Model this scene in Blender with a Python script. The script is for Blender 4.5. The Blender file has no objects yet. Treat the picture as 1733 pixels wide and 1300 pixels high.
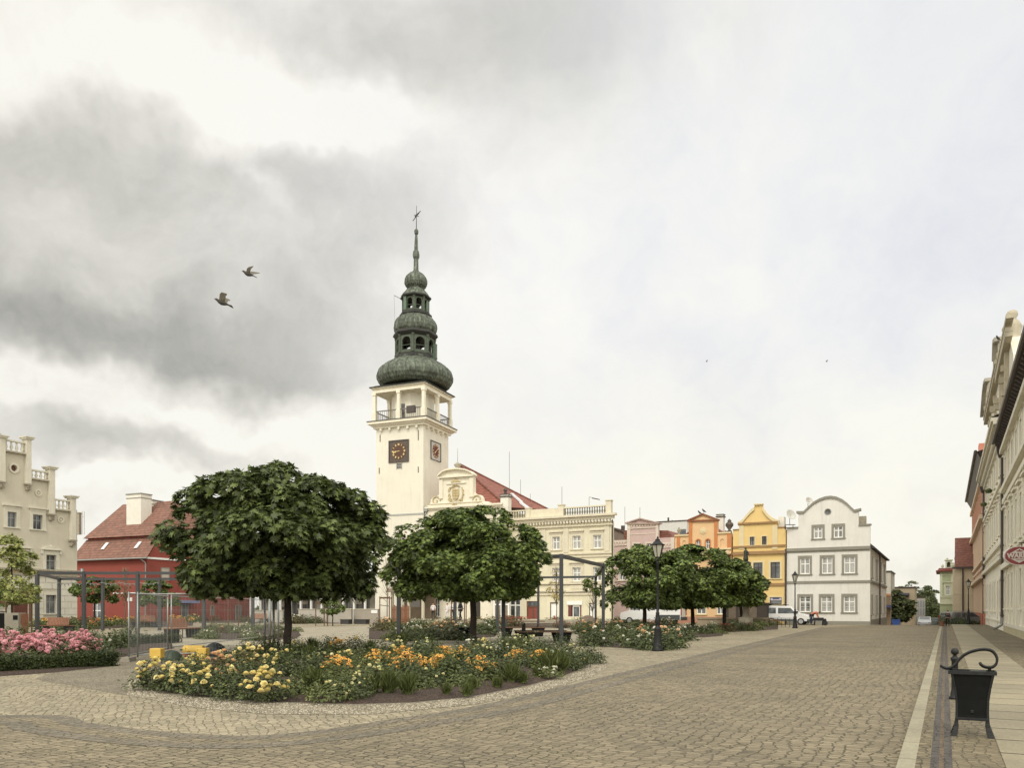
import bpy, math, random
from mathutils import Vector, Matrix, noise
from mathutils.geometry import tessellate_polygon, delaunay_2d_cdt
R = math.radians
random.seed(7)
scene = bpy.context.scene
col = scene.collection
# ---------------------------------------------------------------- camera, sky, sun, exposure
F = 1340.0; CX = 866.5; HY = 1030.0; EYE = 1.6
cam_d = bpy.data.cameras.new('camera'); cam = bpy.data.objects.new('camera', cam_d); col.objects.link(cam)
cam.location = (0, 0, EYE); cam.rotation_euler = (R(90), 0, 0)
cam_d.sensor_width = 36; cam_d.lens = 36 * F / 1733.0
cam_d.shift_y = (HY - 650) / 1733.0
cam_d.clip_start = 0.1; cam_d.clip_end = 6000
scene.camera = cam
scene.render.resolution_x = 1024; scene.render.resolution_y = 769
vs = scene.view_settings
vs.view_transform = 'Standard'; vs.look = 'None'; vs.exposure = 0.22; vs.gamma = 1.0; vs.use_curve_mapping = False

SUN_EL = 48.0; SUN_AZ = -168.0     # azimuth clockwise from +Y: behind the camera, to the left
sun_d = bpy.data.lights.new('sun', 'SUN'); sun_d.energy = 1.5; sun_d.angle = R(20); sun_d.color = (1.0, 0.95, 0.86)
sun = bpy.data.objects.new('sun', sun_d); col.objects.link(sun)
sv = Vector((math.sin(R(SUN_AZ)) * math.cos(R(SUN_EL)), math.cos(R(SUN_AZ)) * math.cos(R(SUN_EL)), math.sin(R(SUN_EL))))
sun.rotation_euler = sv.to_track_quat('Z', 'Y').to_euler()

def lin(r, g, b, k=1.0):
    f = lambda c: (c / 255 / 12.92 if c / 255 <= .04045 else ((c / 255 + .055) / 1.055) ** 2.4) * k
    c = (f(r), f(g), f(b)); y = .3 * c[0] + .6 * c[1] + .1 * c[2]
    return tuple(v + (y - v) * .14 for v in c) + (1,)

class NT:
    def __init__(s, tree): s.t = tree; s.n = tree.nodes; s.l = tree.links
    def new(s, typ, **kw):
        n = s.n.new(typ)
        for k, v in kw.items(): setattr(n, k, v)
        return n
    def put(s, sock, v):
        if v is None: return
        if hasattr(v, 'links') or isinstance(v, bpy.types.NodeSocket): s.l.new(v, sock)
        else: sock.default_value = v
    def math(s, op, a, b=None, c=None, clamp=False):
        n = s.new('ShaderNodeMath', operation=op, use_clamp=clamp)
        for i, v in enumerate((a, b, c)): s.put(n.inputs[i], v)
        return n.outputs[0]
    def vec(s, op, a, b=None):
        n = s.new('ShaderNodeVectorMath', operation=op)
        s.put(n.inputs[0], a); s.put(n.inputs[1], b)
        return n.outputs['Value'] if op in ('LENGTH', 'DOT_PRODUCT') else n.outputs[0]
    def noise(s, vec, scale, detail=4, rough=.55, dist=0, color=False):
        n = s.new('ShaderNodeTexNoise'); s.put(n.inputs['Vector'], vec)
        n.inputs['Scale'].default_value = scale; n.inputs['Detail'].default_value = detail
        n.inputs['Roughness'].default_value = rough; n.inputs['Distortion'].default_value = dist
        return n.outputs['Color' if color else 'Fac']
    def ramp(s, fac, stops, interp='LINEAR'):
        n = s.new('ShaderNodeValToRGB'); s.put(n.inputs[0], fac); cr = n.color_ramp; cr.interpolation = interp
        while len(cr.elements) < len(stops): cr.elements.new(.5)
        for e, (p, c) in zip(cr.elements, stops): e.position = p; e.color = c
        return n.outputs[0]
    def mix(s, fac, a, b, mode='MIX'):
        n = s.new('ShaderNodeMix', data_type='RGBA', blend_type=mode)
        s.put(n.inputs[0], fac); s.put(n.inputs[6], a); s.put(n.inputs[7], b)
        return n.outputs[2]
    def mapr(s, v, a, b, c=0., d=1., it='SMOOTHSTEP'):
        n = s.new('ShaderNodeMapRange', interpolation_type=it)
        for i, x in enumerate((v, a, b, c, d)): s.put(n.inputs[i], x)
        return n.outputs[0]

world = bpy.data.worlds.new('World'); scene.world = world; world.use_nodes = True
w = NT(world.node_tree); w.n.clear()
tc = w.new('ShaderNodeTexCoord').outputs['Generated']
sky = w.new('ShaderNodeTexSky', sky_type='NISHITA', sun_disc=False)
sky.sun_elevation = R(SUN_EL); sky.sun_rotation = R(SUN_AZ)
# clouds: a warped direction field; each bank of cloud is a soft ellipse on the sky broken up by noise
nz = w.noise(tc, 3.4, 5, .6, .2, color=True)
nz2 = w.noise(tc, 8.0, 4, .6, .2, color=True)
wv = w.vec('ADD', tc, w.vec('SCALE', w.vec('SUBTRACT', nz, (.5, .5, .5)), None))
sc = wv.node.inputs[1].links[0].from_node; sc.inputs[3].default_value = .20
wv2 = w.vec('ADD', wv, w.vec('SCALE', w.vec('SUBTRACT', nz2, (.5, .5, .5)), None))
sc = wv2.node.inputs[1].links[0].from_node; sc.inputs[3].default_value = .09
def skydir(px, py): return Vector(((px - CX) / F, 1, (HY - py) / F)).normalized()
def blob(px, py, rx, ry, src=None):
    d = skydir(px, py); k = d.y * F
    v = w.vec('MULTIPLY', w.vec('SUBTRACT', src or wv2, tuple(d)), (k / rx, .8, k / ry))
    return w.mapr(w.vec('LENGTH', v), 1.25, 0.0)
CL = [ # px, py, rx, ry, amount: negative darkens, positive brightens
 (330, 500, 430, 150, -.19), (480, 590, 300, 70, -.27), (60, 540, 230, 60, -.2), (250, 765, 270, 50, -.42),
 (640, 440, 230, 100, -.32), (850, 45, 300, 120, -.55), (620, 90, 240, 60, -.16), (380, 640, 200, 40, -.2), (130, 250, 240, 70, -.2), (480, 310, 260, 60, -.16), (1000, 20, 150, 60, -.14),
 (560, 215, 230, 45, .22), (230, 110, 330, 55, .18), (90, 625, 250, 30, .26), (560, 760, 220, 50, .16), (820, 540, 170, 70, .2), (60, 330, 110, 50, .10),
 (240, 700, 260, 26, .18), (420, 300, 26, 36, .16), (455, 360, 22, 30, .16), (250, 840, 240, 22, .2),
 (1150, 760, 620, 330, .3), (1000, 560, 260, 160, .12), (1210, 120, 110, 60, .05), (1330, 260, 220, 60, .05), (1560, 880, 260, 40, -.10), (1560, 985, 200, 16, -.10), (1540, 935, 200, 15, .07), (1210, 775, 40, 22, -.10), (-500, 300, 500, 300, -.2), (-600, 700, 500, 60, .2)]
val = w.math('MULTIPLY_ADD', w.noise(wv, 4.2, 8, .62, .3), .62, .30)
val = w.math('MULTIPLY_ADD', w.noise(wv2, 10.0, 7, .62, .2), .46, val)
val = w.math('ADD', val, .11)
for (px, py, rx, ry, a) in CL: val = w.math('MULTIPLY_ADD', blob(px, py, rx, ry), a, val)
cloud = w.ramp(val, [(.0, lin(146, 146, 138)), (.28, lin(168, 167, 159)), (.5, lin(196, 194, 185)), (.72, lin(222, 219, 210)), (.92, lin(244, 241, 231)), (1.0, lin(249, 247, 238))])
lav = w.ramp(w.noise(wv2, 5.5, 6, .58), [(.34, lin(228, 229, 236)), (.5, lin(240, 240, 240)), (.66, lin(249, 248, 242))])
right = blob(1500, 330, 760, 560, wv)
cl2 = w.mix(w.math('MULTIPLY', right, .96, clamp=True), cloud, lav)
warm = blob(1230, 950, 1100, 330, wv)
cl3 = w.mix(w.math('MULTIPLY', warm, .75), cl2, w.mix(1.0, cl2, (1.03, 1.01, .92, 1), 'MULTIPLY'))
ur = blob(1790, 60, 420, 300, wv)
cl4 = w.mix(w.math('MULTIPLY', ur, .32), cl3, lin(206, 213, 224))
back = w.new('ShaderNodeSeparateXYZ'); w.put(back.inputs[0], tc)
bk = w.math('MAXIMUM', w.mapr(back.outputs[1], .66, .05), w.mapr(back.outputs[2], .66, .85))      # sky out of view behind, beside and overhead, brightened to light the walls
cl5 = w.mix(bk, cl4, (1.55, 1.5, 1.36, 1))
thin = w.mapr(w.noise(wv, 1.7, 3, .5), .2, .8, .92, 1.0)
nis = w.vec('SCALE', sky.outputs[0], None); nis.node.inputs[3].default_value = .10
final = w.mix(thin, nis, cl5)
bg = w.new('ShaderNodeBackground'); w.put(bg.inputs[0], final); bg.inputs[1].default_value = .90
out = w.new('ShaderNodeOutputWorld'); w.l.new(bg.outputs[0], out.inputs[0])

# ---------------------------------------------------------------- square's axes and placing
TH = 28.7
U = Vector((math.sin(R(TH)), math.cos(R(TH)))); V = Vector((math.cos(R(TH)), -math.sin(R(TH))))
def gz(s): return 0.0 if s < 84 else -0.024 * (min(s, 200) - 84)
def LS(L, s, z=None):
    p = V * L + U * s
    return Vector((p.x, p.y, gz(s) if z is None else z))
def G(px, py, z=0.0):
    Y = (EYE - z) * F / (py - HY); return Vector(((px - CX) / F * Y, Y, z))
def toLS(p): q = Vector((p[0], p[1])); return q.dot(V), q.dot(U)
def PT(px, py, Y): return Vector(((px - CX) / F * Y, Y, EYE + (HY - py) / F * Y))

# ---------------------------------------------------------------- tags
def tag(o, label=None, cat=None, group=None, kind=None):
    if label: o['label'] = label
    if cat: o['category'] = cat
    if group: o['group'] = group
    if kind: o['kind'] = kind
    return o
def empty(name, loc, rz=0.0, label=None, cat=None, group=None):
    o = bpy.data.objects.new(name, None); o.empty_display_size = .3; col.objects.link(o)
    o.location = loc; o.rotation_euler = (0, 0, rz); tag(o, label, cat, group); return o
def kids(o): return [c for c in ALL if c.parent == o]
ALL = []
def mkobj(name, me, parent=None, loc=(0, 0, 0), rot=(0, 0, 0)):
    o = bpy.data.objects.new(name, me); col.objects.link(o); o.location = loc; o.rotation_euler = rot
    if parent: o.parent = parent
    ALL.append(o); return o
def copy_tree(o, parent=None, loc=None, rz=None, scale=None):
    c = o.copy(); col.objects.link(c); ALL.append(c)
    if parent: c.parent = parent
    for ch in kids(o): copy_tree(ch, c)
    if loc is not None: c.location = loc
    if rz is not None: c.rotation_euler.z = rz
    if scale is not None: c.scale = scale if hasattr(scale, '__len__') else (scale,) * 3
    return c

# ---------------------------------------------------------------- mesh builder
class MB:
    def __init__(s): s.v = []; s.f = []; s.m = []; s.sm = []; s.cur = 0; s.smooth = False; s.st = []
    def add(s, vs, fs):
        b = len(s.v); s.st.append((b, len(s.f))); s.v += [tuple(v) for v in vs]
        for f in fs: s.f.append([b + i for i in f]); s.m.append(s.cur); s.sm.append(s.smooth)
        return s
    def box(s, x0, x1, y0, y1, z0, z1, top=None):
        t = top or (0, 0)
        vs = [(x0, y0, z0), (x1, y0, z0), (x1, y1, z0), (x0, y1, z0), (x0 + t[0], y0 + t[1], z1), (x1 - t[0], y0 + t[1], z1), (x1 - t[0], y1 - t[1], z1), (x0 + t[0], y1 - t[1], z1)]
        return s.add(vs, [(0, 3, 2, 1), (4, 5, 6, 7), (0, 1, 5, 4), (1, 2, 6, 5), (2, 3, 7, 6), (3, 0, 4, 7)])
    def obox(s, c, ax, ay, az):   # oriented box: centre and three half-axes
        c, ax, ay, az = map(Vector, (c, ax, ay, az))
        vs = [c + ax * i + ay * j + az * k for k in (-1, 1) for i, j in ((-1, -1), (1, -1), (1, 1), (-1, 1))]
        return s.add(vs, [(0, 3, 2, 1), (4, 5, 6, 7), (0, 1, 5, 4), (1, 2, 6, 5), (2, 3, 7, 6), (3, 0, 4, 7)])
    def bar(s, a, b, w, h=None):
        a, b = Vector(a), Vector(b); d = b - a; h = h or w
        up = Vector((0, 0, 1)) if abs(d.normalized().z) < .95 else Vector((0, 1, 0))
        sx = d.cross(up).normalized(); sz = sx.cross(d).normalized()
        return s.obox((a + b) / 2, d / 2, sx * w / 2, sz * h / 2)
    def tube(s, pts, r, n=8, cap=True):
        pts = [Vector(p) for p in pts]; rs = r if hasattr(r, '__len__') else [r] * len(pts)
        b = len(s.v); vs = []; ref = None
        for i, p in enumerate(pts):
            d = (pts[min(i + 1, len(pts) - 1)] - pts[max(i - 1, 0)]).normalized()
            if ref is None: ref = Vector((0, 0, 1)) if abs(d.z) < .9 else Vector((1, 0, 0))
            sx = d.cross(ref).normalized(); sy = sx.cross(d).normalized(); ref = sy
            for k in range(n):
                a = 2 * math.pi * k / n; vs.append(p + (sx * math.cos(a) + sy * math.sin(a)) * rs[i])
        fs = []
        for i in range(len(pts) - 1):
            for k in range(n): k2 = (k + 1) % n; fs.append((i * n + k, i * n + k2, (i + 1) * n + k2, (i + 1) * n + k))
        if cap: fs.append(tuple(range(n))[::-1]); fs.append(tuple((len(pts) - 1) * n + k for k in range(n)))
        s.add(vs, fs); return s
    def lathe(s, prof, n=16, c=(0, 0, 0), ph=0.0, cap=True):   # prof: (r, z)
        vs = []; fs = []
        for r, z in prof:
            for k in range(n):
                a = 2 * math.pi * k / n + ph; vs.append((c[0] + r * math.cos(a), c[1] + r * math.sin(a), c[2] + z))
        for i in range(len(prof) - 1):
            for k in range(n): k2 = (k + 1) % n; fs.append((i * n + k, i * n + k2, (i + 1) * n + k2, (i + 1) * n + k))
        if cap: fs.append(tuple(range(n))[::-1]); fs.append(tuple((len(prof) - 1) * n + k for k in range(n)))
        return s.add(vs, fs)
    def prism(s, poly, y0, y1):    # poly in xz, extruded along y
        n = len(poly)
        vs = [(x, y0, z) for x, z in poly] + [(x, y1, z) for x, z in poly]
        area = sum(poly[i][0] * poly[(i + 1) % n][1] - poly[(i + 1) % n][0] * poly[i][1] for i in range(n))
        tri = tessellate_polygon([[Vector((x, z, 0)) for x, z in poly]])
        fs = [tuple(t) for t in tri] + [tuple(i + n for i in t) for t in tri]
        fs += [(i, (i + 1) % n, (i + 1) % n + n, i + n) for i in range(n)]
        s.add(vs, fs); s.fix = True; return s
    def flat(s, poly, z):          # poly in xy
        cd = delaunay_2d_cdt([Vector((p[0], p[1])) for p in poly], [], [list(range(len(poly)))], 1, 1e-5)
        poly = [tuple(v) for v in cd[0]]; tri = cd[2]
        def up(t):
            a, b, c = (Vector((poly[i][0], poly[i][1], 0)) for i in t)
            return t if (b - a).cross(c - a).z > 0 else t[::-1]
        return s.add([(p[0], p[1], z) for p in poly], [up(tuple(t)) for t in tri])
    def wall(s, outer, holes, depth, reveal=.25):   # facade at y=0 facing -y, with openings
        allp = [outer] + holes; vs2 = [p for l in allp for p in l]; nO = len(outer)
        tri = tessellate_polygon([[Vector((x, z, 0)) for x, z in l] for l in allp])
        s.add([(x, 0, z) for x, z in vs2], [tuple(t) for t in tri])
        s.add([(x, 0, z) for x, z in outer] + [(x, depth, z) for x, z in outer], [(i, (i + 1) % nO, (i + 1) % nO + nO, i + nO) for i in range(nO)] + [])
        tri2 = tessellate_polygon([[Vector((x, z, 0)) for x, z in outer]])
        s.add([(x, depth, z) for x, z in outer], [tuple(t) for t in tri2])
        for h in holes:
            n = len(h); s.add([(x, 0, z) for x, z in h] + [(x, reveal, z) for x, z in h], [(i, (i + 1) % n, (i + 1) % n + n, i + n) for i in range(n)])
        s.fix = False; return s
    def mesh(s, name, mats):
        me = bpy.data.meshes.new(name); me.from_pydata(s.v, [], s.f)
        mats = mats if isinstance(mats, (list, tuple)) else [mats]
        for m in mats: me.materials.append(m)
        me.polygons.foreach_set('material_index', s.m); me.polygons.foreach_set('use_smooth', s.sm)
        if getattr(s, 'fix', False):
            import bmesh
            b = bmesh.new(); b.from_mesh(me); bmesh.ops.recalc_face_normals(b, faces=b.faces); b.to_mesh(me); b.free()
        me.update(); return me
    def each(s, name, m, parent=None):    # every added piece becomes an object of its own
        for i, (v0, f0) in enumerate(s.st):
            v1, f1 = s.st[i + 1] if i + 1 < len(s.st) else (len(s.v), len(s.f))
            b = MB(); b.v = s.v[v0:v1]; b.f = [[k - v0 for k in f] for f in s.f[f0:f1]]; b.m = s.m[f0:f1]; b.sm = s.sm[f0:f1]; b.build(name, m, parent)
    def build(s, name, mats, parent=None, loc=(0, 0, 0), rot=(0, 0, 0), bevel=0):
        o = mkobj(name, s.mesh(name, mats), parent, loc, rot)
        if bevel:
            b = o.modifiers.new('bevel', 'BEVEL'); b.width = bevel; b.segments = 2; b.limit_method = 'ANGLE'
        return o

# ---------------------------------------------------------------- materials
def newmat(name):
    m = bpy.data.materials.new(name); m.use_nodes = True; t = NT(m.node_tree); t.n.clear()
    b = t.new('ShaderNodeBsdfPrincipled'); o = t.new('ShaderNodeOutputMaterial'); t.l.new(b.outputs[0], o.inputs[0])
    return m, t, b
def bump(t, b, h, strength, dist):
    n = t.new('ShaderNodeBump'); n.inputs['Strength'].default_value = strength; n.inputs['Distance'].default_value = dist
    t.put(n.inputs['Height'], h); t.l.new(n.outputs[0], b.inputs['Normal'])
_mc = {}
def mat(name, c, rough=.8, var=.12, scale=1.5, bs=30, bd=.004, metal=0.0, stain=0.0):
    if name in _mc: return _mc[name]
    m, t, b = newmat(name); oc = t.new('ShaderNodeTexCoord').outputs['Object']
    n = t.noise(oc, scale, 6, .65)
    lo = tuple(x * (1 - var) for x in c[:3]) + (1,); hi = tuple(min(1, x * (1 + var)) for x in c[:3]) + (1,)
    cc = t.ramp(n, [(.3, lo), (.7, hi)])
    if stain:
        mp = t.new('ShaderNodeMapping'); t.l.new(oc, mp.inputs[0]); mp.inputs['Scale'].default_value = (2.2, 2.2, .25)
        st = t.mapr(t.noise(mp.outputs[0], 1.3, 6, .7), .48, .75)
        cc = t.mix(t.math('MULTIPLY', st, stain), cc, tuple(x * .55 for x in c[:3]) + (1,))
    t.put(b.inputs['Base Color'], cc); b.inputs['Roughness'].default_value = rough; b.inputs['Metallic'].default_value = metal
    if bd: bump(t, b, t.noise(oc, bs, 4, .6), .5, bd)
    _mc[name] = m; return m
def tilemat(name, c, row=.32, colw=.25):
    m, t, b = newmat(name); oc = t.new('ShaderNodeTexCoord').outputs['Object']
    sp = t.new('ShaderNodeSeparateXYZ'); t.l.new(oc, sp.inputs[0])
    fr = t.math('FRACT', t.math('DIVIDE', sp.outputs[2], row))
    edge = t.mapr(fr, .0, .22)
    n = t.noise(oc, 9, 3, .6); n2 = t.noise(oc, .7, 4, .6)
    mp = t.new('ShaderNodeMapping'); t.l.new(oc, mp.inputs[0]); mp.inputs['Scale'].default_value = (1 / colw, 1 / colw, 1 / row)
    wn = t.new('ShaderNodeTexWhiteNoise'); t.l.new(t.vec('FLOOR', mp.outputs[0]), wn.inputs[0])
    f = t.math('MULTIPLY_ADD', wn.outputs[0], .5, t.math('MULTIPLY', t.math('ADD', n, n2), .35))
    cc = t.ramp(f, [(.2, tuple(x * .62 for x in c[:3]) + (1,)), (.9, tuple(x * 1.25 for x in c[:3]) + (1,))])
    cc = t.mix(edge, t.mix(1.0, cc, (.45, .42, .42, 1), 'MULTIPLY'), cc)
    t.put(b.inputs['Base Color'], cc); b.inputs['Roughness'].default_value = .75
    bump(t, b, t.math('SUBTRACT', 1.0, fr), .8, .03); return m
def sett(name, c1, c2, joint, bw, bh, ang, js=.02, distort=.05, moss=None, mossamt=.3, bd=.02, offs=.5, patch=1.0):
    m, t, b = newmat(name); oc = t.new('ShaderNodeTexCoord').outputs['Object']
    mp = t.new('ShaderNodeMapping'); mp.inputs['Rotation'].default_value = (0, 0, R(ang)); t.l.new(oc, mp.inputs[0])
    d1 = t.vec('SCALE', t.vec('SUBTRACT', t.noise(mp.outputs[0], 3.5, 3, .6, color=True), (.5, .5, .5)), None); d1.node.inputs[3].default_value = distort * 2
    d2 = t.vec('SCALE', t.vec('SUBTRACT', t.noise(mp.outputs[0], .5, 2, .5, color=True), (.5, .5, .5)), None); d2.node.inputs[3].default_value = distort * 9
    d3 = t.vec('SCALE', t.vec('SUBTRACT', t.noise(mp.outputs[0], 14, 2, .5, color=True), (.5, .5, .5)), None); d3.node.inputs[3].default_value = distort * .55
    vv = t.vec('ADD', t.vec('ADD', t.vec('ADD', mp.outputs[0], d1), d2), d3)
    if js > .0 and bw < .5:      # worn natural stone: irregular cells in rough courses
        m2 = t.new('ShaderNodeMapping'); m2.inputs['Scale'].default_value = (1 / bw, 1 / bh, 0); t.l.new(vv, m2.inputs[0])
        sep = t.new('ShaderNodeSeparateXYZ'); t.l.new(m2.outputs[0], sep.inputs[0])
        row = t.math('FLOOR', sep.outputs[1]); xs = t.math('ADD', sep.outputs[0], t.math('MULTIPLY', row, .5 if offs else .0))
        cmb = t.new('ShaderNodeCombineXYZ'); t.l.new(sep.outputs[0], cmb.inputs[0]); t.l.new(sep.outputs[1], cmb.inputs[1])
        ed = t.new('ShaderNodeTexVoronoi', feature='DISTANCE_TO_EDGE'); f1 = t.new('ShaderNodeTexVoronoi', feature='F1')
        for v in (ed, f1): t.l.new(cmb.outputs[0], v.inputs['Vector']); v.inputs['Scale'].default_value = 1; v.inputs['Randomness'].default_value = .48
        jf = t.mapr(ed.outputs['Distance'], js * .8, js * 5.0, 1.0, 0.0); sc_ = t.new('ShaderNodeSeparateColor'); t.l.new(f1.outputs['Color'], sc_.inputs[0])
        stone = t.mix(sc_.outputs[0], c1, c2); jm = t.mapr(t.noise(oc, .45, 4, .6), .34, .66, .3, 1.0)
        colr = t.mix(t.math('MULTIPLY', jf, jm), stone, joint); fac = jf
    else:
        br = t.new('ShaderNodeTexBrick'); t.put(br.inputs['Vector'], vv); br.offset = offs; br.squash = 1.0
        br.inputs['Scale'].default_value = 1; br.inputs['Brick Width'].default_value = bw; br.inputs['Row Height'].default_value = bh
        br.inputs['Mortar Size'].default_value = js; br.inputs['Mortar Smooth'].default_value = .35; br.inputs['Bias'].default_value = 0
        br.inputs['Color1'].default_value = c1; br.inputs['Color2'].default_value = c2; br.inputs['Mortar'].default_value = joint
        colr = br.outputs['Color']; fac = br.outputs['Fac']
    big = t.noise(oc, .35 * patch, 6, .65); fine = t.noise(oc, 26, 4, .7)
    cc = t.mix(1.0, colr, t.ramp(big, [(.3, (.80, .80, .80, 1)), (.7, (1.2, 1.19, 1.15, 1))]), 'MULTIPLY')
    cc = t.mix(1.0, cc, t.ramp(fine, [(.25, (.72, .72, .72, 1)), (.75, (1.25, 1.25, 1.25, 1))]), 'MULTIPLY')
    if moss:
        mm = t.mapr(t.noise(oc, .9, 5, .7), .5, .68)
        k = t.math('MULTIPLY', mm, t.math('MULTIPLY_ADD', fac, .75, .25)); cc = t.mix(t.math('MULTIPLY', k, mossamt * 2), cc, moss)
    cc = t.mix(1.0, cc, (.88, .85, .785, 1), 'MULTIPLY')
    t.put(b.inputs['Base Color'], cc); b.inputs['Roughness'].default_value = .85
    h = t.math('ADD', t.math('MULTIPLY', t.math('SUBTRACT', 1.0, fac), 1.0), t.math('MULTIPLY', fine, .35))
    bump(t, b, h, .9, bd); return m
def speckle(name, cols, scale, bd=.02, big=None):
    m, t, b = newmat(name); oc = t.new('ShaderNodeTexCoord').outputs['Object']
    v = t.new('ShaderNodeTexVoronoi'); t.put(v.inputs['Vector'], oc); v.inputs['Scale'].default_value = scale
    sp = t.new('ShaderNodeSeparateColor'); t.l.new(v.outputs['Color'], sp.inputs[0])
    cc = t.ramp(sp.outputs[0], [(i / (len(cols) - 1), c) for i, c in enumerate(cols)])
    cc = t.mix(1.0, cc, t.ramp(t.noise(oc, .8, 5, .7), [(.3, (.75, .75, .75, 1)), (.7, (1.2, 1.2, 1.2, 1))]), 'MULTIPLY')
    t.put(b.inputs['Base Color'], cc); b.inputs['Roughness'].default_value = .9
    bump(t, b, t.math('SUBTRACT', 1.0, v.outputs['Distance']), .9, bd); return m
def leafmat(name, dark, mid, light, rough=.55, yellow=None):
    m, t, b = newmat(name)
    g = t.new('ShaderNodeNewGeometry'); rnd = g.outputs['Random Per Island']
    oc = t.new('ShaderNodeTexCoord').outputs['Object']
    f = t.math('ADD', t.math('MULTIPLY', rnd, .65), t.math('MULTIPLY', t.noise(oc, 1.1, 3, .5), .45))
    st = [(.1, dark), (.55, mid), (.92, light)]
    if yellow: st = [(.1, dark), (.5, mid), (.86, light), (1.0, yellow)]
    cc = t.ramp(f, st)
    t.put(b.inputs['Base Color'], cc); b.inputs['Roughness'].default_value = rough; b.inputs['Specular IOR Level'].default_value = .35
    tr = t.new('ShaderNodeBsdfTranslucent'); t.put(tr.inputs[0], cc)
    ms = t.new('ShaderNodeMixShader'); ms.inputs[0].default_value = .22
    t.l.new(b.outputs[0], ms.inputs[1]); t.l.new(tr.outputs[0], ms.inputs[2])
    o = [n for n in t.n if n.type == 'OUTPUT_MATERIAL'][0]; t.l.new(ms.outputs[0], o.inputs[0]); return m
def glassmat(name, c, rough=.06, curtain=None):
    m, t, b = newmat(name); oc = t.new('ShaderNodeTexCoord').outputs['Object']; rnd = t.new('ShaderNodeObjectInfo').outputs['Random']
    mp = t.new('ShaderNodeMapping'); t.l.new(oc, mp.inputs[0]); mp.inputs['Scale'].default_value = (9, 1, .4)
    off = t.new('ShaderNodeCombineXYZ'); t.put(off.inputs[0], t.math('MULTIPLY', rnd, 40.0)); vv = t.vec('ADD', mp.outputs[0], off.outputs[0])
    if curtain: cc = t.ramp(t.math('MULTIPLY_ADD', rnd, .3, t.noise(vv, 1.2, 3, .6)), [(.4, c), (.78, curtain)])
    else: cc = t.ramp(t.math('MULTIPLY_ADD', rnd, .35, t.noise(t.vec('ADD', oc, off.outputs[0]), 1.3, 2, .5)), [(.45, c), (.85, tuple(x * 5 for x in c[:3]) + (1,))])
    t.put(b.inputs['Base Color'], cc); b.inputs['Roughness'].default_value = rough; b.inputs['Specular IOR Level'].default_value = .7; return m
GLASS = glassmat('window glass', (.035, .038, .04, 1)); CURT = glassmat('curtained window glass', (.07, .07, .07, 1), .1, (.42, .41, .38, 1))
WHITE = mat('white painted wood', lin(232, 232, 226), .5, .05, 3)
IRON = mat('black cast iron', (.015, .016, .016, 1), .5, .35, 14, 60, .002); IRON.node_tree.nodes['Principled BSDF'].inputs['Specular IOR Level'].default_value = .3
STEEL = mat('grey coated steel', lin(62, 64, 66), .45, .08, 3, 40, .001)
ZINC = mat('galvanised steel', lin(150, 152, 148), .4, .12, 8, 50, .001, .5)
PIPE = mat('dark metal downpipe', lin(70, 60, 55), .5, .1)
GREYTRIM = mat('grey painted trim', lin(142, 138, 124, .95), .8, .08)
STONE = mat('weathered stone', lin(170, 160, 138, .9), .9, .25, 4, 30, .01, stain=.3)
WOOD = mat('oiled timber slats', lin(150, 92, 52, .8), .55, .25, 6, 40, .003)
DWOOD = mat('brown timber boards', lin(120, 84, 54, .7), .6, .25, 6, 40, .003)
BARK = mat('tree bark', lin(62, 52, 42, .8), .9, .4, 6, 30, .02)
# ================================================================= GROUND
gc1, gc2, gj = lin(160, 148, 122, .82), lin(132, 122, 100, .80), lin(98, 90, 68, .6)
SETT = sett('granite setts', gc1, gc2, gj, .155, .11, TH, .016, .05, lin(112, 108, 60, .7), .32, .03)
SQ = sett('square paving', lin(178, 168, 144, .88), lin(150, 141, 118, .86), lin(105, 96, 76, .78), .17, .12, TH + 38, .015, .05, lin(140, 134, 84, .8), .15, .02)
DARKS = sett('dark basalt setts', lin(140, 132, 116, .84), lin(120, 113, 100, .8), lin(84, 77, 62, .6), .13, .12, 12, .014, .05, lin(120, 112, 88, .7), .35, .02)
SMALL = sett('small mosaic setts', lin(146, 134, 106, .8), lin(116, 106, 82, .8), lin(58, 50, 34, .5), .11, .10, TH, .013, .045, lin(92, 92, 44, .6), .2, .02)
SLAB = sett('concrete slabs', lin(160, 152, 128, .86), lin(144, 137, 116, .86), lin(84, 76, 60, .55), 90.0, .96, TH, .028, .012, None, 0, .01, 0)
DSTRIP = sett('dark sett strip', lin(98, 94, 90, .8), lin(80, 76, 74, .8), lin(54, 49, 42, .6), .10, .09, TH, .012, .03, None, 0, .015)
BRICKY = sett('reddish sett strip', lin(128, 108, 82, .8), lin(104, 88, 70, .8), lin(58, 50, 34, .5), .10, .10, TH, .012, .04, None, 0, .015)
KERB = sett('granite kerb stone', lin(166, 162, 142, .84), lin(156, 150, 130, .84), lin(90, 82, 64, .6), 6.0, 1.1, TH, .008, .003, None, 0, .004, 0)
GRAVEL = speckle('beige gravel', [lin(96, 86, 66, .45), lin(176, 164, 136, .66), lin(148, 134, 106, .6), lin(190, 180, 156, .66)], 38, .03)
MULCH = speckle('brown bark mulch', [lin(40, 30, 22, .7), lin(92, 70, 52, .7), lin(64, 48, 38, .7), lin(120, 92, 72, .7)], 34, .04)

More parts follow.
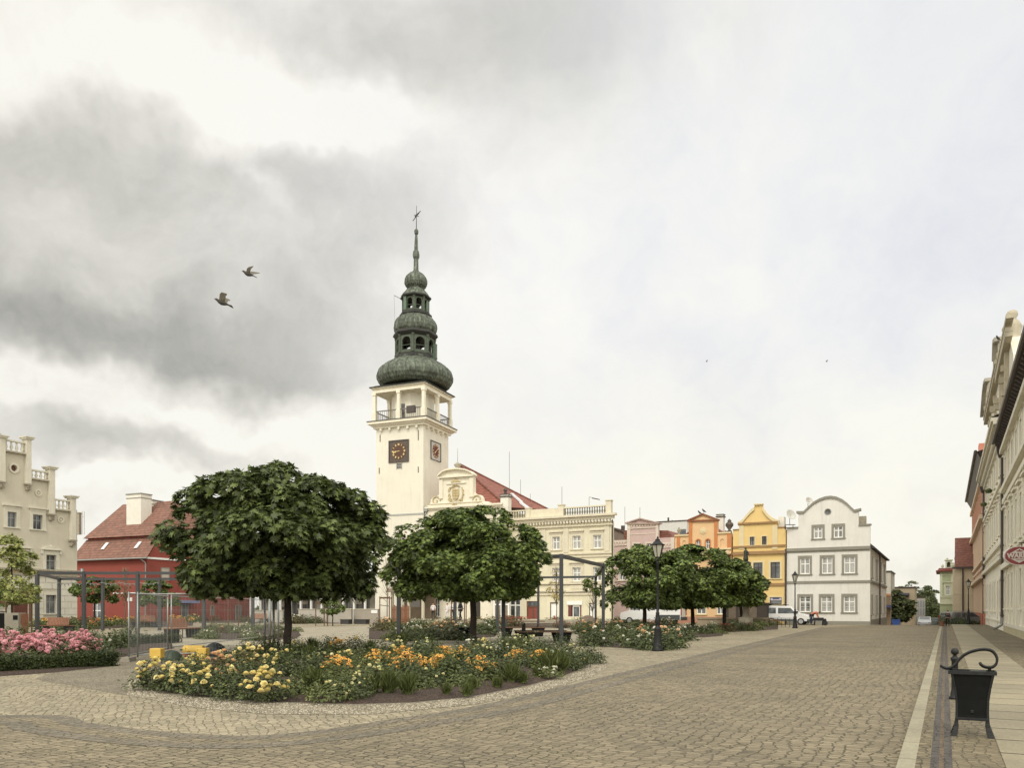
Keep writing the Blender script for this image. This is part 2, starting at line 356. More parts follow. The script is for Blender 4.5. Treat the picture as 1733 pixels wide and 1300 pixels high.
def sheet(name, rows, m, z, label=None):   # rows: (s, L0, L1) strips across the road's frame
    b = MB()
    for (s0, a0, b0), (s1, a1, b1) in zip(rows, rows[1:]):
        p = [LS(a0, s0), LS(b0, s0), LS(b1, s1), LS(a1, s1)]
        b.add([(q.x, q.y, q.z + z) for q in p], [(0, 1, 2, 3)])
    o = b.build(name, m); tag(o, kind='structure'); return o
gr = sheet('ground', [(-60, -260, 160), (84, -260, 160), (130, -400, 300), (200, -500, 500), (3000, -4000, 4000)], SQ, 0)
tag(gr, 'pale beige sett paving of the town square')
band_px = [(0, 1219), (90, 1231), (173, 1243), (312, 1255), (450, 1256), (600, 1240), (704, 1223), (842, 1200), (1015, 1158), (1200, 1111), (1400, 1062.5)]
bp = [G(*p) for p in band_px]; bp = [Vector((-16, 9.0, 0)), Vector((-11, 10.1, 0))] + bp
def spline(pts, n=8):
    out = []
    for i in range(len(pts) - 1):
        p0, p1, p2, p3 = pts[max(i - 1, 0)], pts[i], pts[i + 1], pts[min(i + 2, len(pts) - 1)]
        for k in range(n):
            t = k / n; out.append(.5 * ((2 * p1) + (p2 - p0) * t + (2 * p0 - 5 * p1 + 4 * p2 - p3) * t * t + (3 * p1 - p0 + p3 - 3 * p2) * t ** 3))
    return out + [pts[-1]]
bc = spline(bp)
def ribbon(name, pts, off, wdt, m, z):
    b = MB(); L = []; Rr = []
    for i, p in enumerate(pts):
        d = (pts[min(i + 1, len(pts) - 1)] - pts[max(i - 1, 0)]).normalized(); n = Vector((-d.y, d.x, 0))
        L.append(p + n * (off + wdt / 2)); Rr.append(p + n * (off - wdt / 2))
    for i in range(len(pts) - 1):
        b.add([(q.x, q.y, z) for q in (Rr[i], Rr[i + 1], L[i + 1], L[i])], [(0, 1, 2, 3)])
    o = b.build(name, m); tag(o, kind='structure'); return o
KL = -.41     # kerb's road edge
# road sheet: everything between the band and the kerb
b = MB()
lE, sE = toLS(bc[-1])
outline = [(-16, -25)] + [(p.x, p.y) for p in bc] + [(v.x, v.y) for v in (LS(-6.2, 83.9), LS(KL, 83.9), LS(KL, -30))]
b.flat(outline, .004)
q = [LS(-6.2, 83.9), LS(KL, 83.9), LS(KL, 200), LS(-6.2, 200)]
b.add([(v.x, v.y, v.z + .004) for v in q], [(0, 1, 2, 3)])
rd = b.build('road', SETT); tag(rd, 'road of worn granite setts', kind='structure')
for o_, w_ in ((.30, .30), (-.30, .30)):
    tag(ribbon('paving_band', bc, o_, w_, DARKS, .008), 'dark sett band curving round the square', kind='structure')
tag(ribbon('paving_band', bc, 0, .296, SETT, .008), 'pale course between the dark sett bands', kind='structure')
# pavement on the right, a real step above the road
PZ = .10
def strip(name, L0, L1, m, z, s0=-30, s1=170):
    return sheet(name, [(s0, L0, L1), (84, L0, L1), (s1, L0, L1)], m, z)
b = MB()
for s0, s1 in ((-30, 84), (84, 170)):
    for Lw in (KL,):
        p = [LS(Lw, s0), LS(Lw, s1)]
        b.add([(p[0].x, p[0].y, p[0].z), (p[1].x, p[1].y, p[1].z), (p[1].x, p[1].y, p[1].z + PZ), (p[0].x, p[0].y, p[0].z + PZ)], [(0, 1, 2, 3)])
        q = [LS(KL, s0), LS(KL + .155, s0), LS(KL + .155, s1), LS(KL, s1)]
        b.add([(v.x, v.y, v.z + PZ) for v in q], [(0, 1, 2, 3)])
kb = b.build('kerb', KERB); tag(kb, 'pale granite kerb between road and pavement', kind='structure')
K2 = KL + .155
strip('pavement', K2, -.13, SMALL, PZ); strip('pavement', -.13, -.055, DSTRIP, PZ); strip('pavement', -.055, -.015, BRICKY, PZ)
strip('pavement', -.015, .06, DSTRIP, PZ); strip('pavement', .06, .50, SMALL, PZ); strip('pavement', .50, 1.70, SLAB, PZ + .006); strip('pavement', 1.70, 3.4, SMALL, PZ)
# gravel round the planting and the play corner
def poly_g(pxs): return [(G(*p).x, G(*p).y) for p in pxs]
b = MB(); b.flat(poly_g([(60, 1150), (215, 1178), (330, 1199), (450, 1210), (620, 1211), (800, 1194), (920, 1171), (1000, 1147), (1032, 1128), (1020, 1108), (940, 1098), (860, 1093), (640, 1094), (480, 1092), (300, 1094), (160, 1112)]), .004)
tag(b.build('gravel_path', GRAVEL), 'loose beige gravel round the flower bed', kind='structure')
b = MB(); b.flat([(LS(l, s).x, LS(l, s).y) for l, s in ((-30, 23), (-19, 26), (-14, 34), (-18, 52), (-26, 64), (-46, 60), (-48, 34))], .002)
tag(b.build('gravel_path', speckle('pale compacted gravel', [lin(140, 130, 106, .75), lin(180, 170, 146, .8), lin(162, 152, 126, .78)], 60, .01)), 'compacted gravel ground behind the front bed', kind='structure')

# ================================================================= HOUSES
class House:
    """facade in local xz at y=0, outward -y; local +x runs to the right of the picture"""
    def __init__(s, name, label, cat, px, Y, ang, group=None):
        s.O = Vector(((px - CX) / F * Y, Y, 0)); s.a = R(-ang)
        s.ax = Vector((math.cos(s.a), math.sin(s.a))); s.n = Vector((-math.sin(s.a), math.cos(s.a)))
        s.root = empty(name, s.O, s.a, label, cat, group)
    def x(s, px, back=0.0):
        k = (px - CX) / F; o = s.O.xy + s.n * back
        t = o.dot(s.n) / (k * s.n.x + s.n.y); return (Vector((k * t, t)) - o).dot(s.ax)
    def Y(s, px, back=0.0):
        k = (px - CX) / F; o = s.O.xy + s.n * back; return o.dot(s.n) / (k * s.n.x + s.n.y)
    def z(s, px, py, back=0.0): return EYE + (HY - py) / F * s.Y(px, back)
    def p(s, px, py, back=0.0): return (s.x(px, back), s.z(px, py, back))
    def rect(s, x0, y0, x1, y1):
        m = (x0 + x1) / 2; return (s.x(x0), s.x(x1), s.z(m, y1), s.z(m, y0))
    def band(s, b, x0, x1, z0, z1, out=.12, inn=0.0, y1=.03): return b.box(x0, x1, -out, y1, z0, z1)
_wm = {}
def window(H, x0, x1, z0, z1, glass=None, trim=None, tw=.14, sill=True, depth=.16, muntin=True, arch=False, cross=.62, frame=None, hood=None, fw=.06, parent=None, label=None, bars=0):
    w, h = round(x1 - x0, 2), round(z1 - z0, 2); glass = glass or GLASS; frame = frame or WHITE
    root = parent or H.root
    b = MB()
    if arch:
        r = w / 2; n = 10
        prof = [(-r, 0), (r, 0)] + [(r * math.cos(math.pi * i / n), h - r + r * math.sin(math.pi * i / n)) for i in range(n + 1)]
        b.prism(prof, depth, depth + .03)
    else: b.box(-w / 2, w / 2, depth, depth + .03, 0, h)
    g = b.build('window', glass, root, ((x0 + x1) / 2, 0, z0)); 
    if label: tag(g, label)
    b = MB(); f = fw; y0, y1 = depth - .05, depth - .003
    b.box(-w / 2, -w / 2 + f, y0, y1, 0, h if not arch else h - w / 2); b.box(w / 2 - f, w / 2, y0, y1, 0, h if not arch else h - w / 2)
    b.box(-w / 2 + f, w / 2 - f, y0, y1, 0, f)
    if not arch: b.box(-w / 2 + f, w / 2 - f, y0, y1, h - f, h)
    if muntin:
        b.box(-f * .55, f * .55, y0 + .005, y1, f, h - f)
        if cross: b.box(-w / 2 + f, w / 2 - f, y0 + .01, y1, h * cross - f * .5, h * cross + f * .5)
        if bars:
            for i in range(1, bars): b.box(-w / 2 + f, w / 2 - f, y0 + .02, y1, h * i / bars - .012, h * i / bars + .012)
    b.build('frame', frame, g)
    if trim:
        b = MB(); o = .05
        if arch:
            r = w / 2; n = 10
            for i in range(n):
                a0, a1 = math.pi * i / n, math.pi * (i + 1) / n
                pts = [(math.cos(a0) * r, h - r + math.sin(a0) * r), (math.cos(a0) * (r + tw), h - r + math.sin(a0) * (r + tw)), (math.cos(a1) * (r + tw), h - r + math.sin(a1) * (r + tw)), (math.cos(a1) * r, h - r + math.sin(a1) * r)]
                b.prism(pts, -o, .01)
            b.box(-w / 2 - tw, -w / 2, -o, .01, 0, h - r); b.box(w / 2, w / 2 + tw, -o, .01, 0, h - r)
        else:
            b.box(-w / 2 - tw, -w / 2, -o, .01, 0, h); b.box(w / 2, w / 2 + tw, -o, .01, 0, h); b.box(-w / 2 - tw, w / 2 + tw, -o, .01, h, h + tw)
        b.build('surround', trim, g)
    if sill:
        b = MB(); b.box(-w / 2 - tw - .05, w / 2 + tw + .05, -.12, .02, -.1, -.003); b.build('sill', trim or STONE, g)
    if hood:
        b = MB(); t2 = h + (tw if trim else 0)
        if hood == 'flat': b.box(-w / 2 - tw - .12, w / 2 + tw + .12, -.22, .01, t2 + .22, t2 + .34); b.box(-w / 2 - tw, w / 2 + tw, -.08, .01, t2 + .003, t2 + .217)
        if hood == 'ped':
            e = w / 2 + tw + .2; b.box(-e, e, -.2, .01, t2 + .12, t2 + .2)
            b.prism([(-e, t2 + .203), (e, t2 + .203), (e * .5, t2 + .42), (.1, t2 + .5), (0, t2 + .58), (-.1, t2 + .5), (-e * .5, t2 + .42)], -.15, .01)
            b.box(-e + .03, -e + .2, -.14, .01, t2 - .25, t2 + .117); b.box(e - .2, e - .03, -.14, .01, t2 - .25, t2 + .117)
        b.build('hood', trim or STONE, g)
    return g
def hole(x0, x1, z0, z1, arch=False):
    if arch:
        r = (x1 - x0) / 2; c = (x0 + x1) / 2; n = 8
        return [(x0, z0), (x1, z0)] + [(c + r * math.cos(math.pi * i / n), z1 - r + r * math.sin(math.pi * i / n)) for i in range(n + 1)]
    return [(x0, z0), (x1, z0), (x1, z1), (x0, z1)]
def rnd2(r): return tuple(round(v, 3) for v in r)
def antenna(px, py0, py1, Y, label, arms=0):
    a, c = PT(px, py1, Y), PT(px, py0, Y); b = MB(); h = c.z - a.z
    b.tube([(0, 0, 0), (0, 0, h)], .022, 6)
    for i in range(arms): b.tube([(-.35 + .05 * i, 0, h - .15 - .22 * i), (.35 - .05 * i, 0, h - .15 - .22 * i)], .012, 5)
    tag(b.build('antenna', PIPE, None, a), label, 'antenna', 'thin antenna masts on the roofs')
def dish(px, py, Y, r, label):
    b = MB(); b.smooth = True; b.lathe([(.02, -.02), (r * .5, .03), (r * .85, .1), (r, .16), (r * .98, .17), (r * .8, .12), (.02, .0)], 20)
    t = empty('satellite_dish', PT(px, py, Y), 0, label, 'satellite dish', 'satellite dishes on the roofs')
    d = b.build('dish', mat('pale dish metal', lin(196, 194, 184), .6, .08), t, (0, 0, 0), (R(70), 0, R(20)))
    b = MB(); b.tube([(0, .1, -r * 1.9), (0, .1, 0), (0, 0, 0)], .025, 6); b.tube([(0, 0, 0), (0, -.4, -.1)], .012, 5); b.build('mast', PIPE, t)

# ---- white corner house -----------------------------------------------------
H = House('corner_house', 'white corner house with a big curved gable and grey window surrounds', 'house', 1472, 76, TH)
Wm = mat('off-white render', lin(226, 223, 213, .95), .9, .05, .8, 40, .003, stain=.32)
gp = [(1332, 893.5), (1351, 893), (1351, 868), (1360, 866)]
arcpts = [(1360, 866), (1368, 858), (1377, 850), (1387, 844.5), (1397, 841), (1406, 840), (1416, 841.5), (1426, 846), (1434, 852), (1441, 859), (1446, 863.5)]
outl = [H.p(1332, 893.5), H.p(1351, 893), H.p(1351, 866)] + [H.p(*q) for q in arcpts] + [H.p(1453, 862), H.p(1453, 888), H.p(1472.5, 887)]
xR = H.x(1472.5); xL = H.x(1331); outl = [(xR, -.3)] + outl[::-1] + [(xL, -.3)]
W1 = [(1377, 891.5, 1392, 912), (1411, 890.5, 1426.5, 910.5)]
W2 = [(1354, 944, 1370.5, 972.5), (1391, 944, 1409, 971.5), (1428.4, 942, 1447.4, 970.5)]
W3 = [(1353, 1010, 1372.4, 1037), (1389.4, 1009, 1408.6, 1036.5), (1427.6, 1008.5, 1447.4, 1036)]
def even(H, ws, z0=None, z1=None):
    rs = [H.rect(*w_) for w_ in ws]; a = sum(r[2] for r in rs) / len(rs); c = sum(r[3] for r in rs) / len(rs)
    return [(r[0], r[1], a, c) for r in rs]
wins = [even(H, W1), even(H, W2), even(H, W3)]
oc = H.p(1401, 866.4); ocr = .24
circ = lambda c, r, n=16: [(c[0] + r * math.cos(2 * math.pi * i / n), c[1] + r * math.sin(2 * math.pi * i / n)) for i in range(n)]
b = MB(); b.wall(outl, [hole(*r) for row in wins for r in row] + [circ(oc, ocr)], .45, .16); b.build('gable_wall', Wm, H.root)
b = MB(); b.prism(circ(oc, ocr), .12, .15); b.build('round_vent', GLASS, H.root)
b = MB()
for i in range(16):
    a0, a1 = 2 * math.pi * i / 16, 2 * math.pi * (i + 1) / 16
    b.prism([(oc[0] + math.cos(a) * r, oc[1] + math.sin(a) * r) for a, r in ((a0, ocr), (a0, ocr + .08), (a1, ocr + .08), (a1, ocr))], -.03, .01)
b.build('vent_ring', GREYTRIM, H.root)
for i, row in enumerate(wins):
    for r in row: window(H, *r, glass=CURT, trim=GREYTRIM, tw=.2, frame=WHITE, fw=.1, bars=6 if i == 2 else 0, hood=None)
b = MB()
def coping(b, pts, t=.16, out=.14, dep=.5):
    for (xa, za), (xb, zb) in zip(pts, pts[1:]):
        b.prism([(xa, za - t), (xb, zb - t), (xb, zb + .03), (xa, za + .03)], -out, dep)
coping(b, [H.p(1348, 866)] + [H.p(*q) for q in arcpts] + [H.p(1457, 861)], .2); coping(b, [(xL, H.z(1340, 893)), (H.x(1351), H.z(1340, 893))], .1); coping(b, [(H.x(1453), H.z(1460, 888)), (xR + .1, H.z(1460, 888))], .1)
b.each('coping', GREYTRIM, H.root)
zc = H.z(1440, 927.5); z2 = H.z(1440, 984.5)
sideD = None
k = (1500 - CX) / F   # side wall length
dirn = H.n; o = H.O.xy + H.ax * xR
# solve o + n*t on the ray
t_ = (k * o.y - o.x) / (dirn.x - k * dirn.y); sideD = t_
b = MB(); b.box(xL, xR, -.16, -.003, zc - .18, zc + .12); b.box(xL, xR, -.08, -.002, zc - .3, zc - .183); b.box(xL, xR, -.1, -.003, z2 - .12, z2 + .1); b.box(xL, xR, -.05, -.002, -.2, H.z(1440, 1052))
b.each('cornice', GREYTRIM, H.root)
ze = H.z(1472, 926)
b = MB(); xm = (xL + xR) / 2; zr = H.z(1400, 862)
b.box(xR - .4, xR, .45, sideD, -3, ze); b.box(xL, xL + .4, .45, sideD, -3, ze); b.box(xL, xR, sideD - .4, sideD, -3, ze)
b.build('side_wall', Wm, H.root)
b = MB(); b.prism([(xR + .35, ze - .1), (xR + .35, ze + .05), (xm, zr), (xL, ze + .05), (xL, ze - .1)], .46, sideD + .3); b.build('roof', mat('dark slate roof', lin(72, 66, 62, .8), .8, .2, 4), H.root)
b = MB(); b.box(xR + .003, xR + .1, .003, sideD, z2 - .12, z2 + .1); b.box(xR + .002, xR + .05, .003, sideD, -3, .5); b.build('side_band', GREYTRIM, H.root)
for zz, hh in ((H.z(1472, 975), 1.9), (H.z(1472, 1038), 1.7)):
    for i in range(4):
        yy = 1.0 + i * (sideD - 2) / 3.6; bb = MB(); bb.box(xR - .01, xR + .02, yy, yy + .85, zz, zz + hh); g = bb.build('side_window', GLASS, H.root)
        bb = MB(); bb.box(xR + .003, xR + .12, yy - .14, yy - .003, zz - .1, zz + hh + .1); bb.box(xR + .003, xR + .12, yy + .853, yy + .99, zz - .1, zz + hh + .1); bb.box(xR + .003, xR + .18, yy - .2, yy + 1.05, zz - .22, zz - .103); bb.build('surround', GREYTRIM, g)
b = MB(); b.tube([(xR + .2, sideD * .42, -1), (xR + .2, sideD * .42, ze - .1)], .08, 8); b.build('downpipe', PIPE, H.root)
b = MB(); c0 = H.p(1458, 888, 3); b.box(c0[0] - .3, c0[0] + .4, 3, 3.7, c0[1] - 1.5, H.z(1458, 874, 3)); b.build('chimney', STONE, H.root)
dish(1368, 849, 80, .42, 'satellite dish behind the curved white gable'); dish(1337, 872, 79, .55, 'large satellite dish between the yellow and the white house')
b = MB(); b.bar(PT(1329, 888.5, 79), PT(1346, 888.5, 79), .07); b.bar(PT(1342, 889, 79), PT(1342, 893, 79), .05); b.bar(PT(1329, 890, 79), PT(1329, 896, 79), .1)
tag(b.build('roof_rail', PIPE), 'short dark roof rail between yellow and white house', 'rail')

# ---- yellow house -----------------------------------------------------------
def farrow(px):   # depth of the far row's building line (s = 83.1) at px
    k = (px - CX) / F; L = 83.1 * (k * math.cos(R(TH)) - math.sin(R(TH))) / (math.cos(R(TH)) + k * math.sin(R(TH)))
    return 83.1 * math.cos(R(TH)) - L * math.sin(R(TH))
def mkfar(name, label, px): return House(name, label, 'house', px, farrow(px), TH)
H = mkfar('gabled_house', 'bright yellow house with a scrolled gable and cream pilasters', 1330)
YEL = mat('yellow render', lin(232, 198, 118, .95), .9, .05, .9, 40, .002, stain=.12); CRM = mat('cream trim', lin(226, 208, 158, .92), .85, .05, 2)
BR = mat('brown cornice', lin(132, 88, 60, .85), .8, .12); PEACH = mat('peach render', lin(232, 190, 134, .94), .9, .06, .8, 40, .002, stain=.1)
x0, x1 = H.x(1240.5), H.x(1329.5); P = H.p
outl = [P(1240.5, 897.5), P(1251, 896.5), P(1251, 886), P(1249, 884), P(1257, 879), P(1264, 870.5), P(1271, 863), P(1277, 858), P(1277, 854), P(1290, 853.5), P(1290.5, 859), P(1297, 868), P(1303, 873.5), P(1310, 878), P(1318, 881), P(1316, 884), P(1316, 893), P(1329.5, 892.5)]
outl = [(x1, -.3)] + outl[::-1] + [(x0, -.3)]
A = even(H, [(1269, 908.5, 1277, 923), (1289.6, 908.5, 1297.5, 922.5)]); B = even(H, [(1246, 953, 1261, 980), (1275, 953, 1290.6, 979.8), (1304, 952, 1320, 979)])
C = even(H, [(1303, 1011.5, 1323, 1023.5)])
dk = H.rect(1262, 1024, 1278, 1054)
b = MB(); b.wall(outl, [hole(*r) for r in A + B + C], .45, .16); b.build('wall', YEL, H.root)
brown = mat('dark brown window frame', lin(64, 46, 34), .5, .1)
for r in A: window(H, *r, frame=brown, trim=CRM, tw=.1, fw=.05)
for r in B: window(H, *r, frame=brown, trim=CRM, tw=.2, fw=.05, cross=.7)
for r in C: window(H, *r, frame=PIPE, trim=CRM, tw=.15, muntin=False)
sg = MB(); r = C[0]; sg.box(r[0] + .05, r[1] - .05, .03, .06, (r[2] + r[3]) / 2 + .05, r[3] - .05); so = sg.build('shop_sign', mat('pale shop sign', lin(186, 180, 190), .6, .3, 9, 10, 0), H.root)
bb = MB(); bb.box(r[0] + .25, r[1] - .25, .02, .027, (r[2] + r[3]) / 2 + .18, (r[2] + r[3]) / 2 + .3); bb.build('stripe', mat('blue stripe', lin(60, 70, 130), .6), so)
b = MB()
for a, c in ((1250.5, 1259), (1307, 1316)):
    b.box(H.x(a), H.x(c), -.07, .003, H.z(a, 930), H.z(a, 890))
b.each('pilaster', CRM, H.root)
b = MB()
pts = [P(1249, 885), P(1257, 880), P(1264, 871.5), P(1271, 864), P(1277, 859)]; coping(b, pts, .28, .16); pts = [P(1290.5, 860), P(1297, 869), P(1303, 874.5), P(1310, 879), P(1318, 882)]; coping(b, pts, .28, .16)
b.box(P(1277, 0)[0] - .05, P(1290, 0)[0] + .05, -.2, .5, H.z(1283, 855), H.z(1283, 853)); b.each('gable_coping', CRM, H.root)
b = MB(); zz = H.z(1283, 885)
b.box(H.x(1249), H.x(1317), -.18, -.003, zz - .12, zz + .06)
for py, o, t in ((925, .12, .1), (936, .22, .16), (990, .12, .14)):
    zz = H.z(1285, py); b.box(x0, x1, -o, -.003, zz - t, zz + t)
b.box(x0, P(1251, 0)[0], -.1, .5, H.z(1245, 897.4), H.z(1245, 896)); b.box(P(1316, 0)[0], x1, -.1, .5, H.z(1322, 893.4), H.z(1322, 892)); b.each('cornice', mat('ochre cornice', lin(170, 130, 78, .85), .8, .12), H.root)
b = MB(); b.prism([(x0, H.z(1285, 900)), (x1, H.z(1285, 900)), (x1, H.z(1285, 900) + .1), ((x0 + x1) / 2, H.z(1285, 880)), (x0, H.z(1285, 900) + .1)], .46, 10); b.build('roof', tilemat('red roof tiles', lin(142, 86, 68, .8)), H.root)
b = MB(); b.box(x0, x1, .46, 10, -.3, H.z(1285, 900) - .003); b.build('body', YEL, H.root)
b = MB(); b.tube([(x1 + .02, -.12, 0), (x1 + .02, -.12, H.z(1330, 930))], .09, 8); b.build('downpipe', PIPE, H.root)
b = MB(); aw = H.rect(1258, 1013, 1292, 1023); b.prism([(aw[0], aw[2]), (aw[1], aw[2]), (aw[1], aw[3]), (aw[0], aw[3])], -.9, -.003); b.build('awning', mat('grey awning cloth', lin(150, 148, 150, .9), .8, .08), H.root)
b = MB(); q = P(1317, 883, 1); b.box(q[0], q[0] + .6, 1, 1.8, q[1] - 2, H.z(1320, 875, 1)); b.build('chimney', mat('white chimney render', lin(222, 218, 204), .9, .06), H.root)
REDT = bpy.data.materials['red roof tiles']

# ---- orange house -----------------------------------------------------------
H = mkfar('gabled_house', 'orange and peach house with a triangular pediment and arched windows', 1238)
ORG = mat('orange render', lin(208, 128, 62, .92), .88, .06, 2); P = H.p
x0, x1 = H.x(1142), H.x(1237.5)
outl = [P(1145, 906), P(1166, 904.5), P(1166, 881), P(1164, 880.5), P(1190, 869), P(1215.5, 879), P(1214.5, 881), P(1214.5, 902), P(1237.5, 901)]
outl = [(x1, -.3)] + outl[::-1] + [(x0, H.z(1145, 906)), (x0, -.3)]
A = even(H, [(1178.5, 913.7, 1185, 929), (1194.7, 913.7, 1201.5, 929)]); Nn = even(H, [(1154.8, 915, 1160.8, 930), (1219, 912.5, 1225.4, 928.5)])
C = even(H, [(1179, 1022, 1194.7, 1040), (1213, 1022, 1226, 1040)])
b = MB(); b.wall(outl, [hole(*r, arch=True) for r in A] + [hole(*r, arch=True) for r in Nn] + [hole(*r) for r in C], .45, .14); b.build('wall', PEACH, H.root)
for r in A: window(H, *r, arch=True, trim=ORG, tw=.12, fw=.05, cross=.5)
for r in Nn:
    g = MB(); w_ = (r[1] - r[0]) / 2; g.box(r[0] - .02, r[1] + .02, .08, .11, r[2], r[3]); g.build('niche', PEACH, H.root)
for r in C: window(H, *r, trim=CRM, tw=.1, fw=.09, cross=.6)
b = MB()
for a, c, t, bt in ((1146, 1150.5, 905, 930), (1166, 1171.5, 882, 930), (1209, 1214.3, 880, 930), (1231, 1237, 901, 930)): b.box(H.x(a), H.x(c), -.1, .003, H.z(a, bt), H.z(a, t))
b.each('pilaster', ORG, H.root)
b = MB(); coping(b, [P(1163, 881), P(1190, 869.5), P(1216.5, 879.5)], .12, .2); coping(b, [P(1166, 881.5), P(1214.5, 880)], .12, .2); b.build('pediment', mat('rust brown moulding', lin(150, 86, 50, .85), .8, .1), H.root)
b = MB(); coping(b, [(x0, H.z(1150, 906)), (H.x(1166), H.z(1150, 906))], .12, .15); coping(b, [(H.x(1214.5), H.z(1226, 901.5)), (x1, H.z(1226, 901.5))], .12, .15)
for py, o, t in ((930.5, .16, .08), (938, .14, .07)): zz = H.z(1190, py); b.box(x0, x1, -o, -.003, zz - t, zz + t)
for i in range(6):
    xx = H.x(1152 + i * 14); b.box(xx, xx + .75, -.06, -.003, H.z(1190, 936.4), H.z(1190, 932.5))
b.each('cornice', CRM, H.root)
b = MB(); zz = H.z(1190, 944); b.box(x0, x1, -.45, -.003, zz + .12, zz + .26)
for i in range(26): xx = x0 + .1 + i * (x1 - x0 - .3) / 25; b.box(xx, xx + .13, -.3, -.003, zz - .12, zz + .117)
b.build('tile_eave', mat('red brown eave tiles', lin(150, 72, 52, .8), .8, .15), H.root)
b = MB(); q = P(1190, 899); b.lathe([(.34, 0), (.34, .05), (.26, .07), (.24, .04), (.12, .1), (0.01, .1)], 18); b.build('medallion', CRM, H.root, (q[0], 0, q[1]), (R(90), 0, 0))
def urn(H, px, py0, py1, m, fat=.22, lab=None):
    z0, z1 = H.z(px, py1), H.z(px, py0); h = z1 - z0; b = MB(); b.smooth = True
    b.lathe([(fat * .6, 0), (fat * .6, h * .1), (fat * .25, h * .18), (fat, h * .5), (fat * .95, h * .65), (fat * .4, h * .78), (fat * .55, h * .84), (fat * .2, h * .95), (.01, h)], 12)
    o = b.build('urn', m, H.root, (H.x(px), .25, z0)); return o
urn(H, 1148, 892, 905, STONE); urn(H, 1233.5, 878, 901, mat('dark bronze urn', lin(84, 72, 58), .6, .3, 9, 40, .01), .42)
b = MB(); b.prism([(x0, H.z(1190, 915)), (x1, H.z(1190, 915)), (x1, H.z(1190, 911)), ((x0 + x1) / 2, H.z(1190, 884)), (x0, H.z(1190, 911))], .46, 10); b.build('roof', REDT, H.root)
b = MB(); b.box(x0, x1, .46, 10, -.3, H.z(1190, 915) - .003); b.build('body', PEACH, H.root)
WCH = bpy.data.materials['white chimney render']
def chim(H, pxa, pxb, pyt, pyb, back, m, cap=True, name='chimney'):
    xa, xb = H.x(pxa, back), H.x(pxb, back); z0, z1 = H.z(pxa, pyb, back), H.z(pxa, pyt, back); d = min(1.2, xb - xa)
    b = MB(); b.box(xa, xb, back, back + d, z0, z1); o = b.build(name, m, H.root)
    if cap: b = MB(); b.box(xa - .08, xb + .08, back - .08, back + d + .08, z1 - .25, z1 - .12); b.box(xa - .06, xb + .06, back - .06, back + d + .06, z1 + .003, z1 + .08); b.build('chimney_cap', PIPE, o)
    return o
chim(H, 1212.5, 1224, 872, 905, 4, WCH)
for i, (px, py) in enumerate(((1187, 868), (1191, 866.5))):
    pass
b = MB(); b.box(x0, x1, -.05, -.003, -.2, .7); b.build('plinth', mat('salmon plinth', lin(200, 140, 112, .9), .9, .08), H.root)
# ---- pink house -------------------------------------------------------------
H = mkfar('gabled_house', 'dusty pink house with white pilasters and a low flat pediment', 1141)
PNK = mat('dusty pink render', lin(206, 178, 170, .92), .9, .06, .9, 40, .002, stain=.12); PW = mat('pale pink-white trim', lin(222, 208, 190, .9), .85, .05); P = H.p
x0, x1 = H.x(1034), H.x(1141.5)
outl = [P(1034, 915), P(1062, 914), P(1062, 886), P(1060, 884.5), P(1084, 877.5), P(1115.5, 884.5), P(1114, 886), P(1114, 911), P(1141.5, 909.6)]
outl = [(x1, -.3)] + outl[::-1] + [(x0, -.3)]
A = even(H, [(1072.6, 921, 1081, 936), (1094.3, 920, 1102.7, 935.5)]); C = even(H, [(1048, 960, 1058, 982), (1072, 960, 1082, 982), (1095, 960, 1105, 982), (1120, 960, 1130, 982)])
b = MB(); b.wall(outl, [hole(*r) for r in A + C], .45, .14); b.build('wall', PNK, H.root)
for r in A + C: window(H, *r, trim=PW, tw=.16, fw=.09)
b = MB()
for a, c, t, bt in ((1061.5, 1067, 886, 943), (1110, 1114.4, 886, 943), (1135.5, 1141.5, 911, 1000), (1034, 1040, 914, 1000)): b.box(H.x(a), H.x(c), -.08, .003, H.z(a, bt), H.z(a, t))
zz = H.z(1088, 943); b.box(x0, x1, -.12, -.003, zz - .1, zz + .1)
for xa, xb, py in ((1062, 1114, 890), (1040, 1061, 919.5), (1115, 1136, 923)):
    q0, q1 = H.x(xa), H.x(xb); zz = H.z((xa + xb) / 2, py); b.box(q0, q1, -.1, -.003, zz - .3, zz - .2); b.box(q0, q1, -.07, -.003, zz + .1, zz + .26)
    n = int((q1 - q0) / .32)
    for i in range(n): b.box(q0 + .08 + i * .32, q0 + .24 + i * .32, -.06, -.003, zz - .1, zz + .097)
zz = H.z(1088, 904); b.box(H.x(1067), H.x(1110), -.04, -.003, zz - .04, zz + .04)
b.each('pilaster_trim', PW, H.root)
b = MB(); coping(b, [P(1059, 885.5), P(1084, 877.5), P(1117, 885.5)], .1, .25, .8); coping(b, [P(1060, 886), P(1116, 886)], .1, .2); b.build('pediment', mat('pink grey pediment', lin(186, 160, 146, .9), .8, .1), H.root)
b = MB(); b.box(x0, x1, .46, 9, -.3, H.z(1088, 918)); b.build('body', PNK, H.root)
b = MB(); qa, qb, qc = P(1114, 895, 1), P(1130, 898, 1), P(1140, 909.5, 1); b.prism([(qa[0] - 4, qc[1]), (qc[0], qc[1]), (qb[0], qb[1]), (qa[0] - 4, qa[1])], 1, 6); b.build('roof', REDT, H.root)
antenna(1057.5, 858, 896, 95, 'tall thin mast rising left of the pink gable'); antenna(1083, 859, 878, 92, 'thin mast on the pink pediment')
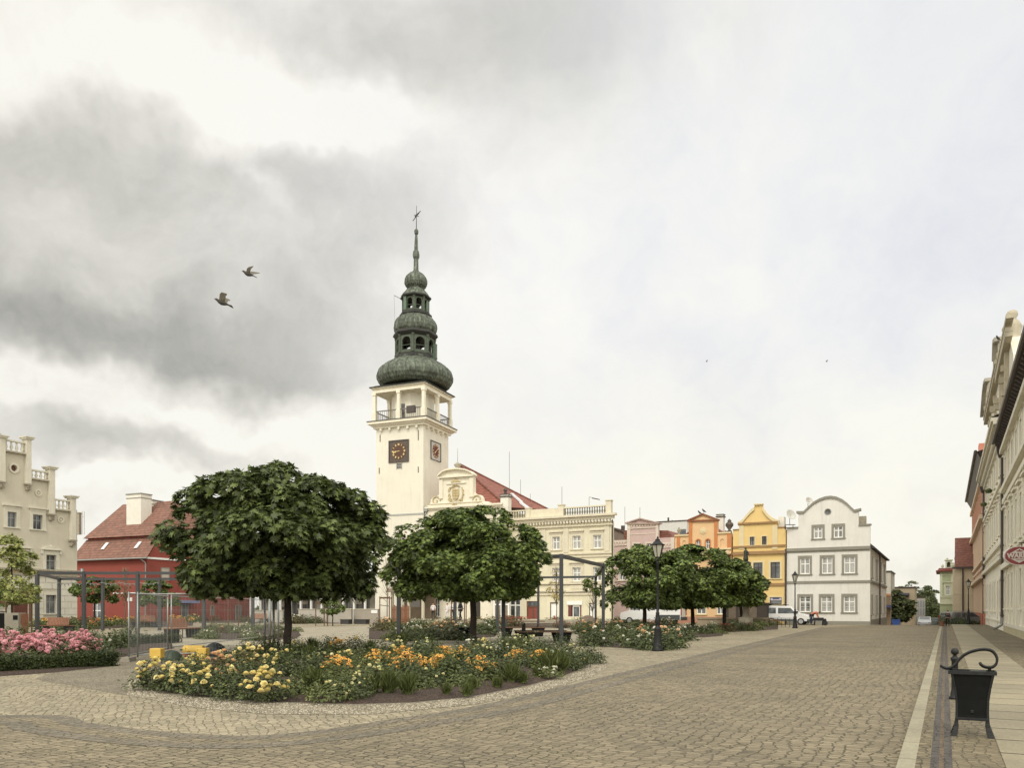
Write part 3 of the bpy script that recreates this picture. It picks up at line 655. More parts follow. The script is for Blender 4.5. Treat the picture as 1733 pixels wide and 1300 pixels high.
# house behind: plain white block with a flat roof, brown gable wedge
H = House('flat_roofed_block', 'plain white flat-roofed block rising behind the pink and orange houses', 'house', 1162, 100, TH)
x0, x1 = H.x(1100), H.x(1162.5); b = MB(); b.box(x0, x1, 0, 10, 0, H.z(1130, 883.5)); b.build('wall', mat('white plain render', lin(216, 216, 208, .92), .9, .05), H.root)
b = MB(); b.box(x0 - .1, x1 + .1, -.1, 10.1, H.z(1130, 883.4), H.z(1130, 882)); b.build('roof_edge', PIPE, H.root)
q = H.rect(1147, 896, 1161, 904); b = MB(); b.box(q[0], q[1], -.02, .01, q[2] - 1, q[3]); b.build('window', GLASS, H.root)
for px, a in ((1127, 875), (1133.5, 879), (1139, 882), (1146, 881), (1155, 880)): b = MB(); b.tube([(H.x(px), 1, H.z(px, 884)), (H.x(px), 1, H.z(px, a))], .12 if a == 875 else .04, 8); b.build('vent_pipe', PIPE, H.root)
H = House('brown_gabled_house', 'low dark brown house end squeezed between the cream and pink houses', 'house', 1061, 96, TH)
b = MB(); b.prism([H.p(1030, 1050), H.p(1061, 1050), H.p(1061, 903), H.p(1034, 893), H.p(1030, 893)], 0, 8); b.build('wall', mat('brown grey render', lin(128, 112, 98, .85), .9, .15, 1, stain=.3), H.root)
b = MB(); coping(b, [H.p(1030, 892), H.p(1035, 892.5), H.p(1062, 903)], .12, .2, 8.2); b.build('roof', mat('dark brown roof', lin(80, 58, 46, .8), .8, .2), H.root)
b = MB(); q = H.p(1046, 897); b.box(q[0], q[0] + .35, 1, 1.4, q[1] - .5, q[1] + .6); b.build('chimney', PIPE, H.root)
# ================================================================= TOWN HALL TOWER
TA = 22.5
TH_ = House('clock_tower', 'tall cream clock tower with a tiered green copper spire', 'tower', 716.5, 84, TA)
H = TH_; wT = -H.x(637); cx, cy = -wT / 2, wT / 2
CREAM = mat('warm cream render', lin(230, 224, 204, .93), .9, .05, .5, 40, .003, stain=.26)
CREAM2 = mat('cream stone trim', lin(230, 222, 198, .95), .85, .06, 2, 30, .003, stain=.12)
Yc = H.O.y
zY = lambda py, Y=None: EYE + (HY - py) / F * (Y or Yc)
zc0, zc1 = zY(719), zY(708)      # balcony slab
b = MB(); b.box(-wT, 0, 0, wT, -.3, zc0); tsh = b.build('shaft', CREAM, H.root)
b = MB(); zz = H.z(675, 871.5); b.box(-wT - .06, .06, -.06, wT + .06, zz - .08, zz + .08); b.build('string_course', mat('pale blue grey band', lin(176, 178, 172, .9), .8, .05), tsh)
for k in range(5):
    pass
b = MB()
for o, za, zb in ((.25, zc0 + .003, zc0 + .25), (.45, zc0 + .253, zc0 + .42), (.72, zc0 + .423, zc1)): b.box(-wT - o, o, -o, wT + o, za, zb)
b.build('balcony_cornice', CREAM2, H.root)
b = MB(); b.box(-wT - .78, .78, -.78, wT + .78, zc1 + .003, zc1 + .09); b.build('balcony_floor', mat('dark lead sheet', lin(96, 92, 84, .8), .6, .15), H.root)
for i in range(5):
    for side in (0, 1):
        t = .12 + i * .19; b = MB()
        if side == 0: b.box(-wT * (1 - t) - .12, -wT * (1 - t) + .12, -.3, -.003, zc0 - .28, zc0)
        else: b.box(.003, .3, wT * t - .12, wT * t + .12, zc0 - .28, zc0)
        b.build('bracket', CREAM2, H.root)
ze0, ze1 = zY(657.5), zY(648.5)
b = MB(); b.lathe([(wT * .41, zc1 + .09), (wT * .41, ze0)], 8, (cx, cy, 0), R(22.5)); b.build('belfry_wall', CREAM, H.root)
# octagon core: door and hatch
b = MB(); q = H.p(682, 0)[0]; yo = cy - wT * .41 * math.cos(R(22.5)) - .02; b.box(cx - .25, cx + .25, yo, yo + .05, zc1 + .1, zc1 + 2.0); b.build('door', GLASS, H.root)
b = MB(); b.box(cx + 1.15, cx + 2.15, -.55, -.3, zc1 + .6, zc1 + 1.35); b.build('antenna_box', PIPE, H.root)
colp = []
e = .12
for i in range(3): colp += [(-wT - e + i * (wT + 2 * e) / 2, -e), (-wT - e + i * (wT + 2 * e) / 2, wT + e)]
colp += [(-wT - e, wT / 2), (e, wT / 2)]
cm = None
b0 = MB(); h = ze0 - zc1 - .09; b0.box(-.17, .17, -.17, .17, 0, h); b0.box(-.24, .24, -.24, .24, 0, 1.05); b0.box(-.23, .23, -.23, .23, h - .25, h)
cm = b0.mesh('column', CREAM2)
for x, y in colp: mkobj('column', cm, H.root, (x, y, zc1 + .09))
b = MB(); zr_ = zc1 + 1.2
b.bar((-wT - e, -e, zr_), (e, -e, zr_), .1, .1); b.bar((e, -e, zr_), (e, wT + e, zr_), .1, .1); b.bar((-wT - e, -e, zr_), (-wT - e, wT + e, zr_), .1, .1); b.bar((-wT - e, wT + e, zr_), (e, wT + e, zr_), .1, .1)
for i in range(26):
    t = i / 25
    for a, c in (((-wT - e + t * (wT + 2 * e)), -e), ((-wT - e + t * (wT + 2 * e)), wT + e), (e, -e + t * (wT + 2 * e)), (-wT - e, -e + t * (wT + 2 * e))): b.box(a - .015, a + .015, c - .015, c + .015, zc1 + .1, zr_ - .05)
b.build('railing', mat('grey railing', lin(120, 112, 100, .85), .6, .15), H.root)
b = MB()
for o, za, zb in ((.32, ze0, ze0 + .22), (.26, ze0 + .223, ze0 + .45), (.45, ze0 + .453, ze1)):
    b.box(-wT - o, o, -o, wT + o, za, zb)
b.build('entablature', CREAM2, H.root)
b = MB(); b.box(-wT - .58, .58, -.58, wT + .58, ze1 + .003, ze1 + .1); b.box(-wT - .4, .4, -.4, wT + .4, ze1 + .103, ze1 + .3, top=(.3, .3)); 
m, t, bs = newmat('green copper patina'); oc_ = t.new('ShaderNodeTexCoord').outputs['Object']
mp = t.new('ShaderNodeMapping'); t.l.new(oc_, mp.inputs[0]); mp.inputs['Scale'].default_value = (3, 3, .5)
cc = t.ramp(t.noise(mp.outputs[0], 1.6, 7, .75), [(.3, lin(56, 56, 48, .8)), (.5, lin(94, 102, 86, .85)), (.62, lin(128, 142, 120, .9)), (.8, lin(160, 172, 144, .9))])
cc = t.mix(t.mapr(t.noise(oc_, 1.1, 5, .7), .45, .7), cc, t.mix(1.0, cc, (.5, .5, .47, 1), 'MULTIPLY'))
sp_ = t.new('ShaderNodeSeparateXYZ'); t.l.new(oc_, sp_.inputs[0]); seam = t.mapr(t.math('FRACT', t.math('DIVIDE', sp_.outputs[2], .62)), 0.0, .09, .6, 1.0)
cc = t.mix(1.0, cc, seam, 'MULTIPLY')
t.put(bs.inputs['Base Color'], cc); bs.inputs['Roughness'].default_value = .6; bs.inputs['Metallic'].default_value = .25; bump(t, bs, t.noise(oc_, 8, 5, .6), .5, .03); COP = m
DKC = mat('dark weathered copper', lin(52, 52, 46, .75), .6, .35, 5, 30, .01, .2)
b.build('eave', DKC, H.root)
Ymid = Yc + cy * math.cos(H.a) + cx * math.sin(H.a); ppm = F / Ymid
zM = lambda py: EYE + (HY - py) / ppm
rr = lambda px: px / ppm
top = empty('spire', (cx, cy, 0)); top.parent = H.root; ALL.append(top)
def gore(name, prof, m, n=16, ribs=8, parent=None):
    b = MB(); pr = [(rr(r), zM(y)) for r, y in prof]
    b.lathe(pr, n, (0, 0, 0), R(0)); 
    if ribs:
        for k in range(n):
            a = 2 * math.pi * k / n; b.tube([((r + .02) * math.cos(a), (r + .02) * math.sin(a), z) for r, z in pr], .035, 4)
    o = b.build(name, m, parent or top); return o
def octa(name, prof, m=None):
    b = MB(); b.lathe([(rr(r) / math.cos(R(22.5)) * .97, zM(y)) for r, y in prof], 8, (0, 0, 0), R(22.5)); return b.build(name, m or DKC, top)
gore('onion_dome', [(54, 657), (60, 652), (63.5, 645), (64, 639), (61.5, 632), (56, 626), (49, 621), (42, 617), (36, 613), (33, 609)], COP, 24)
octa('ledge', [(34, 618), (36, 615), (36.5, 612), (34, 610), (34, 607), (31, 604.5)])
octa('lantern_cornice', [(31, 577), (35, 573), (36.5, 571), (35, 567), (31, 564)])
gore('onion_dome', [(32, 567), (35, 563), (36.3, 557), (35.5, 551), (32.5, 545), (28.5, 541), (24, 538)], COP, 16)
octa('ledge', [(25, 540), (26.5, 537), (26, 534.5), (23, 532)])
octa('lantern_cornice', [(21, 509), (25, 507.5), (25.5, 506), (24, 504)])
gore('flared_roof', [(25, 506), (21, 500), (16.5, 495), (13.5, 490), (12.5, 488)], COP, 8)
gore('onion_dome', [(12.5, 490), (16.5, 486), (18.8, 481), (18.6, 476), (16, 470), (11.5, 465.5), (6, 462), (4.5, 460)], COP, 16)
gore('needle', [(4.6, 462), (4.2, 452), (4, 440), (5.8, 436), (6, 432), (5, 427), (3.4, 424), (2.9, 410), (2, 398), (3.4, 396.5), (3.7, 392), (2.6, 389.5), (.6, 388.5)], COP, 8, 0)
b = MB(); b.tube([(0, 0, zM(389)), (0, 0, zM(349))], [.045, .02], 6); b.smooth = False
zv = zM(366); b.bar((-.45, 0, zv - .5), (.45, .1, zv + .5), .05, .07); b.bar((-.2, 0, zv - .1), (.3, 0, zv + .25), .04, .16); b.bar((-.3, 0, zv + .15), (.25, .1, zv - .1), .03, .06); b.build('weather_vane', DKC, top)
def lantern(rpx, y0, y1, ow):
    ri = rr(rpx) ; zz0, zz1 = zM(y0), zM(y1); hgt = zz1 - zz0; side = 2 * ri * math.tan(R(22.5)) 
    b = MB()
    for k in range(8):
        a = R(45 * k); w2 = side / 2; ho = side * ow / 2
        arch = hole(-ho, ho, hgt * .16, hgt * .86, True)
        bb = MB(); bb.wall([(-w2, 0), (w2, 0), (w2, hgt), (-w2, hgt)], [arch], .22, .22)
        mt = Matrix.Rotation(a, 4, 'Z') @ Matrix.Translation((0, -ri, zz0))
        # drop the back plate so that the arch is open
        nf = [f for f in bb.f]; nb = len(tessellate_polygon([[Vector((-w2, 0, 0)), Vector((w2, 0, 0)), Vector((w2, hgt, 0)), Vector((-w2, hgt, 0))]]))
        keep = []
        for f in nf:
            if all(abs(bb.v[i][1] - .22) < 1e-6 for i in f): continue
            keep.append(f)
        b.add([mt @ Vector(v) for v in bb.v], keep)
        mt2 = Matrix.Rotation(a + R(22.5), 4, 'Z') @ Matrix.Translation((0, -ri / math.cos(R(22.5)), zz0))
        cb = MB(); cb.lathe([(.16, 0), (.16, .15), (.11, .2), (.11, hgt - .25), (.17, hgt - .12), (.17, hgt)], 6); b.add([mt2 @ Vector(v) for v in cb.v], cb.f)
        hb = MB(); hb.box(-ho, ho, -.02, .03, hgt * .38, hgt * .41); b.add([mt @ Vector(v) for v in hb.v], hb.f)
    return b.build('arcade_lantern', mat('green bronze lantern', lin(88, 100, 80, .7), .65, .4, 3, 30, .01, .2), top)
lantern(30.5, 605.5, 575, .62); lantern(20, 533, 507.5, .58)
b = MB(); b.lathe([(rr(9), zM(606)), (rr(8), zM(575))], 8); b.lathe([(rr(6), zM(534)), (rr(5), zM(507))], 8); b.build('core', DKC, top)
b = MB(); r1 = rr(34)
for i in range(2): x = r1 + .15 + i * .25; b.box(x - .05, x + .05, -.1, .1, zM(613), zM(588))
b.tube([(r1, 0, zM(614)), (r1 + .5, 0, zM(614)), (r1 + .5, 0, zM(611))], .04, 5); b.tube([(r1 - .3, 0, zM(590)), (r1 + .45, 0, zM(590))], .03, 5)
b.box(-r1 - .1, -r1 + .25, -.2, .15, zM(603), zM(579)); b.box(-rr(11), -rr(6), -rr(22), -rr(20), zM(531), zM(503)); b.box(rr(22), rr(23.5), -.2, .2, zM(532), zM(514)); b.box(-rr(24), -rr(21), -.3, .2, zM(529), zM(514))
b.build('radio_antenna', mat('dull green antenna', lin(96, 120, 96, .8), .6), top)
b = MB(); b.tube([(-rr(24), -.4, zM(506)), (-rr(35), -.8, zM(500))], .03, 5); b.tube([(-rr(35), -.8, zM(500)), (-rr(33), -.8, zM(545))], .012, 4); b.build('flag_rope', PIPE, top)
top.rotation_euler.y = R(.55)
# clocks
def clock(name, H, fac, cxx, czz, size, parent, face_m, dial_m, hh, mm_, rotz, off):
    # local clock built facing -y at origin
    c = empty(name, off, rotz); c.parent = parent; ALL.append(c)
    w, h = size
    b = MB(); b.box(-w / 2, w / 2, -.05, -.003, -h / 2, h / 2); pl = b.build('clock_plate', face_m, c)
    b = MB()
    for a, d, e_, f in ((-w / 2 - .06, -w / 2 + .06, -h / 2, h / 2), (w / 2 - .06, w / 2 + .06, -h / 2, h / 2)): b.box(a, d, -.1, -.053, e_, f)
    b.box(-w / 2 + .06, w / 2 - .06, -.1, -.053, h / 2 - .1, h / 2); b.box(-w / 2 + .06, w / 2 - .06, -.1, -.053, -h / 2, -h / 2 + .06); b.build('clock_frame', PIPE, pl)
    r = min(w, h * .8) * .45
    b = MB(); b.prism(circ((0, 0), r, 32), -.075, -.053); b.build('dial', dial_m, pl)
    b = MB()
    for k in range(12):
        a = R(90 - 30 * k); cc_ = Vector((math.cos(a), 0, math.sin(a))) * r * .83; rad = Vector((math.cos(a), 0, math.sin(a))); tan = Vector((-math.sin(a), 0, math.cos(a)))
        n_ = [3, 1, 2, 3, 3, 1, 2, 2, 3, 2, 1, 2][k]
        for j in range(n_): b.obox(cc_ + tan * (j - (n_ - 1) / 2) * r * .085 + Vector((0, -.09, 0)), rad * r * .11, Vector((0, .008, 0)), tan * r * .03)
        if k in (4, 5, 7, 9, 10): b.obox(cc_ + Vector((0, -.092, 0)), rad * r * .11, Vector((0, .008, 0)), (tan * .8 + rad * .5) * r * .035)
    b.build('numerals', GOLD, pl)
    for a, L_, wd in ((90 - hh, .55, .05), (90 - mm_, .82, .035)):
        a = R(a); d = Vector((math.cos(a), 0, math.sin(a))); tt = Vector((-math.sin(a), 0, math.cos(a))); b = MB()
        b.obox(d * r * L_ * .42 + Vector((0, -.115, 0)), d * r * L_ * .58, Vector((0, .008, 0)), tt * r * wd); b.obox(d * r * L_ * .85 + Vector((0, -.118, 0)), d * r * .08, Vector((0, .008, 0)), tt * r * wd * 2); b.build('clock_hand', GOLD, pl)
GOLD = mat('gilded numerals', lin(232, 204, 130, .95), .4, .08, 5, 30, 0)
q0 = H.rect(659, 745, 691.6, 783); c0x, c0z = (q0[0] + q0[1]) / 2, (q0[2] + q0[3]) / 2
clk = clock('clock', H, 0, 0, 0, (q0[1] - q0[0], q0[3] - q0[2]), H.root, mat('weathered brown plate', lin(96, 82, 70, .85), .7, .3, 3), mat('brown dial', lin(100, 66, 42, .8), .7, .2, 3), 262, 258 + 180 - 180, 0, (c0x, 0, c0z))
# right face of the tower: same, turned
def side_y(px):  # distance along the right face
    k = (px - CX) / F; o = H.O.xy; return (k * o.y - o.x) / (H.n.x - k * H.n.y)
ya, yb = side_y(728.5), side_y(745); zt, zb_ = EYE + (HY - 748) / F * (Yc + 2.5), EYE + (HY - 780) / F * (Yc + 2.5)
clock('clock', H, 0, 0, 0, (yb - ya, zt - zb_), H.root, mat('pale clock plate', lin(196, 188, 178, .9), .7, .1), mat('dark red dial', lin(112, 50, 40, .85), .7, .2), 235, 50, R(90), (0, (ya + yb) / 2, (zt + zb_) / 2))
q = H.rect(672, 784.5, 679.6, 793.5); b = MB(); b.box(q[0], q[1], -.02, .02, q[2], q[3]); g = b.build('window', GLASS, H.root)
b = MB(); b.box(q[0] - .06, q[0], -.06, -.003, q[2] - .05, q[3] + .05); b.box(q[1], q[1] + .06, -.06, -.003, q[2] - .05, q[3] + .05); b.box(q[0], q[1], -.05, -.023, (q[2] + q[3]) / 2 - .03, (q[2] + q[3]) / 2 + .03); b.build('frame', STONE, g)
b = MB()
for px, y0_, y1_ in ((643.5, 736, 748), (708, 728, 745), (642, 792, 802), (708, 790, 800)): q = H.rect(px - .5, y0_, px + .5, y1_); b.box(q[0], q[1], -.05, -.003, q[2], q[3])
b.build('wall_anchor', PIPE, H.root)
b = MB(); b.tube([(.15, .25, 1), (.15, .25, H.z(718, 862))], .11, 8); b.box(-.1, .4, .05, .5, H.z(718, 866), H.z(718, 857)); b.build('downpipe', ZINC, H.root)

# ================================================================= TOWN HALL
H = House('town_hall', 'cream town hall with a sculpted coat-of-arms gable and steep red roof', 'town hall', 719, 84.3, TA)
P = H.p; x0, x1 = H.x(720.5), H.x(852)
zcor = H.z(790, 861)
outl = [P(720.5, 856), P(728, 855), P(729, 846), P(733, 842), P(740, 840), P(743.5, 836), P(744, 806), P(743, 804), P(750, 797.5), P(758, 794.5), P(773, 792.5), P(788, 794), P(797, 797.5), P(802, 802), P(801, 804), P(801.5, 834), P(806, 837), P(813, 838), P(816, 843), P(816.5, 848), P(828, 849.5), P(829, 858)]
def over(px): return H.x(px)
A = [H.rect(734.5, 1014, 744, 1044), H.rect(773, 1014, 778.5, 1044)]
Ar = [H.rect(800, 1015, 813, 1048)]
outl2 = [(x1, -.3), (x1, zcor)] + outl[::-1] + [(x0, -.3)]
b = MB(); b.wall(outl2, [hole(*r, arch=True) for r in A + Ar], .6, .2); b.build('front_wall', CREAM2, H.root)
for r in A: window(H, *r, arch=True, fw=.08, trim=CREAM, tw=.15, cross=.66, bars=4)
g = MB(); r = Ar[0]; g.box(r[0], r[1], .19, .24, r[2], r[3]); g.build('archway_door', mat('dark passage door', lin(60, 54, 46), .6), H.root)
b = MB(); zz = H.z(775, 858); b.box(x0, x1, -.3, -.003, zz - .05, zz + .13); b.box(x0, x1, -.15, -.003, zz - .2, zz - .053)
zz = H.z(775, 872); b.box(x0, x1, -.12, -.003, zz - .5, zz - .36)
n = 30
for i in range(n): xx = x0 + .1 + i * (x1 - x0 - .3) / (n - 1); b.box(xx, xx + .18, -.1, -.003, zz - .33, zz + .25)
zz = H.z(775, 1010); b.box(x0, x1, -.15, -.003, zz, zz + .15); b.box(x0, x1, -.1, -.003, H.z(775, 940), H.z(775, 940) + .15)
b.build('cornice', CREAM2, H.root)
b = MB(); pts = [P(742, 806), P(750, 798), P(758, 795), P(773, 793), P(788, 794.5), P(797, 798), P(803.5, 803)]; coping(b, pts, .12, .35, .6)
q0, q1 = P(742.5, 808), P(803, 805.5); b.box(q0[0], q1[0], -.28, -.003, (q0[1] + q1[1]) / 2 - .1, (q0[1] + q1[1]) / 2 + .05)
for a, c in ((744, 750), (795, 801)): b.box(H.x(a), H.x(c), -.12, -.003, H.z(773, 843), H.z(773, 810))
b.box(H.x(728), H.x(816), -.12, -.003, H.z(773, 850) - .1, H.z(773, 850)); b.box(H.x(756), H.x(789), -.12, -.003, H.z(773, 819), H.z(773, 817.6))
b.build('gable_moulding', CREAM2, H.root)
b = MB()   # scrolls
for px, sg in ((738, 1), (808, -1)):
    c = P(px, 848 if sg > 0 else 846)
    for a0 in range(0, 14):
        t0, t1 = a0 / 14 * 4.5 * math.pi / 2, (a0 + 1) / 14 * 4.5 * math.pi / 2; r0, r1_ = .55 * (1 - a0 / 17), .55 * (1 - (a0 + 1) / 17)
        b.bar((c[0] + sg * math.cos(t0) * r0, -.06, c[1] + math.sin(t0) * r0), (c[0] + sg * math.cos(t1) * r1_, -.06, c[1] + math.sin(t1) * r1_), .1, .1)
b.build('scroll', mat('ochre stucco relief', lin(200, 180, 130, .9), .9, .12), H.root)
rs_ = random.Random(3); b = MB(); c = P(771.5, 836)   # coat of arms relief: shield, helm, leafy mantling
b.prism([(c[0] - .38, c[1] + .5), (c[0] + .38, c[1] + .5), (c[0] + .4, c[1] - .1), (c[0] + .25, c[1] - .5), (c[0], c[1] - .7), (c[0] - .25, c[1] - .5), (c[0] - .4, c[1] - .1)], -.14, .01)
for i in range(54):
    a = rs_.uniform(0, 2 * math.pi); r = rs_.uniform(.75, 1.0); cc_ = Vector((c[0] + math.cos(a) * r * .92, -.06, c[1] - .05 + math.sin(a) * r * 1.1)); a2 = a + rs_.uniform(.6, 2)
    b.bar(cc_ - Vector((math.cos(a2), 0, math.sin(a2))) * .15, cc_ + Vector((math.cos(a2), 0, math.sin(a2))) * .15, .09, rs_.uniform(.06, .16))
for i in range(4): b.bar((c[0] - .3, -.16, c[1] + .35 - i * .27), (c[0] + .3, -.16, c[1] + .35 - i * .27), .05, .06)
b.bar((c[0], -.16, c[1] + .5), (c[0], -.16, c[1] - .6), .05, .06)
b.build('coat_of_arms', mat('ochre stucco relief', (1, 1, 1, 1)), H.root)
b = MB(); c = P(771.5, 814); b.prism([(c[0] - .6, c[1] - .15), (c[0] + .6, c[1] - .15), (c[0] + .25, c[1] + .1), (c[0], c[1] + .3), (c[0] - .25, c[1] + .1)], -.1, .01); b.build('palmette', mat('ochre stucco relief', (1, 1, 1, 1)), H.root)
b = MB(); b.smooth = True; b.lathe([(.3, 0), (.25, .15), (.4, .35), (.3, .5), (.1, .62), (.02, .7)], 12); b.tube([(0, 0, .6), (0, 0, 2.1)], .025, 5); q = P(773, 792.5); b.build('finial', STONE, H.root, (q[0], .2, q[1]))
# hipped red roof
ap = PT(778, 786.5, 92); 
def loc(H, wp): d = Vector((wp.x, wp.y)) - H.O.xy; return Vector((d.dot(H.ax), d.dot(H.n), wp.z))
A0 = loc(H, ap); ez = H.z(840, 862, 3); fr = Vector((H.x(858, 1.5), 1.5, ez)); fl = Vector((H.x(722) + .3, 1.5, ez))
br_ = loc(H, PT(930, 864, 96)); bl_ = Vector((fl.x, br_.y, br_.z))
b = MB(); b.add([fl, fr, br_, bl_, A0], [(0, 1, 4), (1, 2, 4), (2, 3, 4), (3, 0, 4), (3, 2, 1, 0)]); b.build('roof', tilemat('deep red roof tiles', lin(150, 84, 64, .85), .34, .3), H.root)
b = MB(); b.tube([fr + Vector((0, 0, .05)), A0 + Vector((0, 0, .05))], .13, 6); b.tube([br_ + Vector((0, 0, .05)), A0 + Vector((0, 0, .05))], .12, 6); b.build('ridge_tile', REDT, H.root)
nrm = (br_ - fr).cross(A0 - fr).normalized(); 
if nrm.z < 0: nrm = -nrm
def onroof(px, py):
    d = Vector(((px - CX) / F, 1, (HY - py) / F)); o = Vector((0, 0, EYE))
    dl = Vector((d.xy.dot(H.ax), d.xy.dot(H.n), d.z)); ol = Vector(((-H.O.xy).dot(H.ax), (-H.O.xy).dot(H.n), EYE))
    t = (fr - ol).dot(nrm) / dl.dot(nrm); return ol + dl * t
for quad in (((863, 837), (867, 837.5), (884, 852), (880, 852)), ((878, 852.5), (882, 852), (897, 863), (893, 864))):
    b = MB(); ps = [onroof(*q) + nrm * .05 for q in quad]; ps2 = [p + nrm * .15 for p in ps]; b.add(ps + ps2, [(4, 5, 6, 7), (0, 1, 5, 4), (1, 2, 6, 5), (2, 3, 7, 6), (3, 0, 4, 7)]); b.build('skylight', mat('bright skylight pane', lin(214, 216, 214), .15, .05, 1, 10, 0), H.root)
chim(H, 847, 860, 838, 866, 1.0, mat('white chimney render', (1,) * 4)); b = MB(); b.lathe([(.15, 0), (.15, .5), (.25, .55), (.02, .9)], 8); b.build('chimney_pot', PIPE, H.root, (H.x(853.5, 1.3), 1.6, H.z(853.5, 838, 1)))
b = MB(); yb2 = br_.y; b.box(x0 + .2, br_.x - .3, .61, yb2 - .3, -.3, ez - .003); b.build('body', CREAM2, H.root)
antenna(862, 765, 836, 93, 'tallest thin mast above the red town hall roof', 0); antenna(881, 812, 856, 94, 'thin mast over the back of the red roof'); antenna(897.5, 836, 858, 94, 'short mast at the end of the red roof')
# porch at the tower's foot
Hp = House('entrance_porch', 'open wooden porch with white posts at the foot of the clock tower', 'porch', 716, 80, TA)
b = MB(); xa, xb = Hp.x(664), Hp.x(717); zt = Hp.z(690, 1006)
for px in (664, 692, 716): xx = Hp.x(px); b.box(xx - .12, xx + .12, -.12, .12, 0, zt)
b.box(xa - .1, xb + .1, -.14, .14, zt, zt + .2); b.build('post', mat('pale painted posts', lin(206, 196, 172, .9), .7, .08), Hp.root)
b = MB(); b.add([(xa - .5, -.5, zt + .2), (xb + .3, -.5, zt + .2), (xb + .3, 3.5, zt + 1.5), (xa - .5, 3.5, zt + 1.5), (xa - .5, -.5, zt + .3), (xb + .3, -.5, zt + .3), (xb + .3, 3.5, zt + 1.6), (xa - .5, 3.5, zt + 1.6)], [(0, 1, 2, 3), (4, 5, 6, 7), (0, 1, 5, 4), (1, 2, 6, 5), (2, 3, 7, 6), (3, 0, 4, 7)]); b.build('roof', mat('brown porch roof', lin(122, 104, 84, .85), .8, .15), Hp.root)
b = MB(); b.box(xa, xb, 2.4, 2.6, 0, zt + .3); b.build('back_wall', mat('brown grey panel', lin(140, 122, 98, .85), .9, .15), Hp.root)
q = Hp.rect(695, 1016, 711, 1028); b = MB(); b.box(q[0], q[1], -.05, .03, q[2], q[3]); b.build('notice_panel', mat('dark grey panel', lin(96, 90, 82), .7), Hp.root)
# wooden board fence
Hf = House('board_fence', 'short fence of upright orange-brown boards left of the tower porch', 'fence', 664, 76, TA)
for i, px in enumerate([663 + i * 2.35 for i in range(13)]):
    if px > 692: break
    xx = Hf.x(px); b = MB(); b.box(xx - .06, xx + .06, 0, .03, .1, Hf.z(px, 1026 + 2 * math.sin(i * 2.1))); b.build('board', WOOD, Hf.root)
b = MB(); b.box(Hf.x(662), Hf.x(692), .033, .08, 1.4, 1.5); b.box(Hf.x(662), Hf.x(692), .033, .08, .5, .6); b.build('rail', DWOOD, Hf.root)

# terrace
b = MB(); tp = [PT(694, 1050, 77), PT(1040, 1050, 70.5), PT(1040, 1050, 80), PT(694, 1050, 86)]
b.flat([(p.x, p.y) for p in tp], .5); vs_ = [(p.x, p.y) for p in tp]
b.add([(x, y, z) for z in (0, .5) for x, y in vs_], [(0, 1, 5, 4), (1, 2, 6, 5), (2, 3, 7, 6), (3, 0, 4, 7)])
tag(b.build('terrace', mat('pale terrace stone', lin(176, 166, 142, .85), .9, .1)), 'low raised terrace before the town hall', kind='structure')

# ================================================================= CREAM THREE STOREY HOUSE
H = House('three_storey_house', 'cream three-storey house with balustraded roof and white cross windows', 'house', 1036, 77.5, 27)
CR3 = mat('yellow cream render', lin(226, 218, 186, .92), .9, .06, .8, 40, .003, stain=.38); CT3 = mat('pale cream mouldings', lin(222, 212, 184, .92), .85, .08, 2, 30, .003, stain=.25)
P = H.p; x0, x1 = H.x(858), H.x(1034.5)
zt = H.z(1000, 883)
W2_ = even(H, [(898, 911, 910, 931), (935, 908.6, 947.5, 931), (969, 906.5, 983, 930), (1004, 906, 1018, 929)])
W1_ = even(H, [(898, 962, 910, 985), (935, 962, 947.5, 985), (969, 961, 983, 984), (1004, 960.5, 1018, 984)])
shop = H.rect(862, 1013, 881, 1050); shop2 = H.rect(862, 1013, 881, 1050)
door1 = H.rect(891, 1018, 913, 1051); door2 = H.rect(961.5, 1025, 984, 1044); wg = H.rect(931, 1020, 945, 1048); wg2 = H.rect(997, 1021, 1007, 1046); wg3 = H.rect(1012, 1012, 1016, 1046)
holes = [hole(*r) for r in W2_ + W1_ + [shop, door1, door2, wg, wg2]]
b = MB(); b.wall([(x0, -.3), (x1, -.3), (x1, zt), (x0, zt)], holes, .8, .2); b.box(x0, x1 - 5, .801, 8, -.3, zt - .2); b.build('wall', CR3, H.root)
for r in W2_: window(H, *r, glass=CURT, trim=CT3, tw=.22, fw=.09, hood='flat', cross=.6)
for r in W1_: window(H, *r, glass=CURT, trim=CT3, tw=.22, fw=.09, hood='flat', cross=.6)
g = window(H, *shop, trim=None, sill=False, fw=.12, cross=.68)
b = MB(); b.box(door1[0], door1[1], .13, .17, door1[2], door1[3]); d_ = b.build('door', mat('faded red door', lin(150, 70, 56, .85), .6, .12, 4), H.root)
b = MB(); m_ = (door1[0] + door1[1]) / 2; b.box(m_ - .08, m_ + .08, .1, .127, door1[2], door1[3] - .5); b.box(door1[0], door1[1], .08, .127, door1[3] - .62, door1[3] - .5); b.box(door1[0], door1[0] + .1, .08, .127, door1[2], door1[3] - .62); b.box(door1[1] - .1, door1[1], .08, .127, door1[2], door1[3] - .62); b.build('door_frame', DWOOD, d_)
b = MB(); b.box(door1[0] + .1, door1[1] - .1, .1, .128, door1[3] - .48, door1[3] - .06); b.build('transom_glass', GLASS, d_)
b = MB(); b.box(door2[0], door2[1], .15, .19, door2[2], door2[3]); d_ = b.build('door', GLASS, H.root)
b = MB(); b.box(door2[0], door2[0] + .35, .0, .147, door2[2], door2[3]); b.box(door2[1] - .15, door2[1], .0, .147, door2[2], door2[3]); b.build('side_panel', mat('dark red wood panel', lin(120, 62, 48, .8), .6), d_)
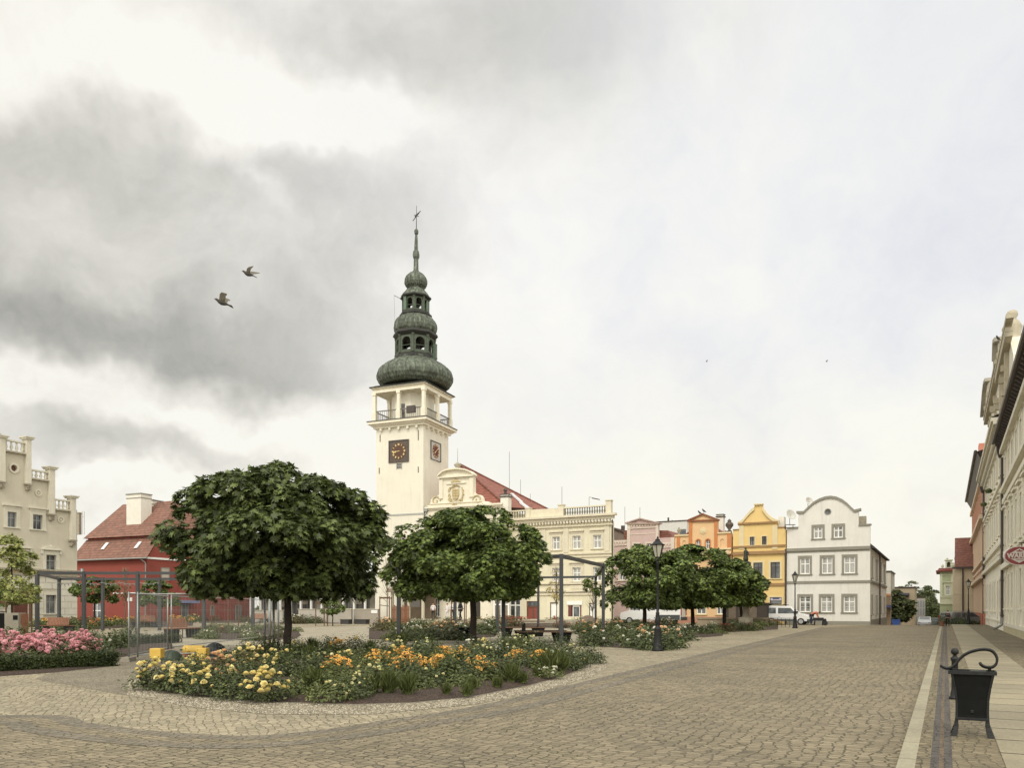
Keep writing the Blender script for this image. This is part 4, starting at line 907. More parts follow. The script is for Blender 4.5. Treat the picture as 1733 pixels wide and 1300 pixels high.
m_ = (door2[0] + door2[1]) / 2 + .15; b = MB(); b.box(m_ - .4, m_ - .32, .08, .148, door2[2], door2[3] - .15); b.box(m_ + .3, m_ + .38, .08, .148, door2[2], door2[3] - .15); b.box(m_ - .4, m_ + .38, .08, .147, door2[3] - .15, door2[3]); b.build('door_frame', WHITE, d_)
b = MB(); b.box(door2[0] - .1, door2[1] + .1, -.08, -.003, door2[3] + .05, door2[3] + .42); b.build('signboard', WHITE, H.root)
for r in (wg, wg2):
    b = MB(); b.box(r[0], r[1], .1, .14, r[2], r[3]); g = b.build('shutter', WHITE, H.root)
    b = MB(); b.box(r[0] - .02, r[0] + .06, .02, .097, r[2], r[3]); b.box(r[0], r[1], .02, .097, r[3] - .08, r[3]); b.build('frame', PIPE, g)
b = MB()
zz = H.z(960, 884); b.box(x0, x1 + .35, -.35, -.003, zz + .1, zz + .4); b.box(x0, x1 + .6, -.6, -.003, zz + .403, zz + .62); b.box(x0, x1 + .2, -.2, -.003, zz - .5, zz - .38)
n = 34
for i in range(n): xx = x0 + .1 + i * (x1 - x0 - .3) / (n - 1); b.box(xx, xx + .16, -.32, -.003, zz - .18, zz + .097)
b.build('cornice', CT3, H.root); zbt = zz + .62
b = MB()
for py, o, t in ((938, .14, .08), (943.5, .1, .06), (988, .16, .08), (1001, .2, .1), (1006, .12, .1)): z_ = H.z(960, py); b.box(x0, x1 + o, -o, -.003, z_ - t, z_ + t)
for px in (958, 1027.5, 920): b.box(H.x(px) - .25, H.x(px) + .25, -.07, -.003, H.z(960, 937) + .1, H.z(960, 892))
za, zb = H.z(960, 1000) + .1, H.z(960, 989) - .1
for px in (940, 976, 1011): b.box(H.x(px) - .65, H.x(px) + .65, -.06, -.003, za + .05, zb - .05)
for i in range(28): xx = H.x(905) + i * .48; b.prism([(xx, H.z(960, 1004.5)), (xx + .24, H.z(960, 1002.3)), (xx + .34, H.z(960, 1002.3)), (xx + .1, H.z(960, 1004.5))], -.15, -.003) if xx < x1 - .4 else None
b.build('moulding', CT3, H.root)
# roof balustrade
GRYST = mat('grey weathered baluster', lin(128, 122, 98, .85), .9, .2, 4)
def balus(H, xa, xb, z0, h, m, rail, n=None, y=.1, r=.09):
    b = MB(); n = n or max(3, int((xb - xa) / .26)); b.smooth = True
    for i in range(n):
        xx = xa + (i + .5) * (xb - xa) / n; b.lathe([(r * .7, .08), (r * .5, .14), (r, h * .36), (r * .45, h * .68), (r * .7, h - .1)], 8, (xx, y, z0))
    o = b.build('baluster_row', m, H.root); b = MB(); b.box(xa, xb, y - .14, y + .14, z0, z0 + .08); b.box(xa, xb, y - .15, y + .15, z0 + h - .1, z0 + h + .04); b.build('rail', rail, o)
hb = .85
balus(H, H.x(954), H.x(1025), zbt, hb, GRYST, CT3, None, .1, .11); balus(H, H.x(860), H.x(890), zbt, hb, GRYST, CT3, None, .1, .11)
b = MB()
for pa, pc, ex in ((890, 897, .12), (945, 954, .25), (1025.5, 1034.5, .4)): b.box(H.x(pa), H.x(pc), -.12, .4, zbt, zbt + hb + ex); b.box(H.x(pa) - .06, H.x(pc) + .06, -.18, .46, zbt + hb + ex + .003, zbt + hb + ex + .1)
b.box(H.x(897), H.x(945), 0, .3, zbt, zbt + hb); b.build('parapet', CT3, H.root)
b = MB(); b.tube([(x1 + .15, -.1, 0), (x1 + .15, -.1, zz)], .07, 8); b.build('downpipe', PIPE, H.root)
antenna(951, 824, 864, 82, 'straight mast standing on the balustraded cream house'); 
b = MB(); a = PT(997, 862, 80); b.tube([(0, 0, 0), (0, 0, 1.2), (.02, 0, 1.22), (1.0, 0, 1.0)], .02, 5); b.tube([(.3, 0, 1.1), (1.1, 0, .95)], .04, 5); tag(b.build('antenna', PIPE, None, a), 'bent antenna with side boom on the cream house roof', 'antenna', 'thin antenna masts on the roofs')
b = MB(); b.bar((-.05, 0, 0), (0.05, 0, 0), .2, .14); 
# shopfront on the town hall side (wide glazed shop)
Hs = House('shopfront', 'glazed shopfront with white frames seen behind the second maple', 'shopfront', 838, 80.6, 24)
q = Hs.rect(836.6, 1012, 861, 1051); b = MB(); b.box(q[0], q[1], .0, .05, q[2], q[3]); g = b.build('glass', glassmat('shop window display', (.03, .03, .03, 1), .08, (.30, .24, .16, 1)), Hs.root)
b = MB()
for t in (0, .5, 1): xx = q[0] + (q[1] - q[0]) * t; b.box(xx - .08, xx + .08, -.06, -.003, q[2], q[3])
for t in (0, .7, 1): z_ = q[2] + (q[3] - q[2]) * t; b.box(q[0], q[1], -.055, -.0035, z_ - .07, z_ + .07)
b.build('frame', WHITE, g)
# ================================================================= SIDE STREET
def simple(name, label, pxa, pxb, Y, ang, top, m, roofm=None, depth=9, side=None, z0=-3.5, cat='building'):
    H = House(name, label, cat, pxb, Y, ang); x0 = H.x(pxa); b = MB(); z = H.z((pxa + pxb) / 2, top)
    b.box(x0, 0, 0, depth, z0, z); b.build('wall', m, H.root)
    b = MB(); b.box(x0 - .12, .12, -.12, depth + .1, z + .003, z + .16); b.build('roof_edge', roofm or PIPE, H.root); return H, x0, z
BEIGE = mat('dull beige render', lin(180, 164, 134, .95), .9, .1, .6, 30, .004, stain=.3)
H, x0, z = simple('narrow_house', 'narrow white and brown house end beside the white corner house', 1493, 1507.5, 104, TH, 968.5, mat('pale wall render', lin(206, 202, 188, .9), .9, .06))
b = MB(); b.box(x0, .01, -.05, -.003, -3, H.z(1500, 1008)); b.build('brown_plinth', mat('brown base render', lin(140, 118, 90, .85), .9, .1), H.root)
b = MB(); b.box(x0, .0, -.12, -.053, H.z(1500, 1009), H.z(1500, 1005.5)); b.build('band', mat('orange brown band', lin(186, 130, 80), .8), H.root)
b = MB(); q = H.rect(1500, 1024.5, 1509, 1029); b.box(q[0], q[1], -1.3, -.06, q[2], q[3]); b.build('sign', mat('blue shop sign', lin(72, 74, 120, .9), .6, .25, 6, 20, 0), H.root)
H, x0, z = simple('warehouse', 'plain beige warehouse behind the green street tree', 1511, 1548, 112, TH, 995.5, BEIGE)
b = MB(); q = H.rect(1519, 1008, 1538, 1034); b.box(q[0], q[1], -.9, -.003, q[2], q[3]); b.build('dark_bay', mat('brown bay wall', lin(122, 108, 90, .85), .9, .1), H.root)
b = MB(); b.box(q[0] - .1, q[1] + .1, -1.2, -.003, q[3] + .003, q[3] + .3); b.build('bay_roof', mat('blue grey sheet roof', lin(88, 92, 104, .85), .6), H.root)
b = MB(); q = H.rect(1526, 1034, 1543, 1058); b.box(q[0], q[1], -1.0, -.003, -3, q[3]); b.build('annex', mat('light beige annex', lin(196, 180, 150, .9), .9, .08), H.root)
H, x0, z = simple('panelled_building', 'pale grey building with large gridded windows down the side street', 1549, 1566, 122, 8, 1012, mat('pale grey panels', lin(190, 186, 180, .9), .8, .06), depth=6)
for i in range(3):
    for j in range(3):
        xa = x0 + .3 + i * (-x0 - .3) / 3; za = H.z(1557, 1054 - j * 13); b = MB(); b.box(xa, xa + (-x0) / 3 - .25, -.05, -.003, za, za + 1.0); b.build('window', mat('grey window band', lin(158, 160, 166, .85), .3, .06), H.root)
# green house
H = House('green_house', 'small pale green corner house with a red roof edge and a little turret', 'house', 1614, 115, TH)
GRN = mat('pale green render', lin(174, 184, 144, .92), .9, .06, .8, stain=.12); GT = mat('white-green trim', lin(206, 210, 180, .92), .85, .05)
x0 = H.x(1590.5); w_ = even(H, [(1600.6, 992, 1608, 1008)]); d_ = H.rect(1600, 1037, 1607, 1058); zt = H.z(1602, 968)
b = MB(); b.wall([(x0, -2), (0, -2), (0, zt), (x0, zt)], [hole(*w_[0]), hole(*d_)], 10, .15); b.build('wall', GRN, H.root)
window(H, *w_[0], trim=GT, tw=.25, hood='flat', fw=.1); b = MB(); b.box(d_[0], d_[1], .1, .14, d_[2], d_[3]); b.build('door', GLASS, H.root)
b = MB()
for xx in (x0, -.35): b.box(xx, xx + .35, -.07, -.003, H.z(1602, 1022), zt - .3)
for py, o, t in ((1011, .15, .1), (1022, .15, .12), (974, .1, .06)): z_ = H.z(1602, py); b.box(x0, .003, -o, -.003, z_ - t, z_ + t)
b.box(x0 + .35, -.35, -.04, -.003, H.z(1602, 1021), H.z(1602, 1012)); b.build('trim', GT, H.root)
b = MB(); b.box(x0 - .5, .3, -.5, 10.1, zt, zt + .2); b.box(x0 - .3, .2, -.3, 10, zt + .203, zt + .55, top=(.2, .3)); b.build('roof', mat('red metal roof edge', lin(124, 56, 44, .85), .7, .15), H.root)
zt += .55; b = MB(); tw_ = [H.x(1600), H.x(1611)]; b.wall([(tw_[0], zt), (tw_[1], zt), (tw_[1], H.z(1605, 949)), (tw_[0], H.z(1605, 949))], [hole((tw_[0] + tw_[1]) / 2 - .22, (tw_[0] + tw_[1]) / 2 + .22, zt + .1, H.z(1605, 951.5), True)], 1.2, .3); b.box(tw_[0] - .12, tw_[1] + .12, -.12, 1.3, H.z(1605, 949), H.z(1605, 947.5)); b.build('turret', GT, H.root)
urn(H, 1595, 955, 963, GT, .22); urn(H, 1603, 944, 948, GT, .2); urn(H, 1613, 952, 963, GT, .4)
dish(1617, 948, 112, .4, 'satellite dish on the green house roof')
b = MB(); b.smooth = True
# beige house with red roof
H = House('red_roofed_house', 'beige house with a tall red tiled roof behind the far street lamp', 'house', 1622, 104, TH)
x1 = H.x(1660); zt = H.z(1630, 960); b = MB(); b.box(-.6, x1, 0, 9, -2, zt); b.build('wall', mat('grey beige render', lin(204, 190, 160, 1.0), .9, .07, stain=.2), H.root)
zr = H.z(1630, 906); b = MB(); xa = H.x(1624); b.add([(xa - .5, -.4, zt), (x1, -.4, zt), (x1, 4.5, zr), (xa - .5, 4.5, zr), (x1, 9.4, zt), (xa - .5, 9.4, zt)], [(0, 1, 2, 3), (3, 2, 4, 5), (0, 3, 5), (1, 4, 2)]); b.build('roof', REDT, H.root)
b = MB(); b.box(-.7, x1, -.55, -.4, zt - .25, zt); b.tube([(H.x(1629.5), -.2, 0), (H.x(1629.5), -.2, zt - .2)], .1, 6); b.build('gutter', PIPE, H.root)
b = MB(); z_ = H.z(1630, 1005); b.box(-.6, x1, -.06, -.003, z_ - .05, z_ + .05); b.build('string_course', CT3, H.root)

# ================================================================= RIGHT HAND ROW (facades along L = 3.33, facing the street)
def rowhouse(name, label, s0, s1, ztop, wm, tm, Lw=3.33):
    o = LS(Lw, s1, 0); H = House.__new__(House); H.O = Vector((o.x, o.y, 0)); H.a = R(-TH - 90)
    H.ax = Vector((math.cos(H.a), math.sin(H.a))); H.n = Vector((-math.sin(H.a), math.cos(H.a)))
    H.root = empty(name, H.O, H.a, label, 'house'); H.W = s1 - s0; return H
def facade(H, zs, n, m0, wm, tm, z0=-1.5, ztop=12, ww=1.0, gap=.9, doors=(), hood='flat', trimw=.16, x_off=0):
    W = H.W; st = W / n; holes = []; wl = []
    for r, (za, zb) in enumerate(zs):
        for i in range(n):
            c = st * (i + .5)
            if r == 0 and i in doors: wl.append((c - .6, c + .6, .12, zb, r, True)); holes.append(hole(c - .6, c + .6, .12, zb)); continue
            wl.append((c - ww / 2, c + ww / 2, za, zb, r, False)); holes.append(hole(c - ww / 2, c + ww / 2, za, zb))
    b = MB(); b.wall([(0, z0), (W, z0), (W, ztop), (0, ztop)], holes, 8, .22); b.build('wall', wm, H.root)
    for a, c, za, zb, r, d in wl:
        if d: b = MB(); b.box(a, c, .15, .2, za, zb); b.build('door', DWOOD, H.root)
        else: window(H, a, c, za, zb, trim=tm, tw=trimw, fw=.07, hood=hood if r else None)
CRA = mat('pale cream facade', lin(228, 223, 204, 1.0), .9, .05, .6, 40, .003, stain=.2); CTA = mat('pale cream stone', lin(218, 212, 192, .97), .88, .08, 2, 30, .004, stain=.35)
HA = rowhouse('row_house', 'pale yellow-green house nearest on the right with a wide dark eave', 28, 60, 12.6, CRA, CTA)
facade(HA, [(1.6, 3.6), (5.2, 7.4), (9.6, 11.1)], 11, 0, CRA, CTA, ztop=11.9, ww=1.15, doors=(3, 8), trimw=.22)
W = HA.W; b = MB()
for z_, o, t in ((.6, .07, .1), (4.2, .25, .16), (4.9, .1, .06), (8.4, .16, .14), (9.1, .26, .14), (11.62, .3, .14)): b.box(-.02, W, -o, -.003, z_ - t, z_ + t)
for i in range(12): xx = W / 11 * i; b.box(max(xx - .18, 0), xx + .18, -.09, -.003, .7, 4.0); b.box(max(xx - .18, 0), xx + .18, -.09, -.003, 5.0, 8.2)
b.build('moulding', CTA, HA.root)
b = MB(); b.box(0, W, -.05, -.003, -.5, .49); b.build('plinth', mat('stained plinth', lin(190, 180, 140, .85), .9, .1, 1, stain=.5), HA.root)
b = MB(); b.add([(-.1, -.55, 12.3), (W, -.55, 12.3), (W, -.05, 11.9), (-.1, -.05, 11.9), (W, .5, 11.9), (-.1, .5, 11.9), (-.1, 5, 16), (W, 5, 16)], [(0, 1, 2, 3), (3, 2, 4, 5), (0, 1, 7, 6), (0, 3, 5, 6)])
b.build('roof', mat('dark brown tiled roof', lin(104, 92, 76, .75), .85, .25, 3, 20, .02), HA.root)
b = MB(); b.tube([(-.1, -.6, 12.35), (W, -.6, 12.35)], .13, 8); b.build('gutter', PIPE, HA.root)
for i in range(44): 
    xx = .2 + i * W / 44
b = MB()
for i in range(44): xx = .2 + i * W / 44; b.bar((xx, -.5, 12.18), (xx, -.03, 11.84), .1, .14)
b.each('rafter_end', PIPE, HA.root)
def dpipe(H, x, z1, hop=True, kick=False):
    b = MB(); b.tube([(x, -.14, .9 if kick else 0), (x, -.14, z1)], .085, 10)
    if hop: b.lathe([(.1, 0), (.28, .45), (.3, .8), (.18, .82)], 4, (x, -.25, z1), R(45))
    for i in range(5): z = z1 * (i + .5) / 5; b.lathe([(.11, -.05), (.11, .05)], 10, (x, -.14, z))
    b.build('downpipe', PIPE, H.root)
    if kick:
        b = MB(); b.tube([(x, -.14, 1.0), (x, -.16, .55), (x + .15, -.5, .32), (x + .2, -.62, .28)], .1, 10); b.build('pipe_shoe', ZINC, H.root)
dpipe(HA, .15, 11.3, True, True)
# cables and small wall boxes
b = MB(); b.box(W - 9.6, W - 9.2, -.12, -.003, 1.9, 2.8); b.build('meter_box', IRON, HA.root)
HB = rowhouse('row_house', 'tall cream house with an ornate sculpted gable above the dark eave', 60, 88, 13, CRA, CTA)
facade(HB, [(1.4, 3.6), (6.7, 8.9), (10.8, 12.6)], 9, 0, CRA, CTA, ztop=13.3, ww=1.1, doors=(2, 6), trimw=.18)
W = HB.W; b = MB()
for z_, o, t in ((.7, .06, .06), (4.9, .3, .14), (5.9, .2, .1), (5.4, .08, .04), (9.9, .22, .12), (13.0, .2, .12)): b.box(0, W, -o, -.003, z_ - t, z_ + t)
for i in range(70): xx = i * W / 70; b.box(xx + .05, xx + .25, -.42, -.003, 13.2, 13.55)
b.box(0, W, -.62, -.003, 13.553, 13.75); b.box(0, W, -.75, -.003, 13.753, 13.98); b.build('cornice', CTA, HB.root)
b = MB(); b.add([(0, -.75, 14), (W, -.75, 14), (W, 6, 17), (0, 6, 17)], [(0, 1, 2, 3)]); b.build('roof', bpy.data.materials['dark brown tiled roof'], HB.root)
b = MB()
for i in (2, 5): xx = i * W / 9 - 1.6; b.lathe([(.2, 0), (.28, .2), (.2, .3), (.1, .36)], 8, (xx, -.3, 10.85))
b.each('flower_pot', leafmat('ivy', lin(60, 70, 30, .7), lin(92, 104, 44, .7), lin(130, 140, 60, .7)), HB.root)
# gable in a plane just behind the cornice
back = 3.6 - 3.33
def gpt(px, py): return (HB.x(px, back), HB.z(px, py, back))
def gpoly(b, pts, y0, y1): b.prism([gpt(*p) for p in pts], y0, y1)
STG = mat('grey gable stone', lin(186, 176, 150, .88), .9, .15, 3, 30, .01, stain=.4)
b = MB(); gpoly(b, [(1672, 790), (1672.5, 712), (1667, 704), (1669, 664), (1671, 648), (1683, 643), (1688, 650), (1689, 600), (1688, 582), (1692, 576), (1704, 571), (1709, 575), (1715, 600), (1717, 740)], back, back + .9); gb = b.build('sculpted_gable', CTA, HB.root)
b = MB()
for pts, t in (([(1665, 704), (1668, 668), (1670.5, 648), (1674, 642)], .5), ([(1686.5, 650), (1687, 610), (1688, 578), (1692, 573)], .5)):
    for (a, c), (d, e2) in zip(pts, pts[1:]):
        p0, p1 = gpt(a, c), gpt(d, e2); b.bar((p0[0], back - .1, p0[1]), (p1[0], back - .1, p1[1]), .5, .3)
b.each('gable_coping', mat('slate grey coping', lin(176, 170, 154, .85), .8, .15), gb)
b = MB()
for (a, c, d, e2) in ((1672, 668, 1694, 664), (1673, 678, 1694, 675), (1692, 592, 1716, 588), (1694, 604, 1714, 600), (1694, 610, 1714, 607)):
    p0, p1 = gpt(a, c), gpt(d, e2); z_ = (p0[1] + p1[1]) / 2; b.box(p0[0], p1[0], back - .4, back - .003, z_ - .15, z_ + .15)
for px in (1679, 1688, 1698, 1707): p0 = gpt(px, 740); b.box(p0[0] - .3, p0[0] + .3, back - .25, back - .003, 14, 19 if px > 1690 else 17)
rs_ = random.Random(5)
for i in range(26):
    px = rs_.uniform(1674, 1708); p0 = gpt(px, rs_.uniform(665 if px < 1690 else 600, 720)); b.box(p0[0] - .15, p0[0] + .2, back - rs_.uniform(.2, .5), back - .003, p0[1] - .2, p0[1] + .2)
b.build('gable_ornament', STG, gb)
b = MB(); b.smooth = True; p0 = gpt(1704, 572); b.lathe([(.75, -.4), (.7, .1), (.5, .5), (.62, .9), (.42, 1.3), (.22, 1.5), (.35, 1.75), (.3, 2.0), (.02, 2.15)], 10); b.build('gable_statue', STG, gb, (p0[0], back + .3, p0[1] - .3))
dpipe(HB, .2, 12.6)
HC = rowhouse('row_house', 'salmon pink house with orange panels, farthest of the right-hand row', 88, 128, 13, None, None)
SAL = mat('salmon facade', lin(226, 200, 182, .98), .9, .06, .8, stain=.15); SO = mat('orange accent render', lin(196, 120, 92, .9), .9, .08); SW = mat('pinkish cream trim', lin(222, 196, 166, .92), .88, .07)
facade(HC, [(.9, 3.6), (6.8, 9.6), (11.4, 13.8)], 12, 0, SAL, SW, ztop=15.2, ww=1.0, doors=(2, 7), trimw=.3)
W = HC.W; b = MB()
for z_, o, t in ((4.6, .5, .16), (5.6, .2, .1), (6.3, .3, .12), (10.4, .5, .2), (14.6, .35, .2)): b.box(0, W, -o, -.003, z_ - t, z_ + t)
for i in range(13): xx = W / 12 * i; b.box(max(0, xx - .3), xx + .3, -.16, -.003, 1.2, 4.4); b.box(max(0, xx - .3), xx + .3, -.16, -.003, 6.5, 10.2)
b.build('moulding', SW, HC.root)
b = MB()
for i in range(0, 12): xx = W / 12 * i; b.box(xx + .35, xx + .9, -.1, -.003, 10.7, 14.3)
for i in range(13): xx = W / 12 * i; b.box(max(0, xx - .35), xx + .35, -.2, -.003, -1, 1.1)
b.each('orange_panel', SO, HC.root)
b = MB(); b.add([(-.3, -.75, 16.6), (W + .2, -.75, 16.6), (W + .2, -.003, 15.2), (-.3, -.003, 15.2), (-.3, 4, 18), (W + .2, 4, 18)], [(0, 1, 2, 3), (0, 1, 5, 4), (0, 3, 4)]); b.tube([(-.3, -.8, 16.65), (W, -.8, 16.65)], .16, 8); b.build('roof', PIPE, HC.root)
dpipe(HC, W - .2, 13, True)
p0 = (HC.x(1662, 2), HC.z(1662, 770, 2)); b = MB(); b.box(p0[0] - 1.5, p0[0] + 1.5, 1.5, 3, 15, HC.z(1662, 753, 2)); b.build('chimney', SO, HC.root)
# beer sign
sg = empty('hanging_sign', PT(1724, 941, 30), R(-14), 'oval red and white beer sign hanging on the right-hand wall', 'sign')
rx, rz_ = .52, .365; sc1 = lambda rx, rz, n=40: [(rx * math.cos(2 * math.pi * i / n), rz * math.sin(2 * math.pi * i / n)) for i in range(n)]
SR = mat('sign red', lin(150, 62, 66, .9), .5, .05, 3, 20, 0); SWh = mat('sign cream white', lin(214, 206, 198, .95), .5, .03, 3, 20, 0)
b = MB(); b.prism(sc1(rx, rz_), -.06, .06); bd_ = b.build('sign_body', SWh, sg)
b = MB(); b.prism(sc1(rx * .92, rz_ * .92), -.066, -.062); b.build('red_field', SR, bd_)
b = MB(); b.prism([(-.30, .10), (0, .28), (.30, .10), (.44, .10), (.44, -.11), (.30, -.11), (0, -.28), (-.30, -.11), (-.44, -.11), (-.44, .10)], -.072, -.068); b.build('white_diamond', SWh, bd_)
b = MB(); b.box(-.475, .475, -.078, -.074, -.105, .095); b.build('red_band', SR, bd_)
def text(s, size, m, parent, loc, rot=(R(90), 0, 0), ext=.004, bold=0.0, name='lettering', ww=None):
    c = bpy.data.curves.new('lettering', 'FONT'); c.body = s; c.size = size; c.extrude = ext; c.align_x = 'CENTER'; c.align_y = 'CENTER'; c.offset = bold; c.materials.append(m)
    tmp = bpy.data.objects.new('tmp', c); col.objects.link(tmp); bpy.context.view_layer.update()
    me = bpy.data.meshes.new_from_object(tmp.evaluated_get(bpy.context.evaluated_depsgraph_get())); bpy.data.objects.remove(tmp)
    me.materials.clear(); me.materials.append(m)
    if ww:
        xs = [v.co.x for v in me.vertices]; k = ww / (max(xs) - min(xs))
        for v in me.vertices: v.co.x *= k
    o = mkobj(name, me, parent, loc, rot); return o
text('WARKA', .24, SWh, bd_, (0, -.083, -.005), bold=.012, ww=.86)
b = MB(); b.box(-.1, .1, -.077, -.0735, .15, .19); b.box(-.12, .12, -.077, -.0735, -.17, -.155); b.box(-.02, .02, -.077, -.0735, .195, .235); b.build('small_mark', SR, bd_)
b = MB(); b.bar((rx * .2, 0, rz_ - .02), (rx * .2, 0, rz_ + .12), .03); b.bar((0, 0, rz_ + .12), (1.0, 0, rz_ + .12), .04); b.build('bracket', PIPE, sg)

# ================================================================= LEFT: GREY GABLED HOUSE (faces the square)
def sidehouse(name, label, px, Y, ang, cat='house'):
    H = House.__new__(House); H.O = Vector(((px - CX) / F * Y, Y, 0)); H.a = R(90 - ang)
    H.ax = Vector((math.cos(H.a), math.sin(H.a))); H.n = Vector((-math.sin(H.a), math.cos(H.a))); H.root = empty(name, H.O, H.a, label, cat); return H
H = sidehouse('stepped_gable_house', 'grey-beige house with stepped balustraded gable at the left edge', 131, 76, 27)
GB = mat('old grey beige plaster', lin(200, 192, 170, .95), .92, .06, .7, 30, .004, stain=.18); GBT = mat('pale grey-cream trim', lin(210, 204, 184, .95), .88, .06, 2, 30, .003, stain=.3)
GBW = GB; P = H.p
x1 = H.x(130.5)
outl = [P(118, 1100), P(130.5, 1100)]
steps = [(130.5, 918), (124.5, 917), (124.5, 863), (89.5, 862), (89.5, 812), (48.5, 810), (48.5, 770), (-3, 762), (-3, 730), (-60, 720)]
outl = [(x1, -.3), (x1, H.z(130, 918)), P(124.5, 916), P(124.5, 863.5), P(89, 861), P(89, 812), P(48.5, 808), P(48.5, 770.5), P(5, 763), P(5, 745), P(-70, 730), (H.x(-70), -.3)]
outl = [(x1, -.3), (x1, H.z(130, 863.5)), P(89, 863.5), P(89, 813.5), P(49, 811), P(49, 769.5), P(0, 763), P(0, 730), P(-70, 718), (H.x(-70), -.3)]
Wt = [(12.5, 866.5, 28, 893), (55.5, 872, 72, 896)]; Wf = [(27, 936, 44, 963), (78, 940, 95, 965)]; Wg = [(77.5, 1007.5, 95, 1039)]; Dd = H.rect(24, 1004, 49, 1052)
rows = [H.rect(*q) for q in Wt + Wf + Wg]
# keep every storey's openings level
def level(rs): a = sum(r[2] for r in rs) / len(rs); c = sum(r[3] for r in rs) / len(rs); return [(r[0], r[1], a, c) for r in rs]
rt, rf, rg = level(rows[:2]), level(rows[2:4]), rows[4:]
ocl = P(23.5, 792.5)
b = MB(); b.wall(outl, [hole(*r) for r in rt + rf + rg] + [hole(*Dd)] + [circ(ocl, .28)], 9, .3); b.build('wall', GB, H.root)
GF = mat('grey window frame', lin(150, 152, 150), .5, .05)
for r in rt: window(H, *r, trim=GBT, tw=.3, hood='flat', frame=GF, depth=.24, cross=.62)
for r in rf: window(H, *r, trim=GBT, tw=.32, hood='ped', frame=GF, depth=.24, cross=.62)
for r in rg: window(H, *r, trim=GBT, tw=.22, frame=GF, depth=.24, cross=.62)
b = MB(); b.box(Dd[0], Dd[1], .2, .25, Dd[2], Dd[3]); d_ = b.build('door', mat('dark red wooden door', lin(116, 62, 46, .85), .6, .12, 4), H.root)
b = MB(); b.box(Dd[0] - .25, Dd[0], -.06, .01, Dd[2], Dd[3]); b.box(Dd[1], Dd[1] + .25, -.06, .01, Dd[2], Dd[3]); b.box(Dd[0] - .25, Dd[1] + .25, -.06, .01, Dd[3], Dd[3] + .2); m_ = (Dd[0] + Dd[1]) / 2; b.build('door_surround', mat('brown door surround', lin(124, 84, 64, .85), .8), d_)
b = MB(); b.prism(circ(ocl, .27), .2, .25); b.build('round_window', mat('red brown disc', lin(120, 74, 54, .8), .7), H.root)
b = MB()
for (px, py) in ((23.5, 792.5), (64.5, 834.5), (102.5, 880)):
    c = P(px, py)
    for i in range(18):
        a0, a1 = 2 * math.pi * i / 18, 2 * math.pi * (i + 1) / 18; r0, r1_ = (.29, .46) if px < 30 else (.2, .32)
        b.prism([(c[0] + math.cos(a) * r, c[1] + math.sin(a) * r) for a, r in ((a0, r0), (a0, r1_), (a1, r1_), (a1, r0))], -.08, .01)
    if px > 30: b.prism(circ(c, .09, 10), -.08, .01)
b.build('roundel', GBT, H.root)
rng = random.Random(11)
for (pa, pb, top, bot) in ((-4, 5.5, 742, 815), (41.5, 49.5, 744.5, 819), (80.5, 89.5, 795, 870), (117, 125, 844, 914)):
    xa, xb = H.x(pa), H.x(pb); pm = (pa + pb) / 2; b = MB(); z0, z1 = H.z(pm, bot), H.z(pm, top)
    b.box(xa, xb, -.35, .35, z0, z1); pi_ = b.build('pilaster', GBT, H.root)
    b = MB(); b.box(xa - .14, xb + .14, -.5, .5, z1 + .003, z1 + .14); b.box(xa - .22, xb + .22, -.58, .58, z1 + .143, z1 + .24); b.build('pilaster_cap', GBT, pi_)
    b = MB(); b.box(xa + .03, xb - .03, -.3, -.003, z0 - .6, z0 - .003); b.box(xa - .1, xb + .1, -.42, -.004, z0 - .14, z0 - .005)
    for i in range(8): xx = rng.uniform(xa + .1, xb - .1); zz = z0 - rng.uniform(.2, .5); b.box(xx - .07, xx + .07, -.38, -.303, zz - .06, zz + .06)
    b.build('carved_corbel', STONE, pi_)
for (pa, pb, top, bot) in ((5.5, 41.5, 746.5, 765), (49.5, 80.5, 797, 811.5), (89.5, 117, 846.5, 863)):
    xa, xb = H.x(pa), H.x(pb); pm = (pa + pb) / 2; z0, z1 = H.z(pm, bot), H.z(pm, top)
    balus(H, xa, xb, z0, z1 - z0, GBT, GBT, max(4, int((xb - xa) / .42)), .0, .15)
    b = MB(); b.box(xa, xb, -.3, .3, z0 - .12, z0 - .003); b.build('ledge', STONE, H.root)
zl1, zl2 = H.z(100, 967.5), H.z(100, 974)
b = MB(); xw = H.x(-70); b.box(xw, x1 + .2, -.3, -.003, zl1 - .02, zl1 + .14); b.box(xw, x1 + .15, -.18, -.003, zl2 - .12, zl2 + .05); b.build('string_course', STONE, H.root)
b = MB(); b.box(xw, x1 + .05, -.06, -.0035, zl2 - .003 + .055, zl1 - .022); b.build('tile_frieze', mat('buff tile frieze', lin(186, 168, 124, .9), .8, .12, 8), H.root)
# rusticated ground floor: real stone courses with grooves
b = MB(); zg0, zg1 = -.2, zl2 - .13; nr = 8; hh = (zg1 - zg0) / nr
for i in range(nr):
    za, zb = zg0 + i * hh + .02, zg0 + (i + 1) * hh - .02; wd = 1.25; off = (i % 2) * wd / 2; xx = xw
    segs = []; c = xw
    blk = [(Dd[0] - .26, Dd[1] + .26, Dd[3] + .22)] + [(r[0] - .24, r[1] + .24, r[3] + .24) for r in rg]
    x = x1
    while x > xw:
        xn = x - wd if x != x1 or off == 0 else x - wd / 2
        a, c = xn + .02, x - .02
        cut = [(max(a, bl[0]), min(c, bl[1])) for bl in blk if za < bl[2] and (bl is blk[0] or zb > rg[0][2] - .15) and bl[0] < c and bl[1] > a]
        if not cut: b.box(a, c, -.05, -.0033, za, zb)
        else:
            l, r_ = cut[0]
            if l - a > .12: b.box(a, l, -.05, -.0033, za, zb)
            if c - r_ > .12: b.box(r_, c, -.05, -.0033, za, zb)
        x = xn
